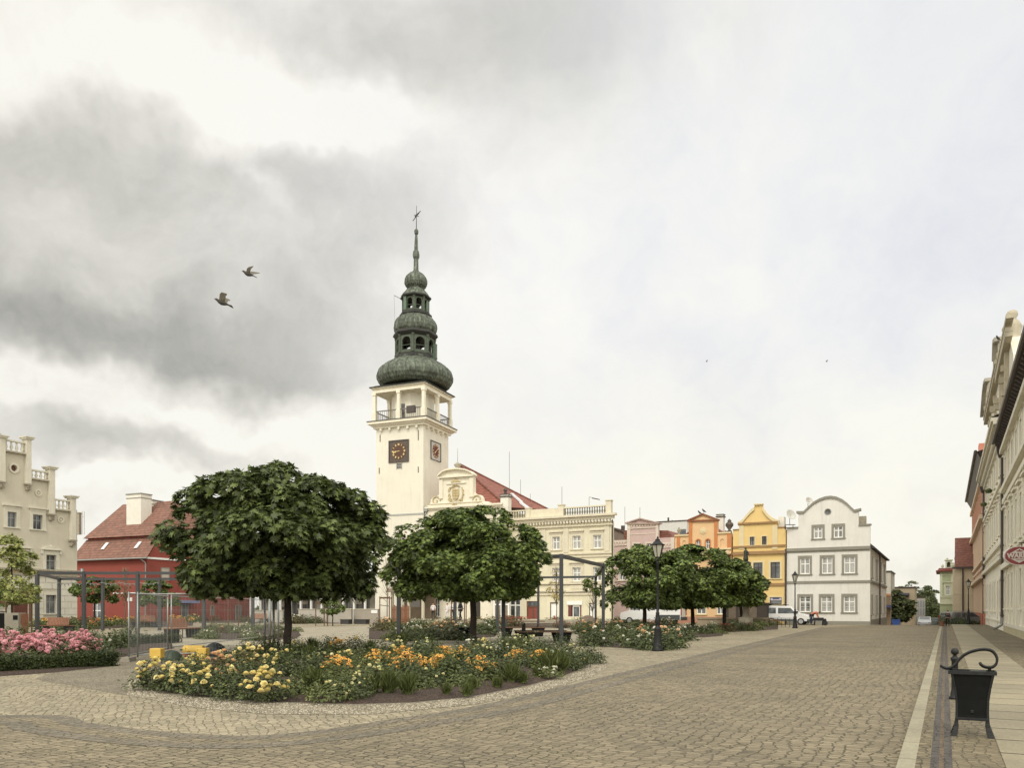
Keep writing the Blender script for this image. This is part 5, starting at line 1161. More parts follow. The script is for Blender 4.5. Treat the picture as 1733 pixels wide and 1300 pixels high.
b.build('rusticated_stone', mat('pale rusticated stone', lin(210, 205, 186, .98), .9, .07, 1.2, 30, .004, stain=.15), H.root)
b = MB(); b.tube([(H.x(56.5), -.5, 0), (H.x(56.5) + .25, -.4, H.z(57, 1002))], .05, 6); tag(b.build('flag_pole', PIPE, H.root), None)

# ================================================================= RED HOUSE
H = House('red_house', 'brick-red house with a big tiled mansard roof and white chimney', 'house', 249, 92, 24)
REDW = mat('brick red render', lin(158, 70, 54, .84), .9, .06, .8, 40, .002, stain=.1); x0 = H.x(126); P = H.p
ze = H.z(249, 944.5); zk = H.z(249, 905.5)
sy = lambda px: (lambda k: (k * H.O.y - H.O.x) / (H.n.x - k * H.n.y))((px - CX) / F)
D = 13.4; Dw = sy(425)
b = MB(); b.box(x0, 0, 0, Dw, -.3, ze); b.build('wall', REDW, H.root)
# lower roof slope over the front, its upper edge at zk
xr = -.1; run = 1.9; apx = D / 2
b = MB()
rt_ = tilemat('terracotta roof tiles', lin(140, 94, 74, .82), .33, .28)
b.add([(x0 - .3, -.45, ze - .02), (.45, -.45, ze - .02), (-.15, run, zk), (x0 - .3, run, zk)], [(0, 1, 2, 3)])
zr = H.z(250, 851, D / 2); yr = D / 2
b.add([(x0 - .3, run - .5, zk + .12), (.1, run - .5, zk + .12), (-2.5, yr, zr), (H.x(208, yr), yr, zr)], [(0, 1, 2, 3)])
b.add([(.1, run - .5, zk + .12), (.1, D - run + .5, zk + .12), (-2.5, yr, zr)], [(0, 1, 2)])
b.add([(.1, D - run + .5, zk + .12), (x0 - .3, D - run + .5, zk + .12), (H.x(208, yr), yr, zr), (-2.5, yr, zr)], [(0, 1, 2, 3)])
b.add([(x0 - .3, run - .5, zk + .12), (x0 - .3, D - run + .5, zk + .12), (H.x(208, yr), yr, zr)], [(0, 1, 2)])
b.build('roof', rt_, H.root)
b = MB(); b.add([(0, 0, ze), (0, D, ze), (-.0, D - run, zk), (-.0, run, zk)], [(0, 1, 2, 3)]); b.box(x0, -.02, run - .05, D - run, ze, zk + .1); b.build('gable_wall', REDW, H.root)
b = MB(); b.box(.003, .12, -.05, Dw, ze - .12, ze + .1); z_ = H.z(249, 1004); b.box(.003, .08, 0, Dw, z_ - .06, z_ + .06); b.box(H.x(192), 0, -.08, -.003, z_ - .06, z_ + .06); b.build('white_band', WHITE, H.root)
b = MB(); b.tube([(x0, -.5, ze - .05), (.5, -.5, ze - .05)], .1, 8); b.tube([(-.5, -.5, ze - .1), (-.1, -.15, ze - .6), (-.1, -.12, ze - 1), (-.1, -.12, 0)], .07, 8); b.build('gutter', ZINC, H.root)
for pa, pb, pt_, pbm in ((170, 181, 919, 931), (226, 236, 917.5, 929)):
    b = MB(); zz0, zz1 = H.z((pa + pb) / 2, pbm, .9), H.z((pa + pb) / 2, pt_, .9); fy = lambda z: -.45 + (z - ze) / (zk - ze) * (run + .45) - .06
    xa, xb = H.x(pa + 1, fy(zz0)), H.x(pa + 6, fy(zz0)); b.add([(xa, fy(zz0), zz0), (xb, fy(zz0), zz0), (xb, fy(zz1), zz1), (xa, fy(zz1), zz1), (xa, fy(zz0) - .08, zz0 + .05), (xb, fy(zz0) - .08, zz0 + .05), (xb, fy(zz1) - .08, zz1 + .05), (xa, fy(zz1) - .08, zz1 + .05)], [(4, 5, 6, 7), (0, 1, 5, 4), (1, 2, 6, 5), (2, 3, 7, 6), (3, 0, 4, 7)]); b.build('skylight', mat('bright skylight pane', (1,) * 4), H.root)
bk_ = 3.2
def chimL(pa, pb, pt_, pbm, bk, lab):
    xa, xb = H.x(pa, bk), H.x(pb, bk); b = MB(); zt_ = H.z((pa + pb) / 2, pt_, bk); b.box(xa, xb, bk, bk + 1.6, H.z(pa, pbm, bk) - 1, zt_); o = b.build('chimney', mat('white chimney render', (1,) * 4), H.root)
    b = MB(); b.box(xa - .08, xb + .08, bk - .08, bk + 1.68, zt_ + .003, zt_ + .12); b.box(xa - .04, xb + .04, bk - .04, bk + 1.64, zt_ - .5, zt_ - .4); b.build('chimney_cap', GREYTRIM, o)
chimL(214, 238.5, 837, 893, bk_, ''); chimL(241, 259, 848, 872, 6, '')
b = MB(); a = H.p(259, 846, 6); c = H.p(276, 851, 6); b.bar((a[0], 6, a[1]), (c[0], 6, c[1]), .1, .1); b.build('roof_rail', PIPE, H.root)
# windows of the red house: front and side
for q in ((136, 963, 142, 975), (158, 1022, 172, 1046)):
    r = H.rect(*q); b = MB(); b.box(r[0], r[1], -.02, .02, r[2], r[3]); g = b.build('window', GLASS, H.root); b = MB(); m_ = (r[0] + r[1]) / 2; b.box(m_ - .05, m_ + .05, -.05, -.023, r[2], r[3]); b.box(r[0], r[1], -.048, -.0235, (r[2] + r[3]) / 2 - .05, (r[2] + r[3]) / 2 + .05); b.build('frame', WHITE, g)
for pa, pb, pt_, pbm, kind in ((272, 287, 961, 983, 'w'), (270, 276, 926, 935, 'w'), (306, 318, 1023, 1052, 'd'), (355, 362, 1025, 1043, 'w'), (398, 408, 1024, 1050, 'd')):
    ya, yb = sy(pa), sy(pb); Ym = (H.O.xy + H.n * ((ya + yb) / 2)).y; za, zb = EYE + (HY - pbm) / F * Ym, EYE + (HY - pt_) / F * Ym
    b = MB(); b.box(-.02, .03, ya, yb, za, zb); g = b.build('door' if kind == 'd' else 'window', GLASS if pa != 272 else mat('pale blind', lin(186, 174, 160), .8), H.root)
    b = MB(); b.box(.033, .07, ya, ya + .12, za, zb); b.box(.033, .07, yb - .12, yb, za, zb); b.box(.033, .07, ya, yb, zb - .1, zb); b.build('frame', GREYTRIM, g)
ya, yb = sy(303), sy(326); Ym = (H.O.xy + H.n * ((ya + yb) / 2)).y; zz = EYE + (HY - 1020) / F * Ym; b = MB(); b.box(.003, 1.2, ya, yb, zz - .1, zz + .25); b.build('awning', mat('blue white awning', lin(120, 130, 170), .7, .3, 4), H.root)
q = H.rect(216, 1012, 224, 1018); b = MB(); b.box(q[0], q[1], -.05, -.003, q[2], q[3]); b.build('notice_board', WHITE, H.root)
# thing behind grey house: small chimney
b = MB(); b.box(-.35, .35, -.3, .3, 0, 2.6); b.box(-.42, .42, -.36, .36, 2.6, 2.75); b.tube([(.6, 0, 0), (.6, 0, 2.9)], .03, 5); b.tube([(.85, 0, 0), (.85, 0, 2.9)], .03, 5); b.tube([(.6, 0, 2.2), (.85, 0, 2.2)], .02, 4); b.build('dummy', STONE) if False else None
tag(b.build('chimney_stack', STONE, None, PT(131, 905, 99)), 'small grey chimney stack between the grey and the red house', 'chimney')

# ================================================================= BACK LEFT: pale hoarding, glazed pavilion
H = House('glazed_pavilion', 'low glazed shop pavilion with white posts left of the tower', 'pavilion', 640, 97, TA)
x0 = H.x(428); zt = H.z(560, 1000); b = MB(); b.box(x0, 0, 1.2, 8, 0, zt); b.build('glass_wall', glassmat('dark pavilion glass', (.06, .065, .065, 1), .1, (.28, .27, .25, 1)), H.root)
b = MB(); b.box(x0 - .5, .5, -1, 8.5, zt, zt + .5); b.build('roof', mat('pale flat roof', lin(206, 202, 190, .9), .8), H.root)
for i in range(13): xx = x0 + i * (-x0) / 12; b = MB(); b.box(xx - .12, xx + .12, -.5, -.26, 0, zt); b.build('post', WHITE, H.root)
b = MB()
for i in range(7): xx = x0 + (i + .3) * (-x0) / 7; b.box(xx, xx + 1.6, 1.1, 1.197, 1.5 + (i % 3) * .3, 3.2)
b.each('fascia_panel', mat('pale panels', lin(176, 170, 150, .9), .7, .2, 1), H.root)
for i, (pa, pb, pt_, Y, mm) in enumerate(((425, 478, 1034, 88, lin(184, 180, 166, .9)), (505, 552, 1032, 86, lin(190, 182, 166, .9)), (553, 594, 1031.5, 84, lin(176, 168, 152, .9)), (598, 640, 1032, 84, lin(168, 158, 142, .9)))):
    Hh = House('wall_panel', ['pale low wall panel beside the red house', 'pale low wall panel behind the flower bed left of the tower', 'largest plain grey wall panel left of the tower', 'grey wall panel with a white notice beside the porch'][i], 'wall', pb, Y, TA, 'low pale wall panels at the back of the square')
    xa = Hh.x(pa); b = MB(); b.box(xa, 0, 0, .2, 0, Hh.z((pa + pb) / 2, pt_)); b.build('panel', mat('panel %d' % i, mm, .9, .06), Hh.root)
    b = MB(); b.box(xa - .05, .05, -.06, .26, Hh.z((pa + pb) / 2, pt_) + .003, Hh.z((pa + pb) / 2, pt_) + .06); b.build('coping', CT3, Hh.root)
    if i == 3: q = Hh.rect(628.5, 1033, 639, 1038.5); b = MB(); b.box(q[0], q[1], -.05, -.003, q[2], q[3]); b.build('notice', WHITE, Hh.root)
for i, (pa, pb) in enumerate(((578, 594), (601, 624))):
    p = PT((pa + pb) / 2, 1054, 80); w_ = (pb - pa) / F * 80 / 2; b = MB(); b.box(-w_, w_, -.35, .35, 0, .42); b.box(-w_ - .04, w_ + .04, -.39, .39, .423, .48)
    tag(b.build('planter', mat('dark planter', lin(58, 56, 54), .7, .15), None, (p.x, p.y, 0), (0, 0, R(-TA))), ['shorter dark planter box near the white roses', 'longer dark planter box before the grey wall panel'][i], 'planter', 'dark planter boxes at the back of the square')
# ================================================================= VEGETATION
import numpy as np
LEAF_MAPLE = np.array([(0, -.05), (.26, -.14), (.24, .08), (.52, .14), (.27, .3), (.38, .62), (.14, .5), (0, .92), (-.14, .5), (-.38, .62), (-.27, .3), (-.52, .14), (-.24, .08), (-.26, -.14)], float)
LEAF_STAR = np.array([(0, 0), (.3, -.06), (.5, .3), (.24, .42), (0, .9), (-.24, .42), (-.5, .3), (-.3, -.06)], float)
LEAF_OVAL = np.array([(0, 0), (.24, .3), (.2, .65), (0, 1), (-.2, .65), (-.24, .3)], float)
BLADE = np.array([(-.03, 0), (.03, 0), (.025, .6), (0, 1), (-.025, .6)], float)
def leaves_mesh(name, P, N, T, S, shape, material, fold=.25, droop=.2):
    """P positions, N normals, T tip directions (n,3), S sizes (n)"""
    n = len(P); N = N / np.linalg.norm(N, axis=1, keepdims=True)
    T = T - N * np.sum(T * N, axis=1, keepdims=True); T = T / np.maximum(np.linalg.norm(T, axis=1, keepdims=True), 1e-6)
    X = np.cross(T, N); k = len(shape)
    x = shape[:, 0]; y = shape[:, 1]; z = -fold * np.abs(x) - droop * y * y
    V_ = P[:, None, :] + S[:, None, None] * (X[:, None, :] * x[None, :, None] + T[:, None, :] * y[None, :, None] + N[:, None, :] * z[None, :, None])
    V_ = V_.reshape(-1, 3)
    # a fan of triangles about the first point keeps every leaf one island
    tris = np.array([(0, i, i + 1) for i in range(1, k - 1)])
    Fc = (np.arange(n)[:, None, None] * k + tris[None]).reshape(-1)
    me = bpy.data.meshes.new(name); me.vertices.add(len(V_)); me.vertices.foreach_set('co', V_.astype(np.float32).ravel())
    nt = len(Fc) // 3; me.loops.add(nt * 3); me.loops.foreach_set('vertex_index', Fc.astype(np.int32)); me.polygons.add(nt)
    me.polygons.foreach_set('loop_start', np.arange(0, nt * 3, 3, dtype=np.int32)); me.polygons.foreach_set('loop_total', np.full(nt, 3, dtype=np.int32))
    me.materials.append(material); me.update(calc_edges=True); me.validate(); return me
def crown_mesh(name, prof, seed, nclump, nleaf, size, material, shape=LEAF_MAPLE, cr=(.42, .7), lump=.16, flat=.75, inner=.15, squash=(1, 1)):
    rg = np.random.default_rng(seed); zs = np.array([p[0] for p in prof]); rs = np.array([p[1] for p in prof])
    seg = np.sqrt(np.diff(zs) ** 2 + np.diff(rs) ** 2) * (rs[1:] + rs[:-1]) / 2 + 1e-6; cs = np.concatenate([[0], np.cumsum(seg)]) / seg.sum()
    def onenv(n, kk):
        u = rg.random(n); idx = np.clip(np.searchsorted(cs, u) - 1, 0, len(seg) - 1); f = (u - cs[idx]) / (cs[idx + 1] - cs[idx])
        z = zs[idx] + f * (zs[idx + 1] - zs[idx]); r = (rs[idx] + f * (rs[idx + 1] - rs[idx])) * kk; a = rg.random(n) * 2 * np.pi
        return np.stack([np.cos(a) * r * squash[0], np.sin(a) * r * squash[1], z], 1)
    # main limbs carry rounded masses of foliage; clumps sit on those masses
    rmax = rs.max(); nm = max(16, int(nclump / 6)); Mc = onenv(nm, rg.uniform(.72, .88 + lump * .5, nm)); Mc[:, 2] = np.minimum(Mc[:, 2], zs.max() - .35); Rm = rmax * rg.uniform(.20, .30, nm)
    ctr = np.array([0, 0, (zs.max() + zs.min()) / 2]); mi = rg.integers(0, nm, nclump); dd = rg.normal(0, 1, (nclump, 3)); od = Mc[mi] - ctr; od /= np.linalg.norm(od, axis=1, keepdims=True)
    dd += od * .9; dd /= np.linalg.norm(dd, axis=1, keepdims=True); C_ = Mc[mi] + dd * Rm[mi][:, None] * np.array([1, 1, .8]) * rg.uniform(.75, 1.1, nclump)[:, None]
    ins = rg.random(nclump) < inner; Ci = onenv(nclump, rg.random(nclump) ** .5 * .8); Ci[:, 2] = Ci[:, 2] * .85 + ctr[2] * .15; C_ = np.where(ins[:, None], Ci, C_); C_[:, 2] = np.maximum(C_[:, 2], zs.min() + .1)
    axis = np.stack([np.zeros(nclump), np.zeros(nclump), np.full(nclump, (zs.max() + zs.min() * 2) / 3)], 1); outd = C_ - axis; outd /= np.linalg.norm(outd, axis=1, keepdims=True)
    R_ = rg.uniform(cr[0], cr[1], nclump)
    per = max(1, nleaf // nclump); ci = np.repeat(np.arange(nclump), per); n = len(ci)
    d = rg.normal(0, 1, (n, 3)); d /= np.linalg.norm(d, axis=1, keepdims=True)
    d = d + outd[ci] * .75 + np.array([0, 0, .35]); d /= np.linalg.norm(d, axis=1, keepdims=True)
    rad = R_[ci] * (1 - .45 * rg.random(n) ** 2); Pp = C_[ci] + d * rad[:, None] * np.array([1, 1, flat])
    Nn_ = d * .55 + np.array([0, 0, .75]) + rg.normal(0, .42, (n, 3))
    Tt = d * np.array([1, 1, .2]) + np.array([0, 0, -.35]) + outd[ci] * .3 + rg.normal(0, .45, (n, 3))
    S_ = size * rg.uniform(.5, 1.15, n)
    return leaves_mesh(name, Pp, Nn_, Tt, S_, shape, material)
def trunk_mesh(name, h, r0, r1, limbs, seed, spread, zc0, zc1, material, lean=0.0):
    b = MB(); b.smooth = True; rg = random.Random(seed)
    pts = [(lean * (i / 8) ** 1.5 + rg.uniform(-.02, .02), rg.uniform(-.02, .02), h * i / 8 - .05) for i in range(9)]
    b.tube(pts, [r0 * 1.35] + [r0 + (r1 - r0) * i / 8 for i in range(1, 9)], 10)
    for i in range(limbs):
        a = 2 * math.pi * i / limbs + rg.uniform(-.3, .3); z0 = h * rg.uniform(.75, .98); L_ = spread * rg.uniform(.6, .95); zt = rg.uniform(zc0, zc1)
        p = [(lean, 0, z0), (lean + math.cos(a) * L_ * .3, math.sin(a) * L_ * .3, z0 + (zt - z0) * .5), (lean + math.cos(a) * L_ * .65, math.sin(a) * L_ * .65, z0 + (zt - z0) * .8), (lean + math.cos(a) * L_, math.sin(a) * L_, zt)]
        b.tube(p, [r1 * .6, r1 * .45, r1 * .28, r1 * .12], 6)
    return b.mesh(name, material)
ML = leafmat('dark maple leaves', lin(44, 54, 22, .85), lin(76, 90, 36, .95), lin(116, 132, 60, 1.0), .5)
ML2 = leafmat('bright maple leaves', lin(48, 60, 22, .88), lin(82, 100, 36, .95), lin(126, 146, 56, 1.0), .5, lin(150, 150, 50, .9))
ML3 = leafmat('fresh green leaves', lin(84, 96, 34, .9), lin(134, 144, 60, .95), lin(176, 178, 92, .95), .55, lin(190, 160, 70, .9))
def tree(name, loc, label, prof, seed, ncl, nlf, size, m, th, tr, group='globe maples on the square', shape=LEAF_MAPLE, cr=(.42, .7), lump=.16, limbs=9, lean=0, squash=(1, 1), rz=0, inner=.2, off=0):
    t = empty(name, loc, rz, label, 'tree', group)
    me = crown_mesh('crown', prof, seed, ncl, nlf, size, m, shape, cr, lump, inner=inner, squash=squash); mkobj('crown', me, t, (off, 0, 0))
    zz = [p[0] for p in prof]; mkobj('trunk', trunk_mesh('trunk', th, tr, tr * .7, limbs, seed, max(p[1] for p in prof) * .85, zz[0] + .6, zz[-1] - .6, BARK, lean), t)
    return t
p = G(487, 1113)
tree('maple_tree', p, 'largest and nearest globe maple, rising from the front flower bed', [(2.3, .6), (2.4, 2.0), (2.8, 2.7), (3.4, 3.05), (4.1, 3.0), (4.6, 2.6), (5.05, 1.95), (5.4, 1.1), (5.55, .1)], 4, 400, 42000, .25, ML, 2.9, .135, lump=.16, squash=(.91, .95), off=-.34, inner=.38, cr=(.32, .75))
p = G(801, 1090)
tree('maple_tree', p, 'second nearest globe maple, in front of the town hall, beside the grey frame', [(2.3, .5), (2.35, 2.2), (2.7, 3.0), (3.4, 3.3), (4.1, 3.05), (4.7, 2.3), (5.25, 1.2), (5.75, .3)], 9, 380, 44000, .22, ML2, 3.0, .17, lump=.12, cr=(.4, .66), off=.0, inner=.3)
gm = [(1091, 1072, 'globe maple directly behind the nearest street lamp', 12, 3.25, 4.6), (1172, 1069, 'globe maple standing between the lamp and the yellow house', 15, 2.75, 4.7), (1226, 1069, 'globe maple before the dark kiosk, with the statue behind it', 18, 2.2, 4.5), (1254, 1062, 'farthest dark globe maple, right end of the row by the yellow house', 21, 1.8, 4.9)]
for (px, py, lb, sd, rw, hh) in gm:
    q = G(px, py); k = (EYE + (HY - (937 if sd < 20 else 955)) / F * q.y) / 5.5; kb = (EYE + (HY - 1026) / F * q.y)
    top_ = EYE + (HY - {12: 940, 15: 936, 18: 956, 21: 970}[sd]) / F * q.y; bot = EYE + (HY - {12: 1024, 15: 1022, 18: 1020, 21: 1018}[sd]) / F * q.y
    H_ = top_ - bot; prof = [(bot, .4), (bot + .05, rw * .6), (bot + .1 * H_, rw * .9), (bot + .3 * H_, rw), (bot + .55 * H_, rw * .9), (bot + .78 * H_, rw * .66), (bot + .93 * H_, rw * .35), (top_, .1)]
    tree('maple_tree', q, lb, prof, sd, 230, 19000, .25, ML2 if sd < 20 else ML, bot + .5, .15, shape=LEAF_STAR, cr=(.38, .6), inner=.3)
for (px, py, tp, bt, rw, lb, sd) in ((160, 1062, 980, 1017, 1.75, 'small umbrella-shaped maple before the red house front', 31), (272, 1062, 983, 1022, 1.55, 'small round maple seen through the wire fence panel', 33), (563, 1060, 1014, 1036, .8, 'tiny young tree before the pale wall panels', 35), (-8, 1062, 985, 1022, 1.6, 'small dark maple cut by the left edge of the photo', 36)):
    q = G(px, py); top_ = EYE + (HY - tp) / F * q.y; bot = EYE + (HY - bt) / F * q.y; H_ = top_ - bot
    prof = [(bot, .3), (bot + .05, rw * .7), (bot + .25 * H_, rw), (bot + .6 * H_, rw * .8), (bot + .9 * H_, rw * .4), (top_, .1)]
    tree('maple_tree', q, lb, prof, sd, 70 if rw > 1 else 24, 4200 if rw > 1 else 900, .24, ML2, bot + .4, .09 if rw > 1 else .05, shape=LEAF_STAR, cr=(.3, .45))
# young staked tree on the left
q = G(20, 1078)
t = tree('young_tree', q, 'slender young yellow-green tree tied to a wooden stake frame', [(2.1, .3), (2.2, 1.2), (3.0, 1.35), (3.9, 1.05), (4.8, .7), (5.6, .3), (5.95, .05)], 41, 85, 3600, .2, ML3, 4.6, .055, group=None, shape=LEAF_STAR, cr=(.28, .5), limbs=12, lump=.25, inner=.3)
def stakes(px, py, w_, h, label, n=3, Y=None, d=None):
    q = G(px, py); t = empty('tree_stakes', (q.x, q.y, 0), R(-TH), label, 'tree stakes', 'timber stakes round the young trees'); d = d or w_ / 2
    for (x, y) in ((-w_ / 2, -d), (w_ / 2, -d), (0, d))[:n] if n < 4 else ((-w_ / 2, -d), (w_ / 2, -d), (w_ / 2, d), (-w_ / 2, d)):
        b = MB(); b.tube([(x, y, 0), (x, y, h)], .045, 8); b.build('stake', DWOOD, t)
    b = MB(); b.bar((-w_ / 2 - .05, -d, h - .1), (w_ / 2 + .05, -d, h - .1), .04, .1); b.bar((-w_ / 2, -d + .03, h - .15), (0, d, h - .15), .04, .08); b.bar((w_ / 2, -d + .03, h - .15), (0, d, h - .15), .04, .08); b.build('crossbar', DWOOD, t)
    b = MB(); b.bar((-w_ / 2, -d - .03, h * .72), (w_ / 2, -d - .03, h * .68), .02, .05); b.build('strap', IRON, t)
    return t
stakes(24, 1077, 2.0, 2.05, 'wooden stake frame round the slender young tree at the left edge')
stakes(657, 1062, 1.0, 2.6, 'wooden stakes round the bare twiggy tree left of the tower porch', Y=0)
stakes(782, 1062, 1.3, 2.3, 'wooden stake frame behind the walking man before the town hall')
stakes(388, 1062, 2.0, 2.7, 'pale wooden stakes under the big maple, in front of the red house')
stakes(548, 1060, 1.0, 2.2, 'thin stakes round the tiny tree before the wall panels')
def bare(px, py, top_, w_, label, seed, m, leafy=None):
    q = G(px, py); h = EYE + (HY - top_) / F * q.y; rg = random.Random(seed); t = empty('young_tree', q, 0, label, 'tree', None)
    b = MB(); b.smooth = True; b.tube([(0, 0, 0), (.02, 0, h * .5), (0, 0, h)], [.05, .035, .008], 6)
    for i in range(46):
        z0 = h * rg.uniform(.35, .9); a = rg.uniform(0, 6.28); L_ = w_ * rg.uniform(.5, 1) * (1.15 - z0 / h); zt = z0 + h * rg.uniform(.1, .32)
        b.tube([(0, 0, z0), (math.cos(a) * L_ * .6, math.sin(a) * L_ * .6, (z0 + zt) / 2), (math.cos(a) * L_, math.sin(a) * L_, min(zt, h * 1.02))], [.016, .011, .005], 4)
    b.build('trunk', m, t)
    if leafy: mkobj('crown', crown_mesh('crown', [(h * .5, .1), (h * .55, w_ * .8), (h * .8, w_ * .6), (h, .05)], seed, 26, leafy[1], .16, leafy[0], LEAF_OVAL, (.2, .35), .3, inner=.4), t)
    return t
TW = mat('pale brown twigs', lin(138, 122, 98, .85), .9, .15, 5)
bare(655, 1062, 944, 1.1, 'leafless twiggy young tree left of the clock tower foot', 3, TW)
bare(212, 1063, 962, .9, 'thin brownish half-dead young tree before the red house', 5, TW, (leafmat('withered leaves', lin(80, 60, 34), lin(122, 92, 58), lin(140, 112, 70)), 420))
bare(1003, 1066, 985, .9, 'thin bare tree before the cream three-storey house', 6, TW); bare(942, 1064, 962, .8, 'slender yellow-leaved young tree beside the tall grey frame post', 8, TW, (leafmat('yellow leaves', lin(130, 120, 40), lin(170, 150, 60), lin(196, 176, 90)), 420))
# far street trees
FG = leafmat('distant foliage', lin(52, 66, 32, .8), lin(84, 96, 50, .85), lin(122, 128, 72, .9), .7)
for (px, Y, top_, bt, rw, lb, sd) in ((1518, 106, 1000, 1047, 1.5, 'green street tree against the beige warehouse', 51), (1545, 150, 990, 1045, 3.2, 'tree crown rising over the roof of the beige warehouse', 52), (1571, 160, 996, 1052, 1.9, 'tall thin airy birch beyond the panelled building', 53), (1583, 150, 1026, 1056, 2.3, 'dark bushy tree beside the green house', 54), (1559, 190, 1000, 1040, 2.6, 'distant tree in the gap above the panelled building', 55)):
    top2 = EYE + (HY - top_) / F * Y; bot = EYE + (HY - bt) / F * Y; H_ = top2 - bot; q = PT(px, 1050, Y); z0 = -3
    prof = [(bot - z0, rw * .4), (bot - z0 + .2 * H_, rw * .9), (bot - z0 + .45 * H_, rw), (bot - z0 + .75 * H_, rw * .7), (top2 - z0, .1)]
    tree('street_tree', (q.x, q.y, z0), lb, prof, sd, 130, 7000, .32, FG, bot - z0 + 1, .15, 'trees along the side street', LEAF_STAR, (.5, .9), .25, limbs=5, inner=.3)
b = MB(); b.box(-9, 9, -.4, .4, 0, .1)
# a far tree line closing the horizon
rgn = np.random.default_rng(77); n = 26000; th = rgn.uniform(-.85, 1.1, n); dist = rgn.uniform(300, 340, n); hh = (7 + 4 * np.sin(th * 23) + 2.5 * np.sin(th * 61)) * rgn.random(n) ** .6
P_ = np.stack([np.sin(th) * dist, np.cos(th) * dist, -3 + hh], 1); N_ = rgn.normal(0, .4, (n, 3)) + np.array([0, -.5, .6]); T_ = rgn.normal(0, 1, (n, 3))
tag(mkobj('distant_wood', leaves_mesh('distant_wood', P_, N_, T_, np.full(n, 3.2), LEAF_STAR, FG)), 'far wood closing the view beyond the town', 'wood', kind='stuff')

# ---------------------------------------------------------------- bushes and flowers
GLF = leafmat('rose leaves', lin(44, 54, 24, .8), lin(74, 86, 40, .9), lin(112, 124, 64, .95), .5)
GLF2 = leafmat('light shrub leaves', lin(58, 70, 28, .8), lin(96, 108, 48, .85), lin(136, 142, 76, .9), .6)
GLFR = leafmat('reddish rose leaves', lin(58, 56, 28, .8), lin(96, 86, 48, .85), lin(126, 120, 66, .9), .6)
GRS = leafmat('grass blades', lin(78, 92, 40, .9), lin(118, 132, 62, .95), lin(158, 166, 98, .95), .6)
HDG = leafmat('box hedge leaves', lin(32, 44, 16, .8), lin(56, 70, 26, .85), lin(88, 100, 40, .9), .55)
def bush_mesh(seed, r, h, n, size, m, loose=.25, shape=LEAF_OVAL, hollow=.35):
    rg = np.random.default_rng(seed); a = rg.random(n) * 2 * np.pi; el = np.arccos(1 - rg.random(n) * 1.05); rad = (hollow + (1 - hollow) * rg.random(n) ** .45) * (1 + .22 * np.sin(3 * a + seed) * np.sin(el * 3) + rg.normal(0, loose * .5, n))
    d = np.stack([np.sin(el) * np.cos(a), np.sin(el) * np.sin(a), np.cos(el)], 1); P0 = d * rad[:, None] * np.array([r, r, h]); P0[:, 2] = np.abs(P0[:, 2]) + .02
    return leaves_mesh('foliage', P0, d * .6 + np.array([0, 0, .6]) + rg.normal(0, .45, (n, 3)), d + rg.normal(0, .6, (n, 3)), size * rg.uniform(.6, 1.2, n), shape, m, .2, .15)
def grass_mesh(seed, r, h, n, m):
    rg = np.random.default_rng(seed); a = rg.random(n) * 2 * np.pi; d = np.stack([np.cos(a), np.sin(a), np.zeros(n)], 1); k = rg.random(n)
    P0 = d * (k * r * .25)[:, None]; T_ = d * (k * .9)[:, None] + np.array([0, 0, 1.1]); N_ = d + rg.normal(0, .3, (n, 3))
    return leaves_mesh('blades', P0, N_, T_, h * rg.uniform(.6, 1.15, n), np.array([(-.010, 0), (.010, 0), (.009, .5), (0, 1), (-.009, .5)], float), m, 0, .35 * 1.0)
def petal_mesh(name, r, c_mat, rings=((7, .35, .95), (7, .7, .75), (5, 1.0, .5)), dome=.7):
    b = MB(); rg = random.Random(hash(name) % 99)
    for j, (n, up, rad) in enumerate(rings):
        for k in range(n):
            a = 2 * math.pi * k / n + j * .5; ca, sa = math.cos(a), math.sin(a); w_ = r * .62 * rad + .004; z0 = r * dome * up * .35; z1 = r * dome * up
            q = [(0, -w_ * .3, z0 * .4), (r * rad * .8, -w_, z0 + (z1 - z0) * .5), (r * rad, 0, z1), (r * rad * .8, w_, z0 + (z1 - z0) * .5), (0, w_ * .3, z0 * .4)]
            vs_ = [(x * ca - y * sa, x * sa + y * ca, z + r * .15 * j) for x, y, z in q]; b.add(vs_, [(0, 1, 2), (0, 2, 4), (4, 2, 3)])
    b.smooth = True; b.lathe([(r * .42, r * .1), (r * .4, r * .75 * dome + r * .2), (r * .2, r * dome + r * .3), (.001, r * dome + r * .32)], 7, cap=False)
    return b.mesh(name, c_mat)
def pet(name, c1, c2): return leafmat(name, c1, c2, c2, .6)
YELp = pet('yellow rose petals', lin(230, 206, 116, .98), lin(244, 230, 156, 1)); WHp = pet('white rose petals', lin(226, 220, 196), lin(240, 238, 222)); CRp = pet('pale cream petals', lin(226, 216, 140, .95), lin(238, 232, 176))
PKp = pet('pink rose petals', lin(206, 122, 136, .92), lin(236, 176, 180, .98)); ORp = pet('orange coneflower petals', lin(234, 158, 40, 1.05), lin(248, 190, 62, 1.1)); PCp = pet('peach rose petals', lin(226, 168, 106, .95), lin(240, 206, 158)); RDp = pet('red rose petals', lin(184, 70, 54, .9), lin(214, 106, 84, .92))
ROSE = {k: petal_mesh('blossom', r, m_) for k, r, m_ in (('y', .055, YELp), ('w', .045, WHp), ('c', .042, CRp), ('k', .05, PKp), ('p', .055, PCp), ('r', .05, RDp))}
b = MB(); b.cur = 0
for k in range(11):
    a = 2 * math.pi * k / 11; ca, sa = math.cos(a), math.sin(a); q = [(.012, -.006, 0), (.035, -.010, .002), (.052, 0, -.008), (.035, .010, .002), (.012, .006, 0)]
    b.add([(x * ca - y * sa, x * sa + y * ca, z) for x, y, z in q], [(0, 1, 2), (0, 2, 4), (4, 2, 3)])
b.cur = 1; b.lathe([(.015, -.004), (.013, .012), (.004, .018)], 7)
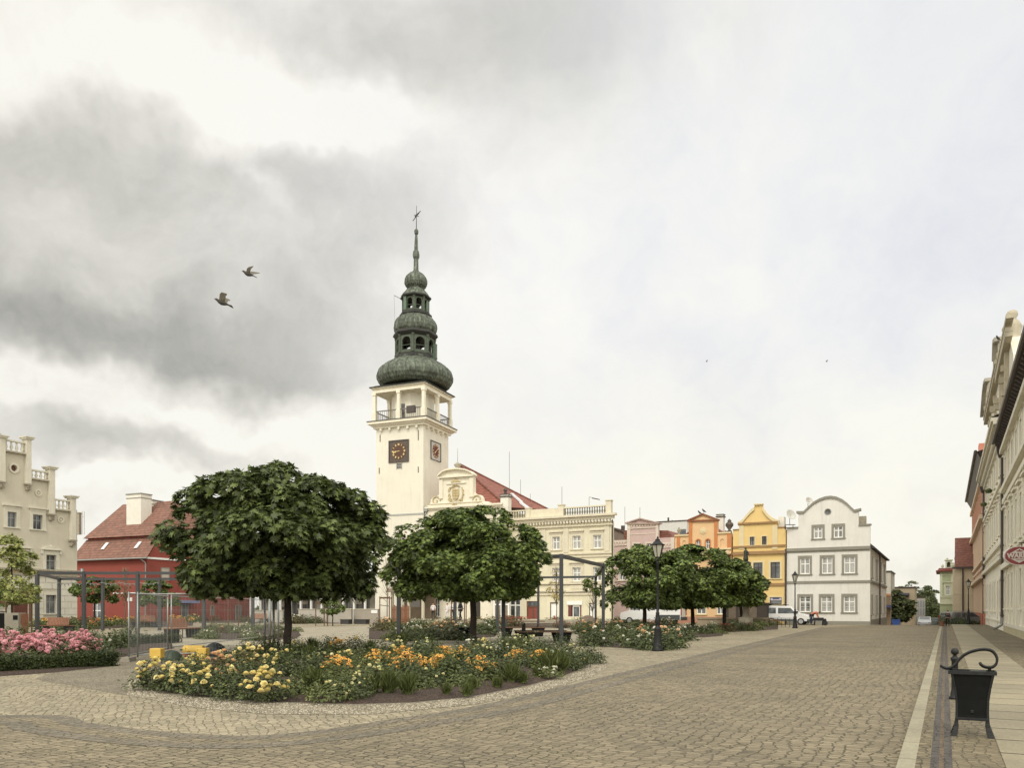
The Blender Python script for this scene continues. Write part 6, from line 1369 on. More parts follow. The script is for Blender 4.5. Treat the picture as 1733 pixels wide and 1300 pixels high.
CONE = b.mesh('blossom', [ORp, mat('dark flower heart', lin(44, 28, 16), .9)])
stem_m = mat('green stems', lin(74, 86, 40, .8), .7, .15)
BUSH = {}
def proto(kind, var):
    key = (kind, var)
    if key in BUSH: return BUSH[key]
    sd = hash(kind) % 50 + var * 7 if False else sum(map(ord, kind)) + var * 7
    P_ = {'rose': (.46, .52, 1000, .075, GLF), 'dark': (.5, .62, 1100, .08, GLF), 'red': (.45, .6, 800, .075, GLFR), 'low': (.5, .3, 800, .07, GLF2), 'cone': (.42, .46, 800, .09, GLF2), 'tall': (.28, .95, 500, .085, GLF), 'far': (.75, .75, 900, .13, GLF), 'farl': (.75, .65, 900, .13, GLF2), 'farr': (.75, .7, 800, .13, GLFR)}
    if kind == 'grass': me = grass_mesh(sd, .5, .52, 300, GRS)
    elif kind == 'tuft': me = grass_mesh(sd, .4, .26, 420, GRS)
    else: r, h, n, s_, m_ = P_[kind]; me = bush_mesh(sd, r, h, n, s_, m_)
    BUSH[key] = (me, P_.get(kind, (.4, .5))[:2]); return BUSH[key]
rgb = random.Random(21)
def bloom_merge(mesh, pts, sc, name='blossoms'):
    """far bushes: all blossoms of a bush as one mesh"""
    vs0 = [v.co.copy() for v in mesh.vertices]; fs0 = [list(p.vertices) for p in mesh.polygons]; mi = [p.material_index for p in mesh.polygons]; b = MB()
    for (x, y, z) in pts:
        rot = Matrix.Rotation(rgb.uniform(-.3, 1.15), 3, 'X') @ Matrix.Rotation(rgb.gauss(0, .4), 3, 'Y') @ Matrix.Rotation(rgb.uniform(0, 6.28), 3, 'Z'); k = sc * rgb.uniform(.75, 1.25)
        o = len(b.v); b.v += [tuple(rot @ v * k + Vector((x, y, z))) for v in vs0]; b.f += [[o + i for i in f] for f in fs0]; b.m += mi; b.sm += [False] * len(fs0)
    me = b.mesh(name, list(mesh.materials)); return me
NB = {'n': 0}
def bush(name, x, y, kind, label, group, flower=None, nf=0, s=1.0, sep=False, top=False, fs=1.0, cat='bush', z=0.0, face=None, fh=(.75, 1.12), hs=1.0):
    me, (r, h) = proto(kind, rgb.randrange(3)); t = empty(name, (x, y, z), 0 if nf else rgb.uniform(0, 6.28), label, cat, group)
    t.scale = (s, s, s * hs * (.88 if 'far' in kind else 1)); f = mkobj('foliage', me, t); f.rotation_euler.z = rgb.uniform(0, 6.28)
    if nf and flower:
        pts = []
        for i in range(nf):
            a = rgb.uniform(0, 6.28); 
            if face is not None and rgb.random() < .75: a = -math.pi / 2 + rgb.gauss(0, .8)
            el = rgb.uniform(.0, 1.0) if not top else rgb.uniform(0, .8); q = rgb.uniform(*fh)
            pts.append((math.sin(el * 1.35) * math.cos(a) * r * q, math.sin(el * 1.35) * math.sin(a) * r * q, math.cos(el * 1.35) * h * q + .03))
        fm = CONE if flower == 'o' else ROSE[flower]
        if sep:
            for p_ in pts: o = mkobj('blossom', fm, t, p_, (rgb.uniform(-.2, .8), rgb.uniform(-.4, .4), rgb.uniform(0, 6))); k = rgb.uniform(.75, 1.2) * fs; o.scale = (k, k, k)
        else: mkobj('blossoms', bloom_merge(fm, pts, fs), t)
    NB['n'] += 1; return t
# front bed outline in ground metres, mulch mound
bedpx = [(232, 1166), (300, 1179), (430, 1190), (600, 1195), (700, 1192), (800, 1182), (900, 1162), (960, 1146), (1000, 1129), (1003, 1117), (950, 1106), (860, 1101), (700, 1101), (500, 1104), (350, 1116), (260, 1140), (222, 1160)]
bed = poly_g(bedpx)
def inside(p, poly):
    x, y = p; c = False; n = len(poly)
    for i in range(n):
        x1_, y1_ = poly[i]; x2_, y2_ = poly[(i + 1) % n]
        if (y1_ > y) != (y2_ > y) and x < (x2_ - x1_) * (y - y1_) / (y2_ - y1_) + x1_: c = not c
    return c
def bed_mesh(name, poly, label, m=None, h=.07):
    cx_, cy_ = sum(p[0] for p in poly) / len(poly), sum(p[1] for p in poly) / len(poly); b = MB(); n = len(poly)
    ring = lambda k, z: [(cx_ + (x - cx_) * k, cy_ + (y - cy_) * k, z) for x, y in poly]
    vs_ = ring(.975, .006) + ring(.91, h) + [(cx_, cy_, h * 1.5)]; b.add(vs_, [(i, (i + 1) % n, (i + 1) % n + n, i + n) for i in range(n)] + [(i + n, (i + 1) % n + n, 2 * n) for i in range(n)])
    o = b.build(name, m or MULCH); tag(o, label, kind='structure'); return o
bed_mesh('bed_soil', bed, 'bark mulch of the front flower bed')
# explicit front bushes by where their foot stands (px, py, kind, flower, count, size)
FB = 'flower bed bushes in the front bed'
front = [  # px, foot py, kind, name, flower, n, scale, label
 (262, 1168, 'rose', 'rose_bush', 'y', 26, 1.05, 'yellow rose bush at the left tip of the front bed'),
 (300, 1172, 'rose', 'rose_bush', 'y', 18, 1.0, 'yellow rose bush, second from the left tip of the front bed'),
 (345, 1178, 'rose', 'rose_bush', 'y', 14, 1.0, 'rose bush with a few yellow blooms, left front edge of the bed'),
 (395, 1184, 'dark', 'rose_bush', None, 0, .95, 'flowerless dark rose bush on the left front edge of the bed'),
 (448, 1188, 'rose', 'rose_bush', 'y', 42, 1.0, 'rose bush thick with big pale yellow blooms hanging over the front edge'),
 (375, 1158, 'red', 'rose_bush', 'p', 20, 1.1, 'reddish-leaved rose bush with peach-yellow blooms left of the maple trunk'),
 (330, 1150, 'rose', 'rose_bush', 'y', 20, 1.0, 'yellow rose bush behind the left tip of the bed'),
 (420, 1140, 'red', 'rose_bush', 'y', 14, 1.15, 'reddish rose bush with yellow blooms just left of the maple trunk'),
 (470, 1150, 'dark', 'rose_bush', 'y', 8, 1.0, 'dark bush at the foot of the maple trunk'),
 (520, 1150, 'dark', 'leafy_shrub', None, 0, 1.0, 'dark leafy shrub right of the maple trunk'),
 (500, 1180, 'low', 'leafy_shrub', None, 0, .9, 'low leafy shrub in front of the maple trunk'),
 (562, 1188, 'low', 'leafy_shrub', 'c', 5, 1.0, 'low shrub with tiny cream blooms on the middle front edge'),
 (600, 1186, 'rose', 'leafy_shrub', 'c', 8, .8, 'small shrub with pale yellow blooms near the bare mulch'),
 (640, 1168, 'dark', 'rose_bush', 'c', 12, .95, 'rose bush with cream blooms in the middle of the bed'),
 (570, 1150, 'cone', 'coneflower_clump', 'o', 34, 1.1, 'orange coneflower clump right of the maple trunk'),
 (690, 1150, 'cone', 'coneflower_clump', 'o', 60, 1.2, 'densest orange coneflower clump in the middle of the bed'),
 (740, 1150, 'cone', 'coneflower_clump', 'o', 46, 1.1, 'orange coneflower clump right of the middle of the bed'),
 (720, 1168, 'rose', 'leafy_shrub', 'c', 3, .9, 'green shrub before the orange coneflowers'),
 (780, 1166, 'low', 'leafy_shrub', None, 0, 1.0, 'low green shrub at the edge of the bare mulch'),
 (812, 1155, 'cone', 'coneflower_clump', 'o', 30, 1.1, 'coneflower clump beside the bare mulch on the right'),
 (880, 1128, 'cone', 'coneflower_clump', 'o', 60, 1.25, 'tall orange coneflower clump toward the right tip of the bed'),
 (930, 1122, 'low', 'leafy_shrub', 'w', 4, 1.4, 'shrub with few white blooms toward the right tip'),
 (965, 1128, 'rose', 'rose_bush', 'w', 12, 1.0, 'rose bush with large white blooms at the right tip'),
 (930, 1150, 'low', 'rose_bush', 'w', 9, .8, 'low white rose bush on the right front edge'),
 (985, 1118, 'low', 'leafy_shrub', 'w', 5, 1.1, 'grey-green shrub at the far right tip of the bed'),
 (905, 1105, 'rose', 'rose_bush', 'w', 14, 1.1, 'white rose bush at the back right of the bed'),
 (835, 1120, 'dark', 'rose_bush', 'w', 10, 1.35, 'tall dark rose bush with a big white bloom, back of the bed'),
 (790, 1114, 'dark', 'rose_bush', 'w', 12, 1.3, 'dark white-flowered rose bush at the foot of the second maple'),
 (750, 1120, 'cone', 'coneflower_clump', 'o', 50, 1.3, 'orange coneflower clump at the back middle of the bed'),
 (680, 1122, 'cone', 'coneflower_clump', 'o', 40, 1.3, 'orange coneflower clump at the back, left of the middle'),
 (640, 1126, 'cone', 'coneflower_clump', 'o', 40, 1.2, 'orange and white flower clump at the back of the bed'),
 (590, 1130, 'rose', 'rose_bush', 'y', 10, 1.2, 'yellow rose bush at the back, right of the maple trunk'),
 (530, 1120, 'tall', 'leafy_shrub', None, 0, 1.0, 'tall slim dark shoot right of the maple trunk'),
 (556, 1122, 'tall', 'leafy_shrub', None, 0, 1.15, 'tallest slim leafy shoot above the bed, right of the maple trunk'),
 (625, 1120, 'tall', 'leafy_shrub', None, 0, .9, 'tall dark shoot behind the orange flowers'),
 (710, 1110, 'rose', 'rose_bush', 'w', 12, 1.2, 'white rose bush at the back edge, middle'),
]
for (px, py, kind, nm, fl, n, s_, lb) in front:
    p = G(px, py); sep = n > 0 and nm == 'rose_bush' and py > 1140
    bush(nm, p.x, p.y, kind, lb, FB, fl, n if sep else int(n * (1.75 if fl == 'o' else 1.3)), s_ * (.86 if py < 1135 else .95), sep, top=(fl == 'o'), fs=(1.1 if sep else .9) if fl != 'o' else .82, z=.05, face=1 if sep else None, hs=.72 if py < 1135 else .95)
# filling the rest of the front bed
fill = [('rose', 'rose_bush', 'y', 'small yellow-dotted rose bush filling the front bed'), ('low', 'leafy_shrub', None, 'low green filler shrub in the front bed'), ('rose', 'rose_bush', 'c', 'rose bush with scattered cream blooms filling the front bed'), ('dark', 'leafy_shrub', None, 'plain dark leafy shrub filling the front bed'), ('tuft', 'grass_tuft', None, 'short green grass tuft in the front bed'), ('grass', 'grass_tuft', None, 'tall arching grass tuft in the front bed'), ('cone', 'coneflower_clump', 'o', 'small orange coneflower clump filling the front bed')]
taken = [(G(a[0], a[1]).x, G(a[0], a[1]).y) for a in front]; cnt = 0; tries = 0
mul = poly_g([(560, 1200), (690, 1196), (880, 1168), (900, 1150), (800, 1166), (700, 1180)])
while cnt < 92 and tries < 4000:
    tries += 1; x = rgb.uniform(-8, 4); y = rgb.uniform(12.8, 31)
    if not inside((x, y), bed) or any((x - a) ** 2 + (y - c) ** 2 < (.31 + (y - 12) * .016) ** 2 for a, c in taken): continue
    if inside((x, y), mul) and rgb.random() < .5: continue
    taken.append((x, y)); cnt += 1; pxx = CX + F * x / y
    w_ = [3, 2, 1, 3, 1, 1, 0] if pxx < 500 else [1, 3, 3, 3, 1, 1, 2] if y > 16 else [0, 4, 2, 1, 3, 1, 0]
    k_, nm, fl, lb = rgb.choices(fill, w_)[0]; edge = min(math.hypot(x - a, y - c) for a, c in bed)
    bush(nm, x, y, k_, lb, FB, fl, 0 if not fl else (26 if fl == 'o' else 8), rgb.uniform(.7, 1.0) * (1 + (y - 13) * .012), False, top=fl == 'o', z=.04, cat='grass' if nm == 'grass_tuft' else 'bush')
for (px, py, k_, lb, s_) in ((530, 1178, 'grass', 'arching grass tuft right of the big yellow roses', 1.15), (585, 1176, 'tuft', 'bright low grass tuft in the middle front', 1.2), (690, 1182, 'grass', 'arching grass tuft by the bare mulch', 1.0), (756, 1180, 'tuft', 'small round grass tuft in the bare mulch', .9), (865, 1160, 'grass', 'grass tuft at the right side of the mulch', 1.0), (800, 1172, 'tuft', 'grass tuft beside the small mulch patch', 1.1), (630, 1180, 'grass', 'thin grass tuft left of the bare mulch', .9), (910, 1150, 'tuft', 'green tuft on the right front edge', 1.2), (885, 1160, 'tuft', 'green tuft left of the low white roses', 1.1), (950, 1140, 'grass', 'tall grass near the right tip of the bed', 1.1)):
    p = G(px, py); bush('grass_tuft', p.x, p.y, k_, lb, 'grass tufts along the front bed', None, 0, s_ * .78, z=.04, cat='grass')
# beds further back
def area_bed(poly_px, n, kinds, label, group, s=(.9, 1.25), soil=None, dmin=.62, hs=1.0, order=True):
    poly = poly_g(poly_px); xs = [p[0] for p in poly]; ys = [p[1] for p in poly]; pts = []; tr = 0
    bed_mesh('bed_soil', poly, soil or ('soil of ' + label), h=.05)
    while len(pts) < n and tr < 6000:
        tr += 1; x = rgb.uniform(min(xs), max(xs)); y = min(ys) + (max(ys) - min(ys)) * rgb.random() ** 1.7
        if inside((x, y), poly) and all((x - a) ** 2 + (y - c) ** 2 > dmin ** 2 for a, c in pts): pts.append((x, y))
    for x, y in pts:
        k_, nm, fl, nf, lb = rgb.choices([k[:5] for k in kinds], [k[5] for k in kinds])[0]
        bush(nm, x, y, k_, lb, group, fl, nf, rgb.uniform(*s), False, top=True, fs=1.35, cat='bush', hs=hs)
area_bed([(620, 1083), (690, 1087), (770, 1085), (842, 1079), (850, 1056), (760, 1052), (660, 1052), (622, 1064)], 46, [('far', 'rose_bush', 'w', 5, 'rose bush with white blooms in the bed before the town hall', 3), ('farl', 'leafy_shrub', None, 0, 'light green shrub in the bed before the town hall', 2), ('farr', 'rose_bush', 'p', 6, 'reddish rose bush with peach blooms in the bed before the town hall', 2), ('farl', 'rose_bush', 'w', 5, 'light rose bush with white blooms in the bed before the town hall', 2)], 'the bed before the town hall', 'bushes in the bed before the town hall', (.95, 1.35))
area_bed([(978, 1095), (1060, 1099), (1110, 1101), (1150, 1095), (1160, 1072), (1130, 1056), (1040, 1054), (975, 1062)], 48, [('far', 'rose_bush', 'p', 9, 'rose bush with peach blooms in the bed behind the nearest lamp', 3), ('far', 'rose_bush', 'w', 6, 'rose bush with white blooms in the bed behind the nearest lamp', 2), ('farl', 'leafy_shrub', None, 0, 'light green shrub in the bed behind the nearest lamp', 3), ('farr', 'rose_bush', 'r', 6, 'reddish rose bush in the bed behind the nearest lamp', 2)], 'the bed behind the nearest lamp', 'bushes in the bed behind the nearest lamp', (.9, 1.2))
area_bed([(1155, 1077), (1190, 1080), (1224, 1077), (1226, 1066), (1200, 1060), (1160, 1062)], 9, [('far', 'rose_bush', 'w', 8, 'low white rose bush in the small bed under the second street maple', 2), ('farl', 'leafy_shrub', None, 0, 'low shrub in the small bed under the second street maple', 1)], 'the small bed under the street maple', 'bushes in the small bed under the street maple', (.55, .8))
area_bed([(1226, 1071), (1270, 1069), (1318, 1066), (1318, 1057), (1260, 1053), (1226, 1056)], 24, [('farr', 'rose_bush', 'r', 8, 'red rose bush in the bed before the stone parapet', 3), ('farl', 'leafy_shrub', None, 0, 'yellow-green shrub in the bed before the stone parapet', 3), ('far', 'rose_bush', 'w', 5, 'white rose bush in the bed before the stone parapet', 1)], 'the bed before the parapet', 'bushes in the bed before the stone parapet', (.8, 1.1))
area_bed([(345, 1083), (420, 1085), (500, 1083), (512, 1076), (505, 1068), (440, 1062), (350, 1064)], 24, [('farl', 'leafy_shrub', 'w', 6, 'pale shrub with small white blooms in the bed left of the maple trunk', 3), ('farl', 'leafy_shrub', None, 0, 'low yellow-green shrub in the bed left of the maple trunk', 3), ('farr', 'rose_bush', 'p', 4, 'brownish rose bush in the bed left of the maple trunk', 1)], 'the oval bed behind the play figures', 'bushes in the oval bed behind the play figures', (.6, .85))
area_bed([(60, 1070), (200, 1064), (330, 1060), (330, 1052), (200, 1050), (60, 1052)], 42, [('cone', 'coneflower_clump', 'o', 34, 'orange coneflower clump in the bed behind the left benches', 4), ('farl', 'leafy_shrub', 'c', 8, 'green shrub with pale yellow blooms behind the left benches', 3), ('farl', 'leafy_shrub', None, 0, 'plain green shrub behind the left benches', 2), ('farr', 'rose_bush', 'r', 4, 'reddish rose bush behind the left benches', 1)], 'the bed behind the left benches', 'bushes in the bed behind the left benches', (1.1, 1.5))
area_bed([(470, 1057), (545, 1056), (575, 1056), (590, 1052), (470, 1050)], 12, [('farr', 'rose_bush', 'w', 6, 'reddish bush with white blooms in the far bed before the wall panels', 2), ('far', 'leafy_shrub', None, 0, 'green bush in the far bed before the wall panels', 2)], 'the far bed before the wall panels', 'bushes in the far bed before the wall panels', (1.1, 1.5), dmin=.9)
area_bed([(850, 1062), (960, 1064), (985, 1062), (985, 1053), (860, 1052)], 18, [('farr', 'rose_bush', 'r', 14, 'red rose bush in the bed behind the picnic tables', 3), ('far', 'leafy_shrub', None, 0, 'green bush in the bed behind the picnic tables', 2)], 'the bed behind the picnic tables', 'bushes in the bed behind the picnic tables', (.95, 1.35), dmin=.9)
area_bed([(335, 1055), (470, 1055), (470, 1050), (335, 1050)], 8, [('far', 'rose_bush', 'r', 8, 'bush with reddish blooms in the far bed before the red house', 2), ('farr', 'leafy_shrub', None, 0, 'reddish shrub in the far bed before the red house', 2)], 'the far bed before the red house', 'bushes in the far bed before the red house', (.9, 1.2), dmin=1.2)
# left bed with pink roses and clipped hedges
lp = [(-160, 1160), (0, 1147), (100, 1140), (190, 1130), (194, 1116), (300, 1098), (292, 1088), (180, 1080), (60, 1077), (-160, 1082)]
bed_mesh('bed_soil', poly_g(lp), 'soil of the left bed with pink roses', h=.05)
def hedge(a, c, w_, h, label, seed, n=9000, m=HDG):
    a, c = Vector(a), Vector(c); L_ = (c - a).length; ang = math.atan2((c - a).y, (c - a).x); rg = np.random.default_rng(seed)
    u = rg.random(n) * L_; th_ = rg.uniform(-.15, math.pi + .15, n); bump_ = 1 + .12 * np.sin(u * 3.1 + seed) + rg.normal(0, .07, n); k = rg.uniform(.72, 1.0, n)
    cy_ = np.sign(np.cos(th_)) * np.abs(np.cos(th_)) ** .5 * w_ / 2 * k * bump_; cz_ = np.clip(np.sign(np.sin(th_)) * np.abs(np.sin(th_)) ** .5, 0, 1) * h * k * bump_ * rg.uniform(.3, 1, n) ** .12
    low = rg.random(n) < .45; cz_ = np.where(low, rg.random(n) * h * .85, cz_); cy_ = np.where(low, np.sign(rg.normal(0, 1, n)) * w_ / 2 * rg.uniform(.85, 1.02, n), cy_)
    P0 = np.stack([u, cy_, np.maximum(cz_, .02)], 1); d = np.stack([np.zeros(n), np.cos(th_), np.sin(th_)], 1)
    t = empty('hedge', (a.x, a.y, 0), ang, label, 'hedge', 'low clipped hedges round the left bed')
    mkobj('foliage', leaves_mesh('foliage', P0, d + rg.normal(0, .5, (n, 3)), d + rg.normal(0, .7, (n, 3)), .055 * rg.uniform(.7, 1.3, n), LEAF_OVAL, m, .2, .1), t)
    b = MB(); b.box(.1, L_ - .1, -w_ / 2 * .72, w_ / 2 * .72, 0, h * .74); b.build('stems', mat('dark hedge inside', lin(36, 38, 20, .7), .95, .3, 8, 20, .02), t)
    return t
g_ = lambda px, py: (G(px, py).x, G(px, py).y)
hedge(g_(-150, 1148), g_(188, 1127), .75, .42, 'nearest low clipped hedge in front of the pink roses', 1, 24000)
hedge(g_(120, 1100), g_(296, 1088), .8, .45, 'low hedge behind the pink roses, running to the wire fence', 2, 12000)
LB = 'rose bushes in the left bed'
for i in range(34):
    px = rgb.uniform(-70, 150); py = rgb.uniform(1106, 1132) - (px > 110) * 6; p = G(px, py)
    bush('rose_bush', p.x, p.y, 'red' if rgb.random() < .4 else 'rose', 'low rose bush smothered in pink blooms in the left bed', LB, 'k', rgb.randint(22, 42), rgb.uniform(1.0, 1.3), False, top=True, fs=1.1)
for i in range(16):
    px = rgb.uniform(-30, 250); py = rgb.uniform(1086, 1102); p = G(px, py); tl = rgb.random() < .4
    bush('leafy_shrub', p.x, p.y, 'tall' if tl else 'far', 'tall loose green shoot rising from the back of the left bed' if tl else 'green shrub at the back of the left bed', LB, 'k' if rgb.random() < .4 else None, 3 if rgb.random() < .4 else 0, rgb.uniform(.8, 1.1))
for i in range(12):
    px = rgb.uniform(60, 185); py = rgb.uniform(1100, 1124); p = G(px, py); bush('rose_bush', p.x, p.y, 'rose', 'green rose bush with few blooms in the left bed', LB, 'k' if i % 2 else 'w', 3, rgb.uniform(.85, 1.1))
# pebbles and weeds scattered on the gravel edge
n = 5200; rg = np.random.default_rng(8); b = MB()
gl = poly_g([(215, 1178), (330, 1199), (450, 1210), (620, 1211), (800, 1194), (920, 1171), (1000, 1147), (1032, 1128), (1010, 1108), (222, 1108)])
c_ = 0
while c_ < n:
    x, y = rg.uniform(-8.5, 4.5), rg.uniform(11.3, 24)
    if not inside((x, y), gl) or inside((x, y), bed): continue
    c_ += 1; s_ = rg.uniform(.008, .022); a = rg.uniform(0, 6.28); ca, sa = math.cos(a) * s_, math.sin(a) * s_
    b.add([(x + ca, y + sa, .004), (x - sa, y + ca, .004), (x - ca * .8, y - sa * .8, .004), (x + sa, y - ca, .004), (x, y, .004 + s_ * .8)], [(0, 1, 4), (1, 2, 4), (2, 3, 4), (3, 0, 4)])
tag(b.build('pebbles', leafmat('pebble stone', lin(120, 108, 84, .8), lin(184, 172, 146, .9), lin(214, 206, 184, .9), .9)), 'loose pebbles along the edge of the front bed', 'pebbles', kind='stuff')
# ================================================================= STREET FURNITURE
LG = glassmat('milky lantern glass', lin(176, 172, 150, .8), .25, lin(206, 202, 182, .85))
def lamp():
    t = empty('street_lamp', (0, 0, 0), 0)
    b = MB(); b.smooth = True
    b.lathe([(.215, 0), (.215, .05), (.19, .1), (.175, .25), (.16, .3), (.15, .34), (.125, .8), (.135, .84), (.135, .89), (.1, .93), (.075, 1.0), (.075, 1.05), (.1, 1.1), (.105, 1.2), (.09, 1.3), (.06, 1.42), (.07, 1.45), (.07, 1.5), (.05, 1.54), (.044, 2.4), (.04, 3.4), (.06, 3.44), (.06, 3.5), (.035, 3.54)], 16); b.build('post', IRON, t)
    b = MB()
    for k in range(4): a = R(45 + 90 * k); b.tube([(math.cos(a) * .03, math.sin(a) * .03, 3.5), (math.cos(a) * .1, math.sin(a) * .1, 3.56), (math.cos(a) * .07, math.sin(a) * .07, 3.62), (math.cos(a) * .11, math.sin(a) * .11, 3.7)], .012, 5)
    b.build('bracket', IRON, t)
    b = MB(); n = 6; z0, z1 = 3.7, 4.16; r0, r1 = .11, .235; b.lathe([(r0, z0 - .03), (r0, z0)], n); b.lathe([(r1 + .03, z1), (r1 + .05, z1 + .03), (.2, z1 + .07), (.09, z1 + .19), (.1, z1 + .21), (.06, z1 + .25), (.03, z1 + .27), (.04, z1 + .3), (.005, z1 + .36)], n)
    for k in range(n): a = 2 * math.pi * k / n; b.bar((r0 * math.cos(a), r0 * math.sin(a), z0), (r1 * math.cos(a), r1 * math.sin(a), z1), .022)
    h_ = b.build('lantern', IRON, t)
    b = MB(); b.lathe([(r0 * .94, z0 + .004), (r1 * .94, z1 - .004)], n, cap=False); b.build('glass', LG, h_)
    return t
lamps = [(1113, 1102.5, 4.3, 'nearest street lamp, beside the rose bed'), (1345.5, 1064, 4.6, 'street lamp before the white corner house'), (1639, 1056.5, 4.35, 'street lamp on the right pavement before the red-roofed house'), (1531, 1056, 3.2, 'small distant street lamp by the warehouse in the side street')]
L0 = lamp()
for i, (px, py, h, lb) in enumerate(lamps):
    z = PZ if i == 2 else 0; q = G(px, py, z) if i < 3 else Vector((PT(1531, 1060, 112).x, 112, -.7)); o = L0 if i == 0 else copy_tree(L0)
    o.location = q; o.scale = (1, 1, h / 4.52) if i < 3 else (.75, .75, .68); tag(o, lb, 'street lamp', 'old-fashioned street lamps'); o.rotation_euler.z = R(10 + 20 * i)
wl = empty('wall_lamp', PT(1617.5, 1012, 108), 0, 'lantern on the corner of the green house', 'lamp'); b = MB(); b.lathe([(.1, 0), (.22, .5), (.25, .52), (.05, .75)], 6); b.build('lantern', IRON, wl); b = MB(); b.bar((0, 0, -.3), (.6, .3, -.3), .06); b.bar((0, 0, -.3), (0, 0, 0), .06); b.tube([(0, 0, -3.8), (0, 0, -.3)], .06, 6); b.build('bracket', IRON, wl)
# waste bin
q = G(1645, 1246, PZ); t = empty('waste_bin', q, R(-29), 'black cast-iron waste bin with a scroll handle on the right pavement', 'waste bin')
wb = [(.22, .215), (.205, .235), (.20, .5), (.215, .6), (.24, .7), (.27, .775)]
t.scale = (.86, .72, .95); BK = mat('black painted steel', (.0065, .007, .0068, 1), .75, .25, 9, 50, .001); BK.node_tree.nodes['Principled BSDF'].inputs['Specular IOR Level'].default_value = .15
b = MB(); prof = [(.175, .22), (.165, .26), (.17, .45), (.19, .62), (.22, .76)]
for (r0, z0), (r1, z1) in zip(prof, prof[1:]): 
    vs_ = [(sx * r * 1.13, sy * r * .85, z) for r, z in ((r0, z0), (r1, z1)) for sx, sy in ((-1, -1), (1, -1), (1, 1), (-1, 1))]; b.add(vs_, [(0, 1, 5, 4), (1, 2, 6, 5), (2, 3, 7, 6), (3, 0, 4, 7)])
b.box(-.19, .19, -.145, .145, .2, .22); b.build('body', BK, t)
def legline(z):   # half-width of the bin's outline at height z
    P_ = [(0, .262), (.06, .238), (.12, .214), (.2, .2), (.3, .196), (.45, .2), (.6, .222), (.78, .26)]
    for (a, c), (d, e) in zip(P_, P_[1:]):
        if a <= z <= d: return c + (e - c) * (z - a) / (d - a)
    return P_[-1][1]
for sx in (-1, 1):
    for sy in (-1, 1):
        b = MB(); zs = [0, .03, .07, .12, .17, .22, .32, .45, .6, .78]
        for za, zb in zip(zs, zs[1:]):
            xa, xb = legline(za), legline(zb); wa, wb_ = (.03 + .055 * max(0, 1 - za / .22)), (.03 + .055 * max(0, 1 - zb / .22)); ya, yb = .155 * xa / .2, .155 * xb / .2
            vs_ = [(sx * (xa - wa), sy * ya, za), (sx * xa, sy * ya, za), (sx * xa, sy * (ya - .03), za), (sx * (xa - wa), sy * (ya - .03), za), (sx * (xb - wb_), sy * yb, zb), (sx * xb, sy * yb, zb), (sx * xb, sy * (yb - .03), zb), (sx * (xb - wb_), sy * (yb - .03), zb)]
            b.add(vs_, [(0, 1, 5, 4), (1, 2, 6, 5), (2, 3, 7, 6), (3, 0, 4, 7), (0, 3, 2, 1), (4, 5, 6, 7)])
        b.build('leg', IRON, t, bevel=.004)
b = MB()
for y in (-.215, .2): b.box(-.285, .285, y, y + .018, .765, .81)
for x in (-.285, .267): b.box(x, x + .018, -.197, .2, .765, .81)
b.box(-.2, .2, -.17, .17, .205, .235); b.build('rim', IRON, t, bevel=.003)
cv = [(93, 345), (130, 368), (175, 378), (225, 362), (265, 325), (300, 275), (350, 225), (420, 183), (500, 158), (560, 148), (620, 150), (670, 170), (705, 215), (716, 265), (700, 318), (660, 348), (610, 352), (565, 338), (535, 315)]
cv = [((x - 445) / 925, (1145 - y) / 925) for x, y in cv]
sp = spline([Vector((x, 0, z)) for x, z in cv], 4)
b = MB(); b.smooth = True
for dy in (-.035, .035): b.tube([(p.x, dy, p.z - (.012 if dy > 0 else 0)) for p in sp], .0155, 8)
b.tube([(.2, 0, .8), (.215, 0, .87)], .02, 8); b.tube([(-.24, 0, .8), (-.24, 0, .835)], .02, 8); b.tube([(sp[-1].x, -.045, sp[-1].z), (sp[-1].x, .045, sp[-1].z)], .02, 8); b.build('scroll_handle', IRON, t)
b = MB(); rg_ = random.Random(2)
for i in range(5): x = .0 + i * .035; b.obox((x, -.1 + i * .02, .805), (.02, .005, .004), (-.004, .02, .002), (0, .001, .009))
b.build('rubbish', mat('crumpled dark paper', lin(70, 72, 66), .8), t)
b = MB(); b.lathe([(.03, 0), (.02, .01), (.001, .012)], 4, (0, 0, 0)); b.build('emblem', IRON, t, (0, -.147, .31), (R(90), R(45), 0))
# bollard
q = G(1616, 1184, PZ); t = empty('bollard', q, 0, 'black bollard with a ball top behind the waste bin', 'bollard'); b = MB(); b.smooth = True
b.lathe([(.09, 0), (.09, .03), (.07, .05), (.066, .1), (.06, .12), (.052, .16), (.05, .62), (.06, .64), (.066, .66), (.066, .68), (.04, .7), (.03, .725)], 18); b.build('post', IRON, t)
b = MB(); b.smooth = True; b.lathe([(.061 * math.sin(R(a)) + .0005, .785 - .061 * math.cos(R(a))) for a in range(0, 181, 15)], 18); b.build('ball', IRON, t)
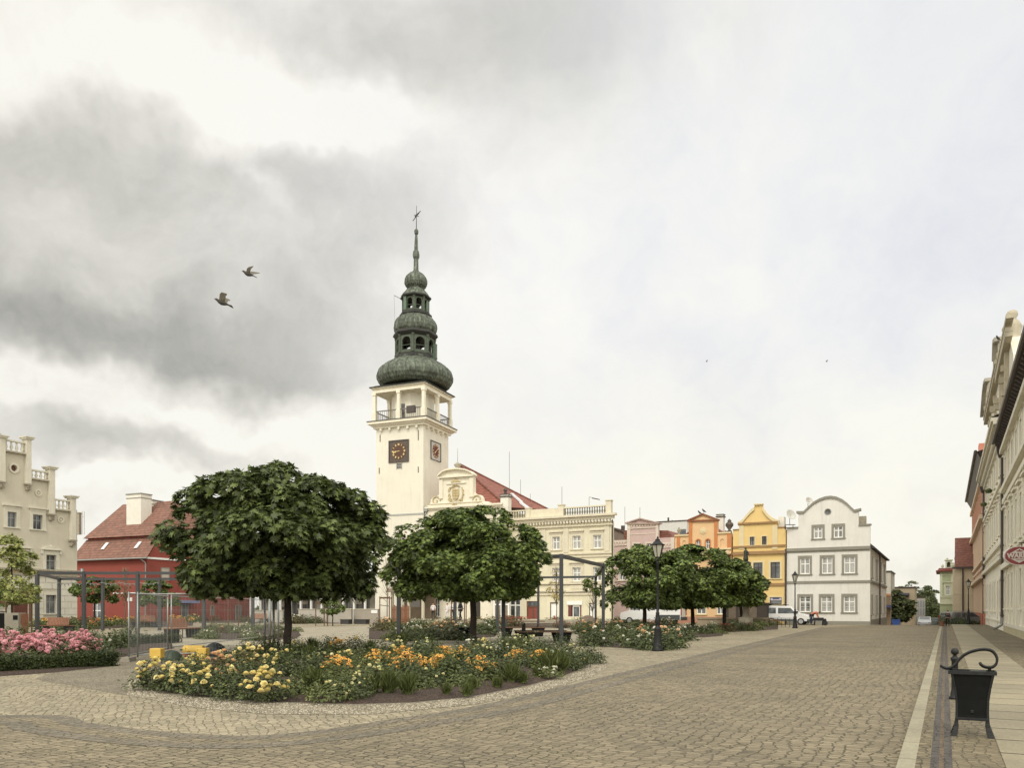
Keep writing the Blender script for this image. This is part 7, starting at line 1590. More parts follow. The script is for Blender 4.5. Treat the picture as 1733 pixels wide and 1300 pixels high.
# benches
def bench():
    t = empty('bench', (0, 0, 0), 0)
    b = MB(); 
    for i in range(24): x = -.9 + i * .075; b.box(x, x + .06, -.27, .27, .42, .46)
    b.build('seat', WOOD, t)
    b = MB()
    for i in range(15): x = -.55 + i * .075; b.obox((x + .03, .27, .68), (.03, 0, 0), (0, .02, .005), (0, .06, .2))
    b.build('backrest', WOOD, t)
    for sx in (-1, 1):
        b = MB(); b.prism([(sx * .9 - .0, .415), (sx * .45, .415), (sx * .52, 0), (sx * .78, 0)], -.24, .24); b.build('leg', IRON, t)
    b = MB(); b.bar((-.85, 0, .405), (.85, 0, .405), .3, .02); b.bar((0, 0, 0), (0, 0, .4), .03); b.build('frame', IRON, t)
    return t
B0 = bench()
bl = [(95, 1073, 8, 1.15, 'bench with orange-brown backrest at the far left'), (246, 1062.5, 3, 1.15, 'bench behind the wire fence, before the red house'), (309, 1080.5, 72, 1.2, 'bench seen from its end beside the oval bed'), (440, 1056, 5, 1.2, 'bench with orange backrest under the big maple')]
for i, (px, py, rz, s_, lb) in enumerate(bl):
    o = B0 if i == 0 else copy_tree(B0); o.location = G(px, py); o.rotation_euler.z = R(rz) - (math.pi if i == 2 else 0) + (math.pi if i == 2 else 0); o.scale = (s_,) * 3; tag(o, lb, 'bench', 'timber slat benches')
# picnic tables
def picnic():
    t = empty('picnic_table', (0, 0, 0), 0); b = MB()
    for i in range(9): y = -.42 + i * .095; b.box(-1.15, 1.15, y, y + .08, .74, .78)
    b.build('table_top', DWOOD, t)
    for sy in (-1, 1):
        b = MB()
        for i in range(4): y = sy * .88 + (i - 2) * .1; b.box(-1.15, 1.15, y, y + .085, .43, .47)
        b.build('seat', DWOOD, t)
    for sx in (-1, 1):
        b = MB(); x = sx * .8
        for sy in (-1, 1): b.obox((x, sy * .62, .39), (.03, 0, 0), (0, .30, -.36) if sy > 0 else (0, .30, .36), (0, .09, .07) if sy > 0 else (0, .09, -.07))
        b.box(x - .035, x + .035, -1.0, 1.0, .36, .427)
        b.build('leg', IRON, t)
        b = MB(); b.prism([(x - .32, .42), (x + .32, .42), (x + .2, 0), (x - .2, 0)], -1.02, -.72); b.prism([(x - .32, .42), (x + .32, .42), (x + .2, 0), (x - .2, 0)], .72, 1.02); b.build('pedestal', BK, t)
    return t
T0 = picnic(); T0.scale = (1.12,) * 3; T0.location = G(918, 1087); T0.rotation_euler.z = R(4); tag(T0, 'nearer dark picnic table with attached benches, behind the grey frame post', 'picnic table', 'picnic tables under the grey frames')
T1 = copy_tree(T0); T1.location = G(884, 1077); T1.rotation_euler.z = R(0); tag(T1, 'farther dark picnic table, left of the nearer one', 'picnic table', 'picnic tables under the grey frames')
# pergolas
def pergola(label, posts, beams, h, w_=.17):
    c = sum((p for p in posts), Vector()) / len(posts); t = empty('pergola', (c.x, c.y, 0), 0, label, 'pergola', 'grey steel frames over the square')
    for p in posts:
        b = MB(); b.box(-w_ / 2, w_ / 2, -w_ / 2, w_ / 2, 0, h + .012); b.box(-w_ * .8, w_ * .8, -w_ * .8, w_ * .8, 0, .02); b.build('post', STEEL, t, (p.x - c.x, p.y - c.y, 0), (0, 0, R(-6)))
    for i, j in beams:
        a, d = posts[i] - c, posts[j] - c; b = MB(); e = (d - a) * 0; b.bar((a.x - e.x, a.y - e.y, h - w_ / 2), (d.x + e.x, d.y + e.y, h - w_ / 2 - .002 * i), w_ * .93, w_ * .93); b.build('beam', STEEL, t)
    return t, c
h = 4.0; ps = [G(675, 1086), G(852, 1089), G(950, 1091), G(1021, 1080), G(770, 1073), G(842, 1071), G(911, 1066), G(1008, 1067)]
pt, c = pergola('large grey steel frame among the picnic tables', ps, [(0, 1), (1, 2), (2, 3), (4, 5), (5, 6), (6, 7), (3, 7), (0, 4)], h)
b = MB(); 
for k in range(2): a, d = ps[6] - c, ps[7] - c; b.tube([(a.x, a.y - .1, h - .6 - .55 * k), ((a.x + d.x) / 2, (a.y + d.y) / 2 - .1, h - .68 - .55 * k), (d.x, d.y - .1, h - .6 - .55 * k)], .015, 5)
b.build('wire', IRON, pt)
h = 3.8; ps = [G(63, 1070), G(142, 1070), G(233, 1070), G(345, 1068), G(100, 1061), G(174, 1061), G(270, 1061), G(428, 1060)]
for p in ps[:4]: p *= 47.5 / p.y
for p in ps[4:]: p *= 57 / p.y
pt, c = pergola('long grey steel frame in front of the grey and red houses', ps, [(0, 1), (1, 2), (2, 3), (4, 5), (5, 6), (6, 7), (0, 4), (3, 7)], h, .18)
b = MB()
for i, j in ((4, 5), (5, 6)):
    a, d = ps[i] - c, ps[j] - c; pts = []
    for k in range(13): u = k / 12; q_ = a.lerp(d, u); pts.append((q_.x, q_.y - .2, h - .35 - .12 * abs(math.sin(u * 9.4))))
    b.tube(pts, .02, 5)
    for p_ in pts: b.lathe([(.01, 0), (.04, -.05), (.04, -.1), (.01, -.12)], 6, p_)
b.build('light_string', mat('bulb string', lin(120, 122, 118), .5), pt)
# temporary wire fence
def fence_panel(a, c, h, label, foot=True):
    a, c = Vector(a), Vector(c); L_ = (c - a).length; ang = math.atan2((c - a).y, (c - a).x); t = empty('fence_panel', (a.x, a.y, 0), ang, label, 'fence', 'panels of temporary wire fence')
    b = MB(); b.smooth = True
    for x in (0, L_): b.tube([(x, 0, .1), (x, 0, h)], .024, 8)
    b.tube([(0, 0, h - .06), (L_, 0, h - .06)], .02, 8); b.tube([(0, 0, .18), (L_, 0, .18)], .02, 8); b.build('frame', ZINC, t)
    b = MB(); n = int(L_ / .09); 
    for i in range(1, n): x = i * L_ / n; b.bar((x, .0, .18), (x, .0, h - .06), .003)
    for z in (.5, .55, 1.0, 1.05, 1.5, 1.55, 1.85): b.bar((0, .006, z), (L_, .006, z), .0035)
    b.build('wire_mesh', ZINC, t)
    if foot:
        b = MB(); b.box(-.42, .34, -.14, .14, .0, .13, top=(.03, .03)); b.build('foot', mat('grey concrete foot', lin(150, 142, 124, .85), .9, .15), t, bevel=.01)
    return t
fence_panel(G(218, 1120), G(284, 1105), 2.1, 'wire fence panel receding from the concrete foot at its left end')
fence_panel(G(233, 1119), G(448, 1112), 2.1, 'long wire fence panel in front of the play figures', False)
fence_panel(G(290, 1104), G(455, 1083), 2.1, 'farther wire fence panel behind the play figures', False)
for i, (px, py, h_) in enumerate(((448, 1104, 1.95), (457, 1099, 2.0), (463, 1108, 1.9), (471, 1100, 2.0))):
    b = MB(); b.smooth = True; b.tube([(0, 0, 0), (0, 0, h_)], .04, 10); t = empty('metal_pole', G(px, py), 0, ['leftmost of the thin grey poles beside the maple trunk', 'second of the thin grey poles beside the maple trunk', 'shortest of the thin grey poles beside the maple trunk', 'thin grey pole nearest to the maple trunk'][i], 'pole', 'thin grey poles beside the maple trunk'); b.build('tube', ZINC, t)
    b = MB(); b.lathe([(.05, h_), (.05, h_ + .03)], 10); b.build('cap', STEEL, t)
# play figures
t = empty('play_caterpillar', G(330, 1114), 0, 'rubber play figures of coloured balls and yellow blocks on the gravel', 'play equipment'); O_ = G(330, 1114)
PY = mat('yellow rubber', lin(226, 182, 40, .9), .6, .08, 4); PG = mat('dark green rubber', lin(62, 76, 60, .85), .6, .15, 4, 30, .003); PR = mat('dark red rubber', lin(150, 62, 60, .85), .6, .15, 4); PB = mat('black ribbed rubber', lin(52, 56, 60, .85), .6, .2, 4, 30, .003)
def dome(name, label, px, py, r, m, hs=.85, grp='domed play figures on the gravel'):
    b = MB(); b.smooth = True; b.lathe([(r * math.cos(R(a)) + .001, r * hs * math.sin(R(a)) * 1.0) for a in (-25, 0, 12, 24, 36, 48, 60, 72, 82, 90)], 24)
    t_ = empty(name, G(px, py), 0, label, 'play figure', grp); o = b.build('body', m, t_)
    b = MB()
    for k in range(12): a = R(30 * k); b.tube([((r + .004) * math.cos(R(e)) * math.cos(a), (r + .004) * math.cos(R(e)) * math.sin(a), r * hs * math.sin(R(e)) + .004) for e in (0, 15, 30, 45, 60, 75, 88)], .008, 4)
    b.build('seam', m, t_); return t_
bpy.data.objects.remove(t)
dome('play_dome', 'flattened dark green dome with a red side by the yellow block', 290, 1118, .33, PG, .9); dome('play_dome', 'dark red dome peeping out from behind the green one', 311, 1115, .22, PR, .85)
dome('play_dome', 'large black ribbed dome behind the yellow blocks', 364, 1111, .40, PB, 1.1); dome('play_dome', 'olive green dome right of the black dome', 411, 1106, .29, PG, .95); dome('play_dome', 'small red dome half hidden by the roses', 442, 1105, .17, PR, 1.3)
def pblock(px, py, w_, d_, z0, z1, label, cyl=False, rz=0):
    t_ = empty('play_block', G(px, py), R(rz), label, 'play block', 'yellow play blocks on the gravel'); b = MB()
    if cyl: b.smooth = False; b.tube([(-w_ / 2, 0, (z0 + z1) / 2), (w_ / 2, 0, (z0 + z1) / 2)], (z1 - z0) / 2, 20)
    else: b.box(-w_ / 2, w_ / 2, -d_ / 2, d_ / 2, z0, z1)
    b.build('body', PY, t_, bevel=.02); b = MB(); b.tube([(0, 0, 0), (0, 0, z0 + .02)], .05, 8); b.build('leg', ZINC, t_); return t_
pblock(266, 1122, .33, .3, .13, .42, 'yellow block at the left end beside the green dome'); pblock(328, 1115, .62, .28, .12, .42, 'long yellow roller lying between the domes', True); pblock(343, 1121, .30, .28, .05, .42, 'upright yellow block before the black dome')
# litter bin at the left, millstone
t = empty('litter_bin', G(26, 1080), R(-5), 'grey box litter bin with a black slot at the left edge', 'litter bin'); b = MB(); b.box(-.4, .4, -.3, .3, .08, 1.35); b.build('body', mat('beige grey bin', lin(150, 142, 122, .85), .7, .1), t, bevel=.01); b = MB(); b.box(.1, .36, -.32, -.303, .98, 1.22); b.build('slot', BK, t); b = MB(); b.box(.36, .46, -.1, .4, 0, 1.3); b.build('side_post', WOOD, t); b = MB(); b.box(-.3, .3, -.25, .25, 0, .079); b.build('foot', BK, t)
t = empty('dark_cabinet', G(2, 1079), 0, 'narrow black cabinet cut by the left edge of the photo', 'cabinet'); b = MB(); b.box(-.5, .34, -.2, .3, 0, 1.3); b.build('body', BK, t, bevel=.01); b = MB(); b.box(-.5, .36, -.22, .32, 1.303, 1.34); b.build('lid', PIPE, t)
t = empty('millstone', G(995, 1069), R(-25), 'upright round stone disc among the roses', 'stone disc'); b = MB(); b.prism(circ((0, .55), .56, 28), -.12, .12); b.build('disc', mat('reddish grey stone', lin(150, 130, 112, .85), .9, .15, 4, 30, .01), t); b = MB(); b.prism(circ((0, .55), .1, 16), -.14, -.123); b.build('hub', BK, t)
t = empty('litter_bin', G(787, 1084), R(3), 'low dark litter box at the foot of the second maple', 'litter bin'); b = MB(); b.box(-.3, .3, -.25, .25, 0, .62); b.build('body', BK, t, bevel=.01); b = MB(); b.box(-.32, .32, -.27, .27, .623, .65); b.build('lid', IRON, t)
# statue on a column
q = G(1262, 1062); t = empty('statue_column', (q.x, q.y, 0), R(-TH), 'dark saint statue on a leafy capital and tall column by the yellow house', 'statue'); Ys = q.y; zS = lambda py: EYE + (HY - py) / F * Ys
b = MB(); b.smooth = True; b.lathe([(.6, 0), (.6, .8), (.35, .9), (.3, 1.2), (.24, 1.4), (.2, zS(970)), (.3, zS(967))], 14); b.build('column', STONE, t)
DBR = mat('dark weathered bronze', lin(70, 72, 60, .7), .6, .3, 6, 30, .02, .3)
b = MB(); b.smooth = True; rgs = random.Random(4)
b.lathe([(.2, zS(967)), (.45, zS(962)), (.32, zS(955)), (.4, zS(952)), (.15, zS(950))], 12)
for i in range(22): a = rgs.uniform(0, 6.28); b.obox((.4 * math.cos(a), .4 * math.sin(a), rgs.uniform(zS(966), zS(954))), (.1, .03, .02), (-.02, .1, .05), (0, .02, .1))
b.build('capital', DBR, t)
b = MB(); b.smooth = True; z = zS(950); b.lathe([(.2, z), (.22, z + .2), (.15, z + .5), (.17, z + .7), (.18, z + .85), (.07, z + .95), (.09, z + 1.05), (.06, z + 1.15), (.01, z + 1.18)], 10); b.tube([(.14, 0, z + .8), (.28, -.05, z + .6), (.2, -.15, z + .5)], .05, 6); b.build('figure', DBR, t)
# parapet, kiosk
H = House('stone_parapet', 'low stone parapet with a metal rail before the white car', 'wall', 1299, 68, TH); x0 = H.x(1180)
PST = mat('parapet stone', lin(158, 142, 114, .85), .9, .18, 2, 30, .01, stain=.4)
b = MB(); b.box(x0, 0, 0, .5, 0, .62); b.box(-.55, -.003, .503, 3, 0, .62); b.build('wall', PST, H.root); b = MB(); b.box(x0 - .06, .06, -.06, .56, .623, .78); b.build('coping', PST, H.root)
b = MB()
for i in range(7): xx = .15 + i * .33; b.bar((xx, .1, 0), (xx, .1, .75), .03)
b.bar((0, .1, .75), (2.3, .1, .75), .04); b.bar((0, .1, .2), (2.3, .1, .2), .03); b.build('railing', IRON, H.root)
H = House('market_kiosk', 'dark brown boarded terrace enclosure before the yellow house', 'kiosk', 1297, 76, TH); x0 = H.x(1228)
BKS = mat('dark brown boards', lin(72, 62, 52, .75), .75, .2, 3); zt = H.z(1265, 1022.5)
b = MB(); b.box(x0, -.0, 0, 2.6, 0, zt); b.build('body', BKS, H.root); b = MB(); b.box(x0 - .1, .1, -.15, 2.7, zt + .003, zt + .1); b.build('roof', PIPE, H.root)
b = MB()
for i in range(5): xx = x0 + .3 + i * 1.0; b.box(xx, xx + .7, -.03, -.003, .3, zt - .1) if i not in (3, 4) else None
b.build('panel', mat('tan brown panels', lin(116, 100, 80, .8), .8, .2, 3), H.root)
t = empty('parasol', PT(1256, 1023, 79), 0, 'grey folded-down shop awning beside the dark kiosk', 'awning'); b = MB(); b.prism([(-1.6, 0), (.7, 0), (.7, .7), (-.9, .7), (-1.3, .4)], -.8, .5); b.build('cloth', mat('grey awning cloth', (1,) * 4), t); b = MB(); b.bar((.6, -.7, -.02), (-1.5, -.7, -.02), .05); b.build('frame', PIPE, t)
# vehicles --------------------------------------------------------
WP = mat('white car paint', lin(226, 226, 222, .95), .3, .02, 2, 30, 0); TYRE = mat('tyre rubber', (.02, .02, .02, 1), .8, .2, 6); RIM = mat('wheel rim', lin(160, 160, 160), .35, .1); BPL = mat('dark grey bumper plastic', lin(66, 68, 70), .6, .1)
LRED = mat('red tail lamp', lin(170, 40, 30), .3, .1)
def vehicle(name, loc, rz, label, cat, side, width, wheels, wr, wins, paint, glass=GLASS, extra=None, group=None, lower=None, taper=.1):
    """side: outline (x, z) seen from the -y side, front towards +x"""
    t = empty(name, loc, rz, label, cat, group); zs = [p[1] for p in side]; zb = min(zs); zt = max(zs); b = MB(); b.smooth = False; n = len(side)
    belt = zb + (zt - zb) * .5
    def yy(z): return width / 2 - (taper * max(0, (z - belt)) / (zt - belt))
    vs_ = [(x, -yy(z), z) for x, z in side] + [(x, yy(z), z) for x, z in side]
    tri = tessellate_polygon([[Vector((x, z, 0)) for x, z in side]])
    b.add(vs_, [tuple(q) for q in tri] + [tuple(i + n for i in q) for q in tri] + [(i, (i + 1) % n, (i + 1) % n + n, i + n) for i in range(n)]); b.fix = True
    body = b.build('body', paint, t, bevel=.04)
    for poly in wins:
        for s_ in (-1, 1):
            b = MB(); b.add([(x, s_ * (yy(z) + .006), z) for x, z in poly], [tuple(range(len(poly)))]); b.build('window', glass, t)
    for x in wheels:
        for s_ in (-1, 1):
            y0, y1 = s_ * (width / 2 - .2), s_ * (width / 2 + .012); b = MB(); b.smooth = True; b.tube([(x, y0, wr), (x, y1, wr)], wr, 24); w_ = b.build('wheel', TYRE, t)
            b = MB(); b.tube([(x, y1 - s_ * .02, wr), (x, y1 + s_ * .012, wr)], wr * .62, 20); b.build('rim', RIM, w_)
    if lower:
        b = MB(); b.box(lower[0], lower[1], -width / 2 - .015, width / 2 + .015, lower[2], lower[3]); b.build('sill_trim', BPL, t)
    return t, body
p1, p2 = farrow(1100), None
vp = PT(1105, 1057, 79); vr = R(-TH)
side = [(-3.1, .45), (3.05, .45), (3.15, .75), (3.05, 1.15), (2.2, 1.38), (1.5, 2.25), (1.2, 2.45), (-3.0, 2.55), (-3.12, 2.3)]
vt, vb = vehicle('delivery_van', (vp.x, vp.y, 0), vr + math.pi, 'long white delivery van parked behind the street maples', 'van', side, 2.0, (-1.9, 2.1), .36, [[(2.05, 1.42), (1.5, 2.15), (1.0, 2.15), (1.0, 1.42)]], WP, lower=(-3.05, -.6, .46, .95))
b = MB(); b.box(-3.15, -3.121, -.95, -.7, .9, 1.9); b.box(-3.15, -3.121, .7, .95, .9, 1.9); b.build('tail_lamp', LRED, vt); b = MB(); b.box(-3.2, -3.125, -1, 1, .4, .75); b.build('bumper', BPL, vt)
vp = PT(1333, 1056, 77)
side = [(-2.1, .35), (2.05, .35), (2.15, .6), (2.1, .85), (1.6, 1.05), (1.1, 1.12), (.45, 1.72), (.1, 1.82), (-1.9, 1.86), (-2.08, 1.6), (-2.15, .9)]
vt, vb = vehicle('parked_car', (vp.x, vp.y, 0), vr, 'white high-roofed car with roof bars before the yellow house', 'car', side, 1.75, (-1.35, 1.35), .33, [[(-1.65, 1.1), (-.95, 1.1), (-.95, 1.65), (-1.6, 1.65)], [(-.75, 1.1), (.9, 1.1), (.4, 1.62), (-.75, 1.65)]], WP, lower=(-2.1, 1.0, .36, .55))
b = MB(); b.bar((-1.7, -.7, 1.95), (0, -.7, 1.92), .05); b.bar((-1.7, .7, 1.95), (0, .7, 1.92), .05); b.bar((-1.4, -.7, 1.98), (-1.4, .7, 1.98), .05); b.bar((-.3, -.7, 1.96), (-.3, .7, 1.96), .05); b.build('roof_rack', IRON, vt); b = MB(); b.box(.95, 1.1, -.98, -.88, 1.15, 1.32); b.build('mirror', IRON, vt); b = MB(); b.box(2.0, 2.12, -.8, -.45, .72, .88); b.build('headlight', RIM, vt); b = MB(); b.box(1.9, 2.2, -.88, .88, .3, .55); b.build('bumper', BPL, vt)
GRYP = mat('silver grey car paint', lin(132, 138, 138, .9), .3, .05, 2, 30, 0)
side = [(-2.3, .35), (2.2, .35), (2.25, .7), (1.3, 1.0), (.6, 1.5), (-1.9, 1.52), (-2.25, 1.1)]
def gp(px, Y): q_ = PT(px, 1050, Y); l, s_ = toLS(q_); return (q_.x, q_.y, gz(s_))
vt, vb = vehicle('parked_car', gp(1630, 84), R(90 - TH - 50), 'grey estate car parked beside the right pavement lamp', 'car', side, 1.8, (-1.4, 1.4), .33, [[(-1.9, 1.0), (-1.0, 1.0), (-1.0, 1.42), (-1.7, 1.42)], [(-.9, 1.0), (1.15, 1.0), (.55, 1.42), (-.9, 1.42)]], GRYP, group='cars at the street end')
b = MB(); b.bar((-1.8, -.75, 1.6), (.4, -.75, 1.6), .05); b.bar((-1.8, .75, 1.6), (.4, .75, 1.6), .05); b.build('roof_rail', RIM, vt); b = MB(); b.box(-2.32, -2.2, -.85, -.55, .8, 1.1); b.box(-2.32, -2.2, .55, .85, .8, 1.1); b.build('tail_lamp', LRED, vt); b = MB(); b.box(-2.2, -2.12, -.65, .65, 1.05, 1.4); b.build('rear_window', GLASS, vt)
vt, vb = vehicle('parked_car', gp(1581, 128), R(90 - TH), 'grey hatchback seen from behind at the street end', 'car', side, 1.85, (-1.4, 1.4), .33, [[(-1.9, 1.0), (1.1, 1.0), (.55, 1.42), (-1.7, 1.42)]], GRYP, group='cars at the street end')
b = MB(); b.box(-2.15, -2.05, -.65, .65, 1.05, 1.42); b.build('rear_window', GLASS, vt); b = MB(); b.box(-2.36, -2.25, -.8, -.5, .8, 1.0); b.box(-2.36, -2.25, .5, .8, .8, 1.0); b.build('tail_lamp', LRED, vt)
vt, vb = vehicle('parked_car', gp(1565, 118), R(-90 - TH), 'small white-blue car facing the camera at the street end', 'car', side, 1.75, (-1.4, 1.4), .33, [[(-1.9, 1.0), (1.1, 1.0), (.55, 1.42), (-1.7, 1.42)]], mat('pale blue white paint', lin(190, 196, 202), .3, .05), group='cars at the street end')
b = MB(); b.add([(1.25, -.7, 1.03), (1.25, .7, 1.03), (.64, .65, 1.5), (.64, -.65, 1.5)], [(0, 1, 2, 3)]); b.build('windscreen', GLASS, vt); b = MB(); b.box(2.2, 2.27, -.8, -.5, .6, .75); b.box(2.2, 2.27, .5, .8, .6, .75); b.build('headlight', RIM, vt)
q = gp(1516, 104); t = empty('dumpster', q, R(-20), 'bright blue rubbish container by the side street tree', 'container'); t.scale = (.6,) * 3; b = MB(); b.prism([(-.7, .2), (.7, .2), (.85, 1.25), (-.85, 1.25)], -.5, .5); BLU = mat('blue plastic', lin(50, 84, 160), .5, .1); b.build('body', BLU, t); b = MB(); b.prism([(-.9, 1.253), (.9, 1.253), (.7, 1.5), (-.7, 1.5)], -.55, .55); b.build('lid', BLU, t); b = MB(); b.tube([(-.6, -.3, .1), (-.6, .3, .1)], .1, 8); b.tube([(.6, -.3, .1), (.6, .3, .1)], .1, 8); b.build('wheel', TYRE, t)
bx, by, _ = gp(1622, 78); t = empty('hedge', (bx, by, 0), R(-TH), 'low dark hedge in front of the grey estate car', 'hedge'); mkobj('foliage', bush_mesh(91, 1.7, .62, 2600, .16, HDG), t); b = MB(); b.lathe([(.5, 0), (.3, .4)], 8); b.build('stems', BARK, t)
q = G(1594, 1060.5, PZ); t = empty('planter', q, 0, 'small brown planter with a bush on the pavement at the street end', 'planter'); b = MB(); b.lathe([(.16, 0), (.24, .45), (.27, .46)], 12); b.build('pot', mat('brown pot', lin(122, 84, 58), .8), t); mkobj('foliage', bush_mesh(5, .3, .5, 260, .1, GLF), t, (0, 0, .45))

# ================================================================= PEOPLE
SKIN = mat('skin', lin(214, 164, 134, .9), .6, .05, 8, 40, 0)
def figure(name, loc, rz, label, joints, cols, hair=None, scale=1.0, extra=None):
    """joints: dict of chains; one continuous skinned body, clothing as separate skinned shells"""
    t = empty(name, loc, rz, label, 'person'); t.scale = (scale,) * 3
    def skin(nm, verts, edges, radii, m, sub=2, root=0):
        me = bpy.data.meshes.new(nm); me.from_pydata(verts, edges, []); me.materials.append(m); o = mkobj(nm, me, t); md = o.modifiers.new('skin', 'SKIN'); 
        for i, v in enumerate(me.skin_vertices[0].data if me.skin_vertices else []): pass
        if not me.skin_vertices: 
            bpy.context.view_layer.objects.active = o; bpy.context.view_layer.update()
        sv = me.skin_vertices[0].data if me.skin_vertices else None
        if sv is None: return o
        for i, v in enumerate(sv): v.radius = (radii[i], radii[i] * .85) if not hasattr(radii[i], '__len__') else radii[i]; v.use_root = (i == root)
        s_ = o.modifiers.new('sub', 'SUBSURF'); s_.levels = s_.render_levels = sub; md.use_smooth_shade = True; return o
    J = joints; V0 = list(J.values()); names = list(J.keys()); ix = {k: i for i, k in enumerate(names)}
    E_ = [('pelvis', 'waist'), ('waist', 'chest'), ('chest', 'neck'), ('neck', 'head'), ('head', 'crown'), ('chest', 'shL'), ('shL', 'elL'), ('elL', 'haL'), ('haL', 'fiL'), ('chest', 'shR'), ('shR', 'elR'), ('elR', 'haR'), ('haR', 'fiR'), ('pelvis', 'hiL'), ('hiL', 'knL'), ('knL', 'anL'), ('anL', 'toL'), ('pelvis', 'hiR'), ('hiR', 'knR'), ('knR', 'anR'), ('anR', 'toR')]
    RR = dict(pelvis=(.15, .11), waist=(.13, .1), chest=(.16, .11), neck=.055, head=(.085, .1), crown=(.07, .08), shL=.06, shR=.06, elL=.042, elR=.042, haL=.032, haR=.032, fiL=.018, fiR=.018, hiL=.085, hiR=.085, knL=.058, knR=.058, anL=.04, anR=.04, toL=.035, toR=.035)
    skin('body', V0, [(ix[a], ix[c]) for a, c in E_], [RR[k] for k in names], SKIN)
    g = 1.24
    J['col'] = tuple(Vector(J['chest']).lerp(Vector(J['neck']), .55)); RR['col'] = (.085, .075)
    sh = ['pelvis', 'waist', 'chest', 'shL', 'elL', 'haL', 'shR', 'elR', 'haR', 'col']; si = {k: i for i, k in enumerate(sh)}
    vv = [Vector(J[k]) for k in sh]; vv[5] = Vector(J['elL']).lerp(Vector(J['haL']), cols.get('sleeve', .9)); vv[8] = Vector(J['elR']).lerp(Vector(J['haR']), cols.get('sleeve', .9))
    rr_ = lambda k: tuple(x * g for x in RR[k]) if hasattr(RR[k], '__len__') else RR[k] * 1.25
    skin('shirt', [tuple(v) for v in vv], [(si[a], si[c]) for a, c in (('pelvis', 'waist'), ('waist', 'chest'), ('chest', 'col'), ('col', 'shL'), ('shL', 'elL'), ('elL', 'haL'), ('col', 'shR'), ('shR', 'elR'), ('elR', 'haR'))], [rr_(k) for k in sh], cols['top'])
    lg = ['pelvis', 'hiL', 'knL', 'anL', 'hiR', 'knR', 'anR']; li = {k: i for i, k in enumerate(lg)}
    skin('trousers', [J[k] for k in lg], [(li[a], li[c]) for a, c in (('pelvis', 'hiL'), ('hiL', 'knL'), ('knL', 'anL'), ('pelvis', 'hiR'), ('hiR', 'knR'), ('knR', 'anR'))], [(.165, .125)] + [.1, .075, .06] * 2, cols['legs'])
    for s_ in 'LR':
        a, c = Vector(J['an' + s_]), Vector(J['to' + s_]); b = MB(); b.bar(a + Vector((0, 0, -.03)), c + (c - a) * .3 + Vector((0, 0, .0)), .09, .09); b.build('shoe', IRON, t, bevel=.03)
    hd, cr = Vector(J['head']), Vector(J['crown'])
    b = MB(); b.smooth = True; r = .1; c = hd.lerp(cr, .75); d = (cr - Vector(J['neck'])).normalized()
    b.lathe([(r * math.sin(R(a)) + .001, r * math.cos(R(a))) for a in range(0, cols.get('hairang', 100), 12)][::-1], 14); 
    if hair: o = b.build('hair', hair, t, c + Vector((0, .012, 0))); 
    f = Vector(cols.get('face', (0, -1, 0))).normalized(); sx = f.cross(Vector((0, 0, 1))).normalized(); b = MB(); m0 = hd.lerp(cr, .3)
    for s_ in (-1, 1): b.obox(m0 + f * .092 + sx * s_ * .032 + Vector((0, 0, .02)), sx * .012, f * .006, Vector((0, 0, .006)))
    b.obox(m0 + f * .088 - Vector((0, 0, .055)), sx * .022, f * .006, Vector((0, 0, .004))); b.build('face_features', mat('dark features', lin(60, 36, 30), .7), t)
    return t
def standing(lean=0.0, stride=.12, armL=(0, 0), armR=(0, 0)):
    s = stride
    return dict(pelvis=(0, 0, .95), waist=(0, -lean * .1, 1.1), chest=(0, -lean * .25, 1.36), neck=(0, -lean * .35, 1.52), head=(0, -lean * .42 - .01, 1.62), crown=(0, -lean * .45, 1.72),
        shL=(.19, -lean * .3, 1.42), elL=(.25, armL[0] * .5, 1.14), haL=(.24, armL[0] - .03, .9 + armL[1]), fiL=(.235, armL[0] - .05, .8 + armL[1] * 1.1), shR=(-.19, -lean * .3, 1.42), elR=(-.25, armR[0] * .5, 1.14), haR=(-.24, armR[0] - .03, .9 + armR[1]), fiR=(-.235, armR[0] - .05, .8 + armR[1] * 1.1),
        hiL=(.1, 0, .88), knL=(.11, -s * .8, .48), anL=(.11, -s, .08), toL=(.12, -s - .16, .04), hiR=(-.1, 0, .88), knR=(-.11, s * .2, .48), anR=(-.11, s, .1), toR=(-.12, s - .14, .04))
HB_ = mat('brown hair', lin(74, 54, 40, .8), .8, .2, 20); NAVY = mat('navy cloth', lin(40, 42, 58, .8), .8, .1); WHC = mat('white cloth', lin(226, 222, 222, .95), .8, .05); DKT = mat('black cloth', lin(34, 34, 38, .8), .8, .1); ORC = mat('orange red cloth', lin(206, 104, 74, .9), .8, .1); JEAN = mat('dark blue cloth', lin(48, 56, 78, .8), .8, .1)
def terr(px, Y, z): q_ = PT(px, 1000, Y); return (q_.x, q_.y, z)
figure('person', terr(779.5, 74.8, .5), R(-60), 'bald man in a dark navy jacket walking before the town hall', standing(.1, .16, (.12, .08), (-.1, .1)), dict(top=NAVY, legs=DKT, face=(0, -1, 0)), None, 1.06)
figure('person', terr(733, 78, .5), R(20), 'brown-haired person in a white shirt left of the walking man', standing(0, .04, (-.12, .12), (0, .05)), dict(top=WHC, legs=DKT, sleeve=.2), HB_, .93)
figure('person', terr(757, 79, .5), R(-30), 'person in white with brown hair behind the wooden stakes', standing(0, .04), dict(top=WHC, legs=WHC, sleeve=.2), HB_, .9)
figure('person', terr(765, 78.5, .5), R(40), 'person in a white shirt half hidden by a grey frame post', standing(0, .05), dict(top=WHC, legs=DKT), HB_, 1.0)
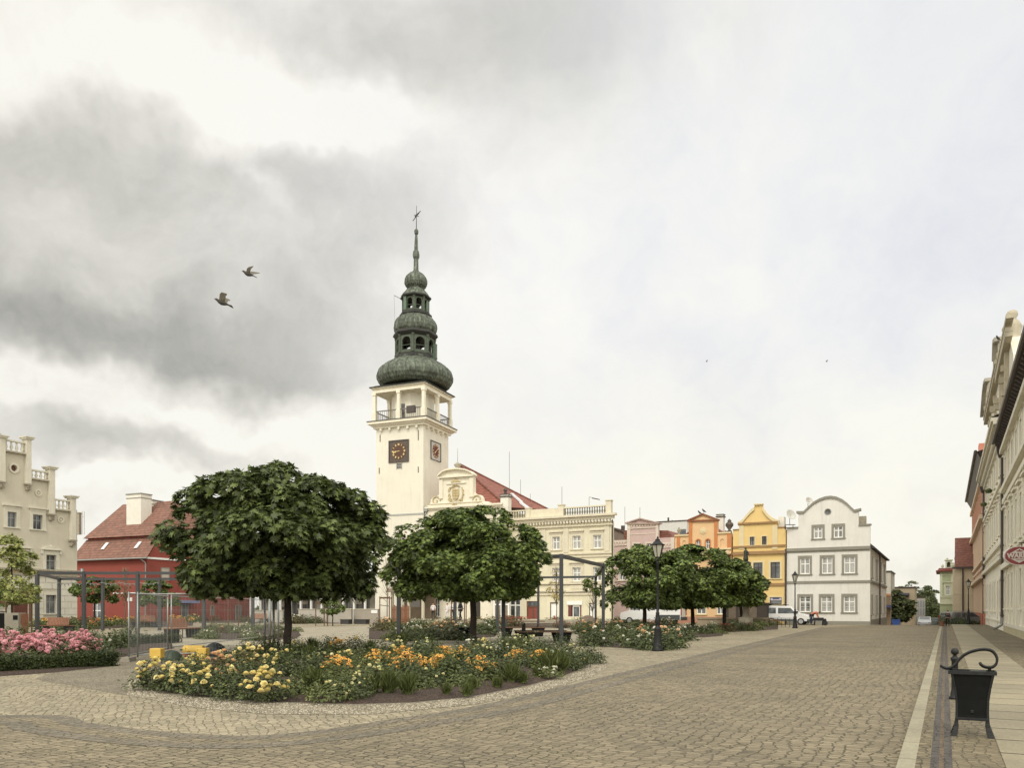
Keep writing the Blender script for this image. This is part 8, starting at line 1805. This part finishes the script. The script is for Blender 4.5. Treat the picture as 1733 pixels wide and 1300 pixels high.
bend = dict(pelvis=(0, .1, .92), waist=(.12, .1, 1.03), chest=(.38, .08, 1.08), neck=(.52, .06, 1.1), head=(.6, .05, 1.1), crown=(.7, .05, 1.1), shL=(.42, .26, 1.08), elL=(.5, .27, .82), haL=(.62, .26, .62), fiL=(.67, .26, .55), shR=(.42, -.12, 1.1), elR=(.5, -.14, .84), haR=(.62, -.12, .64), fiR=(.67, -.12, .57), hiL=(0, .2, .86), knL=(-.04, .2, .48), anL=(-.05, .2, .08), toL=(.1, .2, .04), hiR=(0, 0, .86), knR=(.05, -.02, .48), anR=(.0, -.02, .08), toR=(.16, -.02, .04))
q = G(1373, 1058.5); figure('person', (q.x, q.y, 0), R(-TH), 'person in an orange top and dark trousers bending over the black handcart', bend, dict(top=ORC, legs=JEAN, face=(.3, 0, -1)), HB_, 1.08)
t = empty('handcart', G(1386, 1059), R(-TH), 'black handcart with legs beside the bending person', 'cart'); b = MB(); b.box(-.55, .45, -.25, .25, .42, .72, top=(.06, .04)); b.box(.3, .7, -.2, .2, .3, .62, top=(.1, .06)); b.build('tub', DKT, t)
for x in (-.4, .3):
    for y in (-.2, .2): b = MB(); b.bar((x, y, 0), (x + .05, y, .45), .05); b.build('leg', BK, t)
b = MB(); b.tube([(.55, -.24, .2), (.55, .24, .2)], .2, 14); b.build('wheel', TYRE, t); b = MB(); b.tube([(-.5, 0, .7), (-.45, 0, 1.05), (-.32, 0, 1.16), (-.22, 0, 1.1)], .03, 6); b.build('handle', BK, t)
t = empty('trailer', G(1361.5, 1058), R(-TH), 'dark covered bicycle trailer at the white car nose', 'trailer'); b = MB(); b.smooth = True; b.prism([(-.45, .2), (.4, .2), (.5, .6), (.25, .95), (-.05, 1.0), (-.35, .7)], -.35, .35); b.build('cover', DKT, t); b = MB()
for k in range(20): a0, a1 = R(18 * k), R(18 * k + 18); b.bar((.1 + .38 * math.cos(a0), -.4, .38 + .38 * math.sin(a0)), (.1 + .38 * math.cos(a1), -.4, .38 + .38 * math.sin(a1)), .04)
b.build('wheel', TYRE, t)
q = G(1604, 1060.5, PZ); figure('person', q, R(160), 'small dark-clothed person walking away down the right pavement', standing(.1, .14, (.1, .05), (-.1, .05)), dict(top=DKT, legs=DKT), DKT, .74)
# birds
FEA = mat('dark pigeon feathers', lin(72, 68, 60, .8), .8, .3, 30, 60, .001); FEW = mat('pigeon wing underside', lin(118, 112, 96, .8), .8, .25, 30, 60, .001)
def pigeon(loc, rx, ry, rz, label, wing, tail=1.0, s=1.0):
    t = empty('bird', loc, rz, label, 'bird', 'pigeons in flight'); t.rotation_euler = (rx, ry, rz); t.scale = (s,) * 3
    b = MB(); b.smooth = True; pr = [(-.17, .003, .005), (-.155, .02, .006), (-.13, .026, .008), (-.1, .03, .0), (-.06, .045, -.008), (0, .055, -.012), (.06, .042, -.006), (.11, .024, .0), (.15, .014, .002)]
    b.tube([(x, 0, z) for x, r, z in pr], [r for x, r, z in pr], 12); b.tube([(-.195, 0, .0), (-.165, 0, .004)], [.002, .007], 6); body = b.build('body', FEA, t)
    b = MB(); tw_ = .075 * tail
    b.add([(.1, -.02, .004), (.1, .02, .004), (.24, tw_, .0), (.25, 0, -.004), (.24, -tw_, .0), (.1, -.02, -.006), (.1, .02, -.006), (.24, tw_, -.006), (.25, 0, -.01), (.24, -tw_, -.006)], [(0, 1, 2, 3, 4), (9, 8, 7, 6, 5), (2, 7, 8, 3), (3, 8, 9, 4), (1, 6, 7, 2), (0, 4, 9, 5)]); b.build('tail', FEA, t)
    for sy in (-1, 1):
        w_ = [(-.05, 0, 0)] ; L1 = [Vector((x, sy * y, z)) for x, y, z in wing]; n = len(L1) // 2
        b = MB(); b.add([v for v in L1] + [v + Vector((0, 0, -.006)) for v in L1], [(i, i + 1, n * 2 - 2 - i, n * 2 - 1 - i) for i in range(n - 1)] + [(i + 2 * n, n * 2 - 1 - i + 2 * n, n * 2 - 2 - i + 2 * n, i + 1 + 2 * n) for i in range(n - 1)]); b.build('wing', FEW, t)
    return t
w1 = [(-.07, .03, .02), (-.07, .1, .12), (-.02, .17, .18), (.1, .25, .24), (.14, .26, .25), (.09, .2, .17), (.07, .12, .08), (.06, .03, .01)]
pigeon(PT(376, 511.5, 17.5), 0, R(22), R(8), 'lower of the two pigeons flying left of the spire, tail fanned', [(-.07, .03, .02), (-.08, .1, .12), (-.05, .14, .16), (.06, .17, .17), (.09, .17, .16), (.06, .13, .12), (.07, .1, .08), (.06, .03, .01)], 1.15, 1.0)
pigeon(PT(420, 463, 19), 0, R(24), R(-5), 'upper of the two pigeons flying left of the spire, wings swept up', [(-.05, .03, .02), (-.03, .09, .09), (.03, .14, .13), (.16, .2, .18), (.17, .2, .175), (.1, .14, .1), (.08, .09, .06), (.06, .03, .01)], .45, .95)
def perched(loc, label, s=1.0):
    t = empty('bird', loc, R(20), label, 'bird', 'birds perched on roofs'); t.scale = (s,) * 3; b = MB(); b.smooth = True
    b.tube([(-.13, 0, .24), (-.1, 0, .25), (-.05, 0, .17), (.04, 0, .12), (.12, 0, .08), (.2, 0, .06)], [.01, .03, .05, .055, .03, .01], 8); b.build('body', FEA, t); b = MB(); b.tube([(0, .02, 0), (0, .02, .1)], .008, 5); b.tube([(0, -.02, 0), (0, -.02, .1)], .008, 5); b.build('leg', PIPE, t)
perched(PT(1689, 577, 44), 'bird perched on the sculpted gable at the upper right', 1.1); perched(PT(1191, 868.5, 81.5), 'bird on the very tip of the orange house pediment', 1.6); perched(PT(1184, 871.5, 81.5), 'bird left of the tip of the orange house pediment', 1.6); perched(PT(4, 741, 71), 'bird on the top left pilaster of the grey gable', 1.3)
for px, py in ((1399, 612), (1196, 612)): 
    o = pigeon(PT(px, py, 120), 0, 0, 0, 'distant speck of a bird high over the white house' if px > 1300 else 'fainter distant bird speck right of the spire', w1, .5, .9)

# ================================================================= fallen petals and small stones on the setts
rg = np.random.default_rng(12); b = MB()
for i in range(150):
    px = rg.uniform(0, 1480); py = rg.uniform(1195, 1298); p = G(px, py); s_ = rg.uniform(.006, .016); a = rg.uniform(0, 6.28)
    b.add([(p.x + math.cos(a + k * 1.57) * s_, p.y + math.sin(a + k * 1.57) * s_, .012) for k in range(4)] + [(p.x, p.y, .012 + s_)], [(0, 1, 4), (1, 2, 4), (2, 3, 4), (3, 0, 4)])
tag(b.build('litter', leafmat('ground litter', lin(70, 60, 40), lin(120, 106, 78), lin(170, 160, 130), .9)), 'tiny stones and crumbs scattered over the setts', 'litter', kind='stuff')
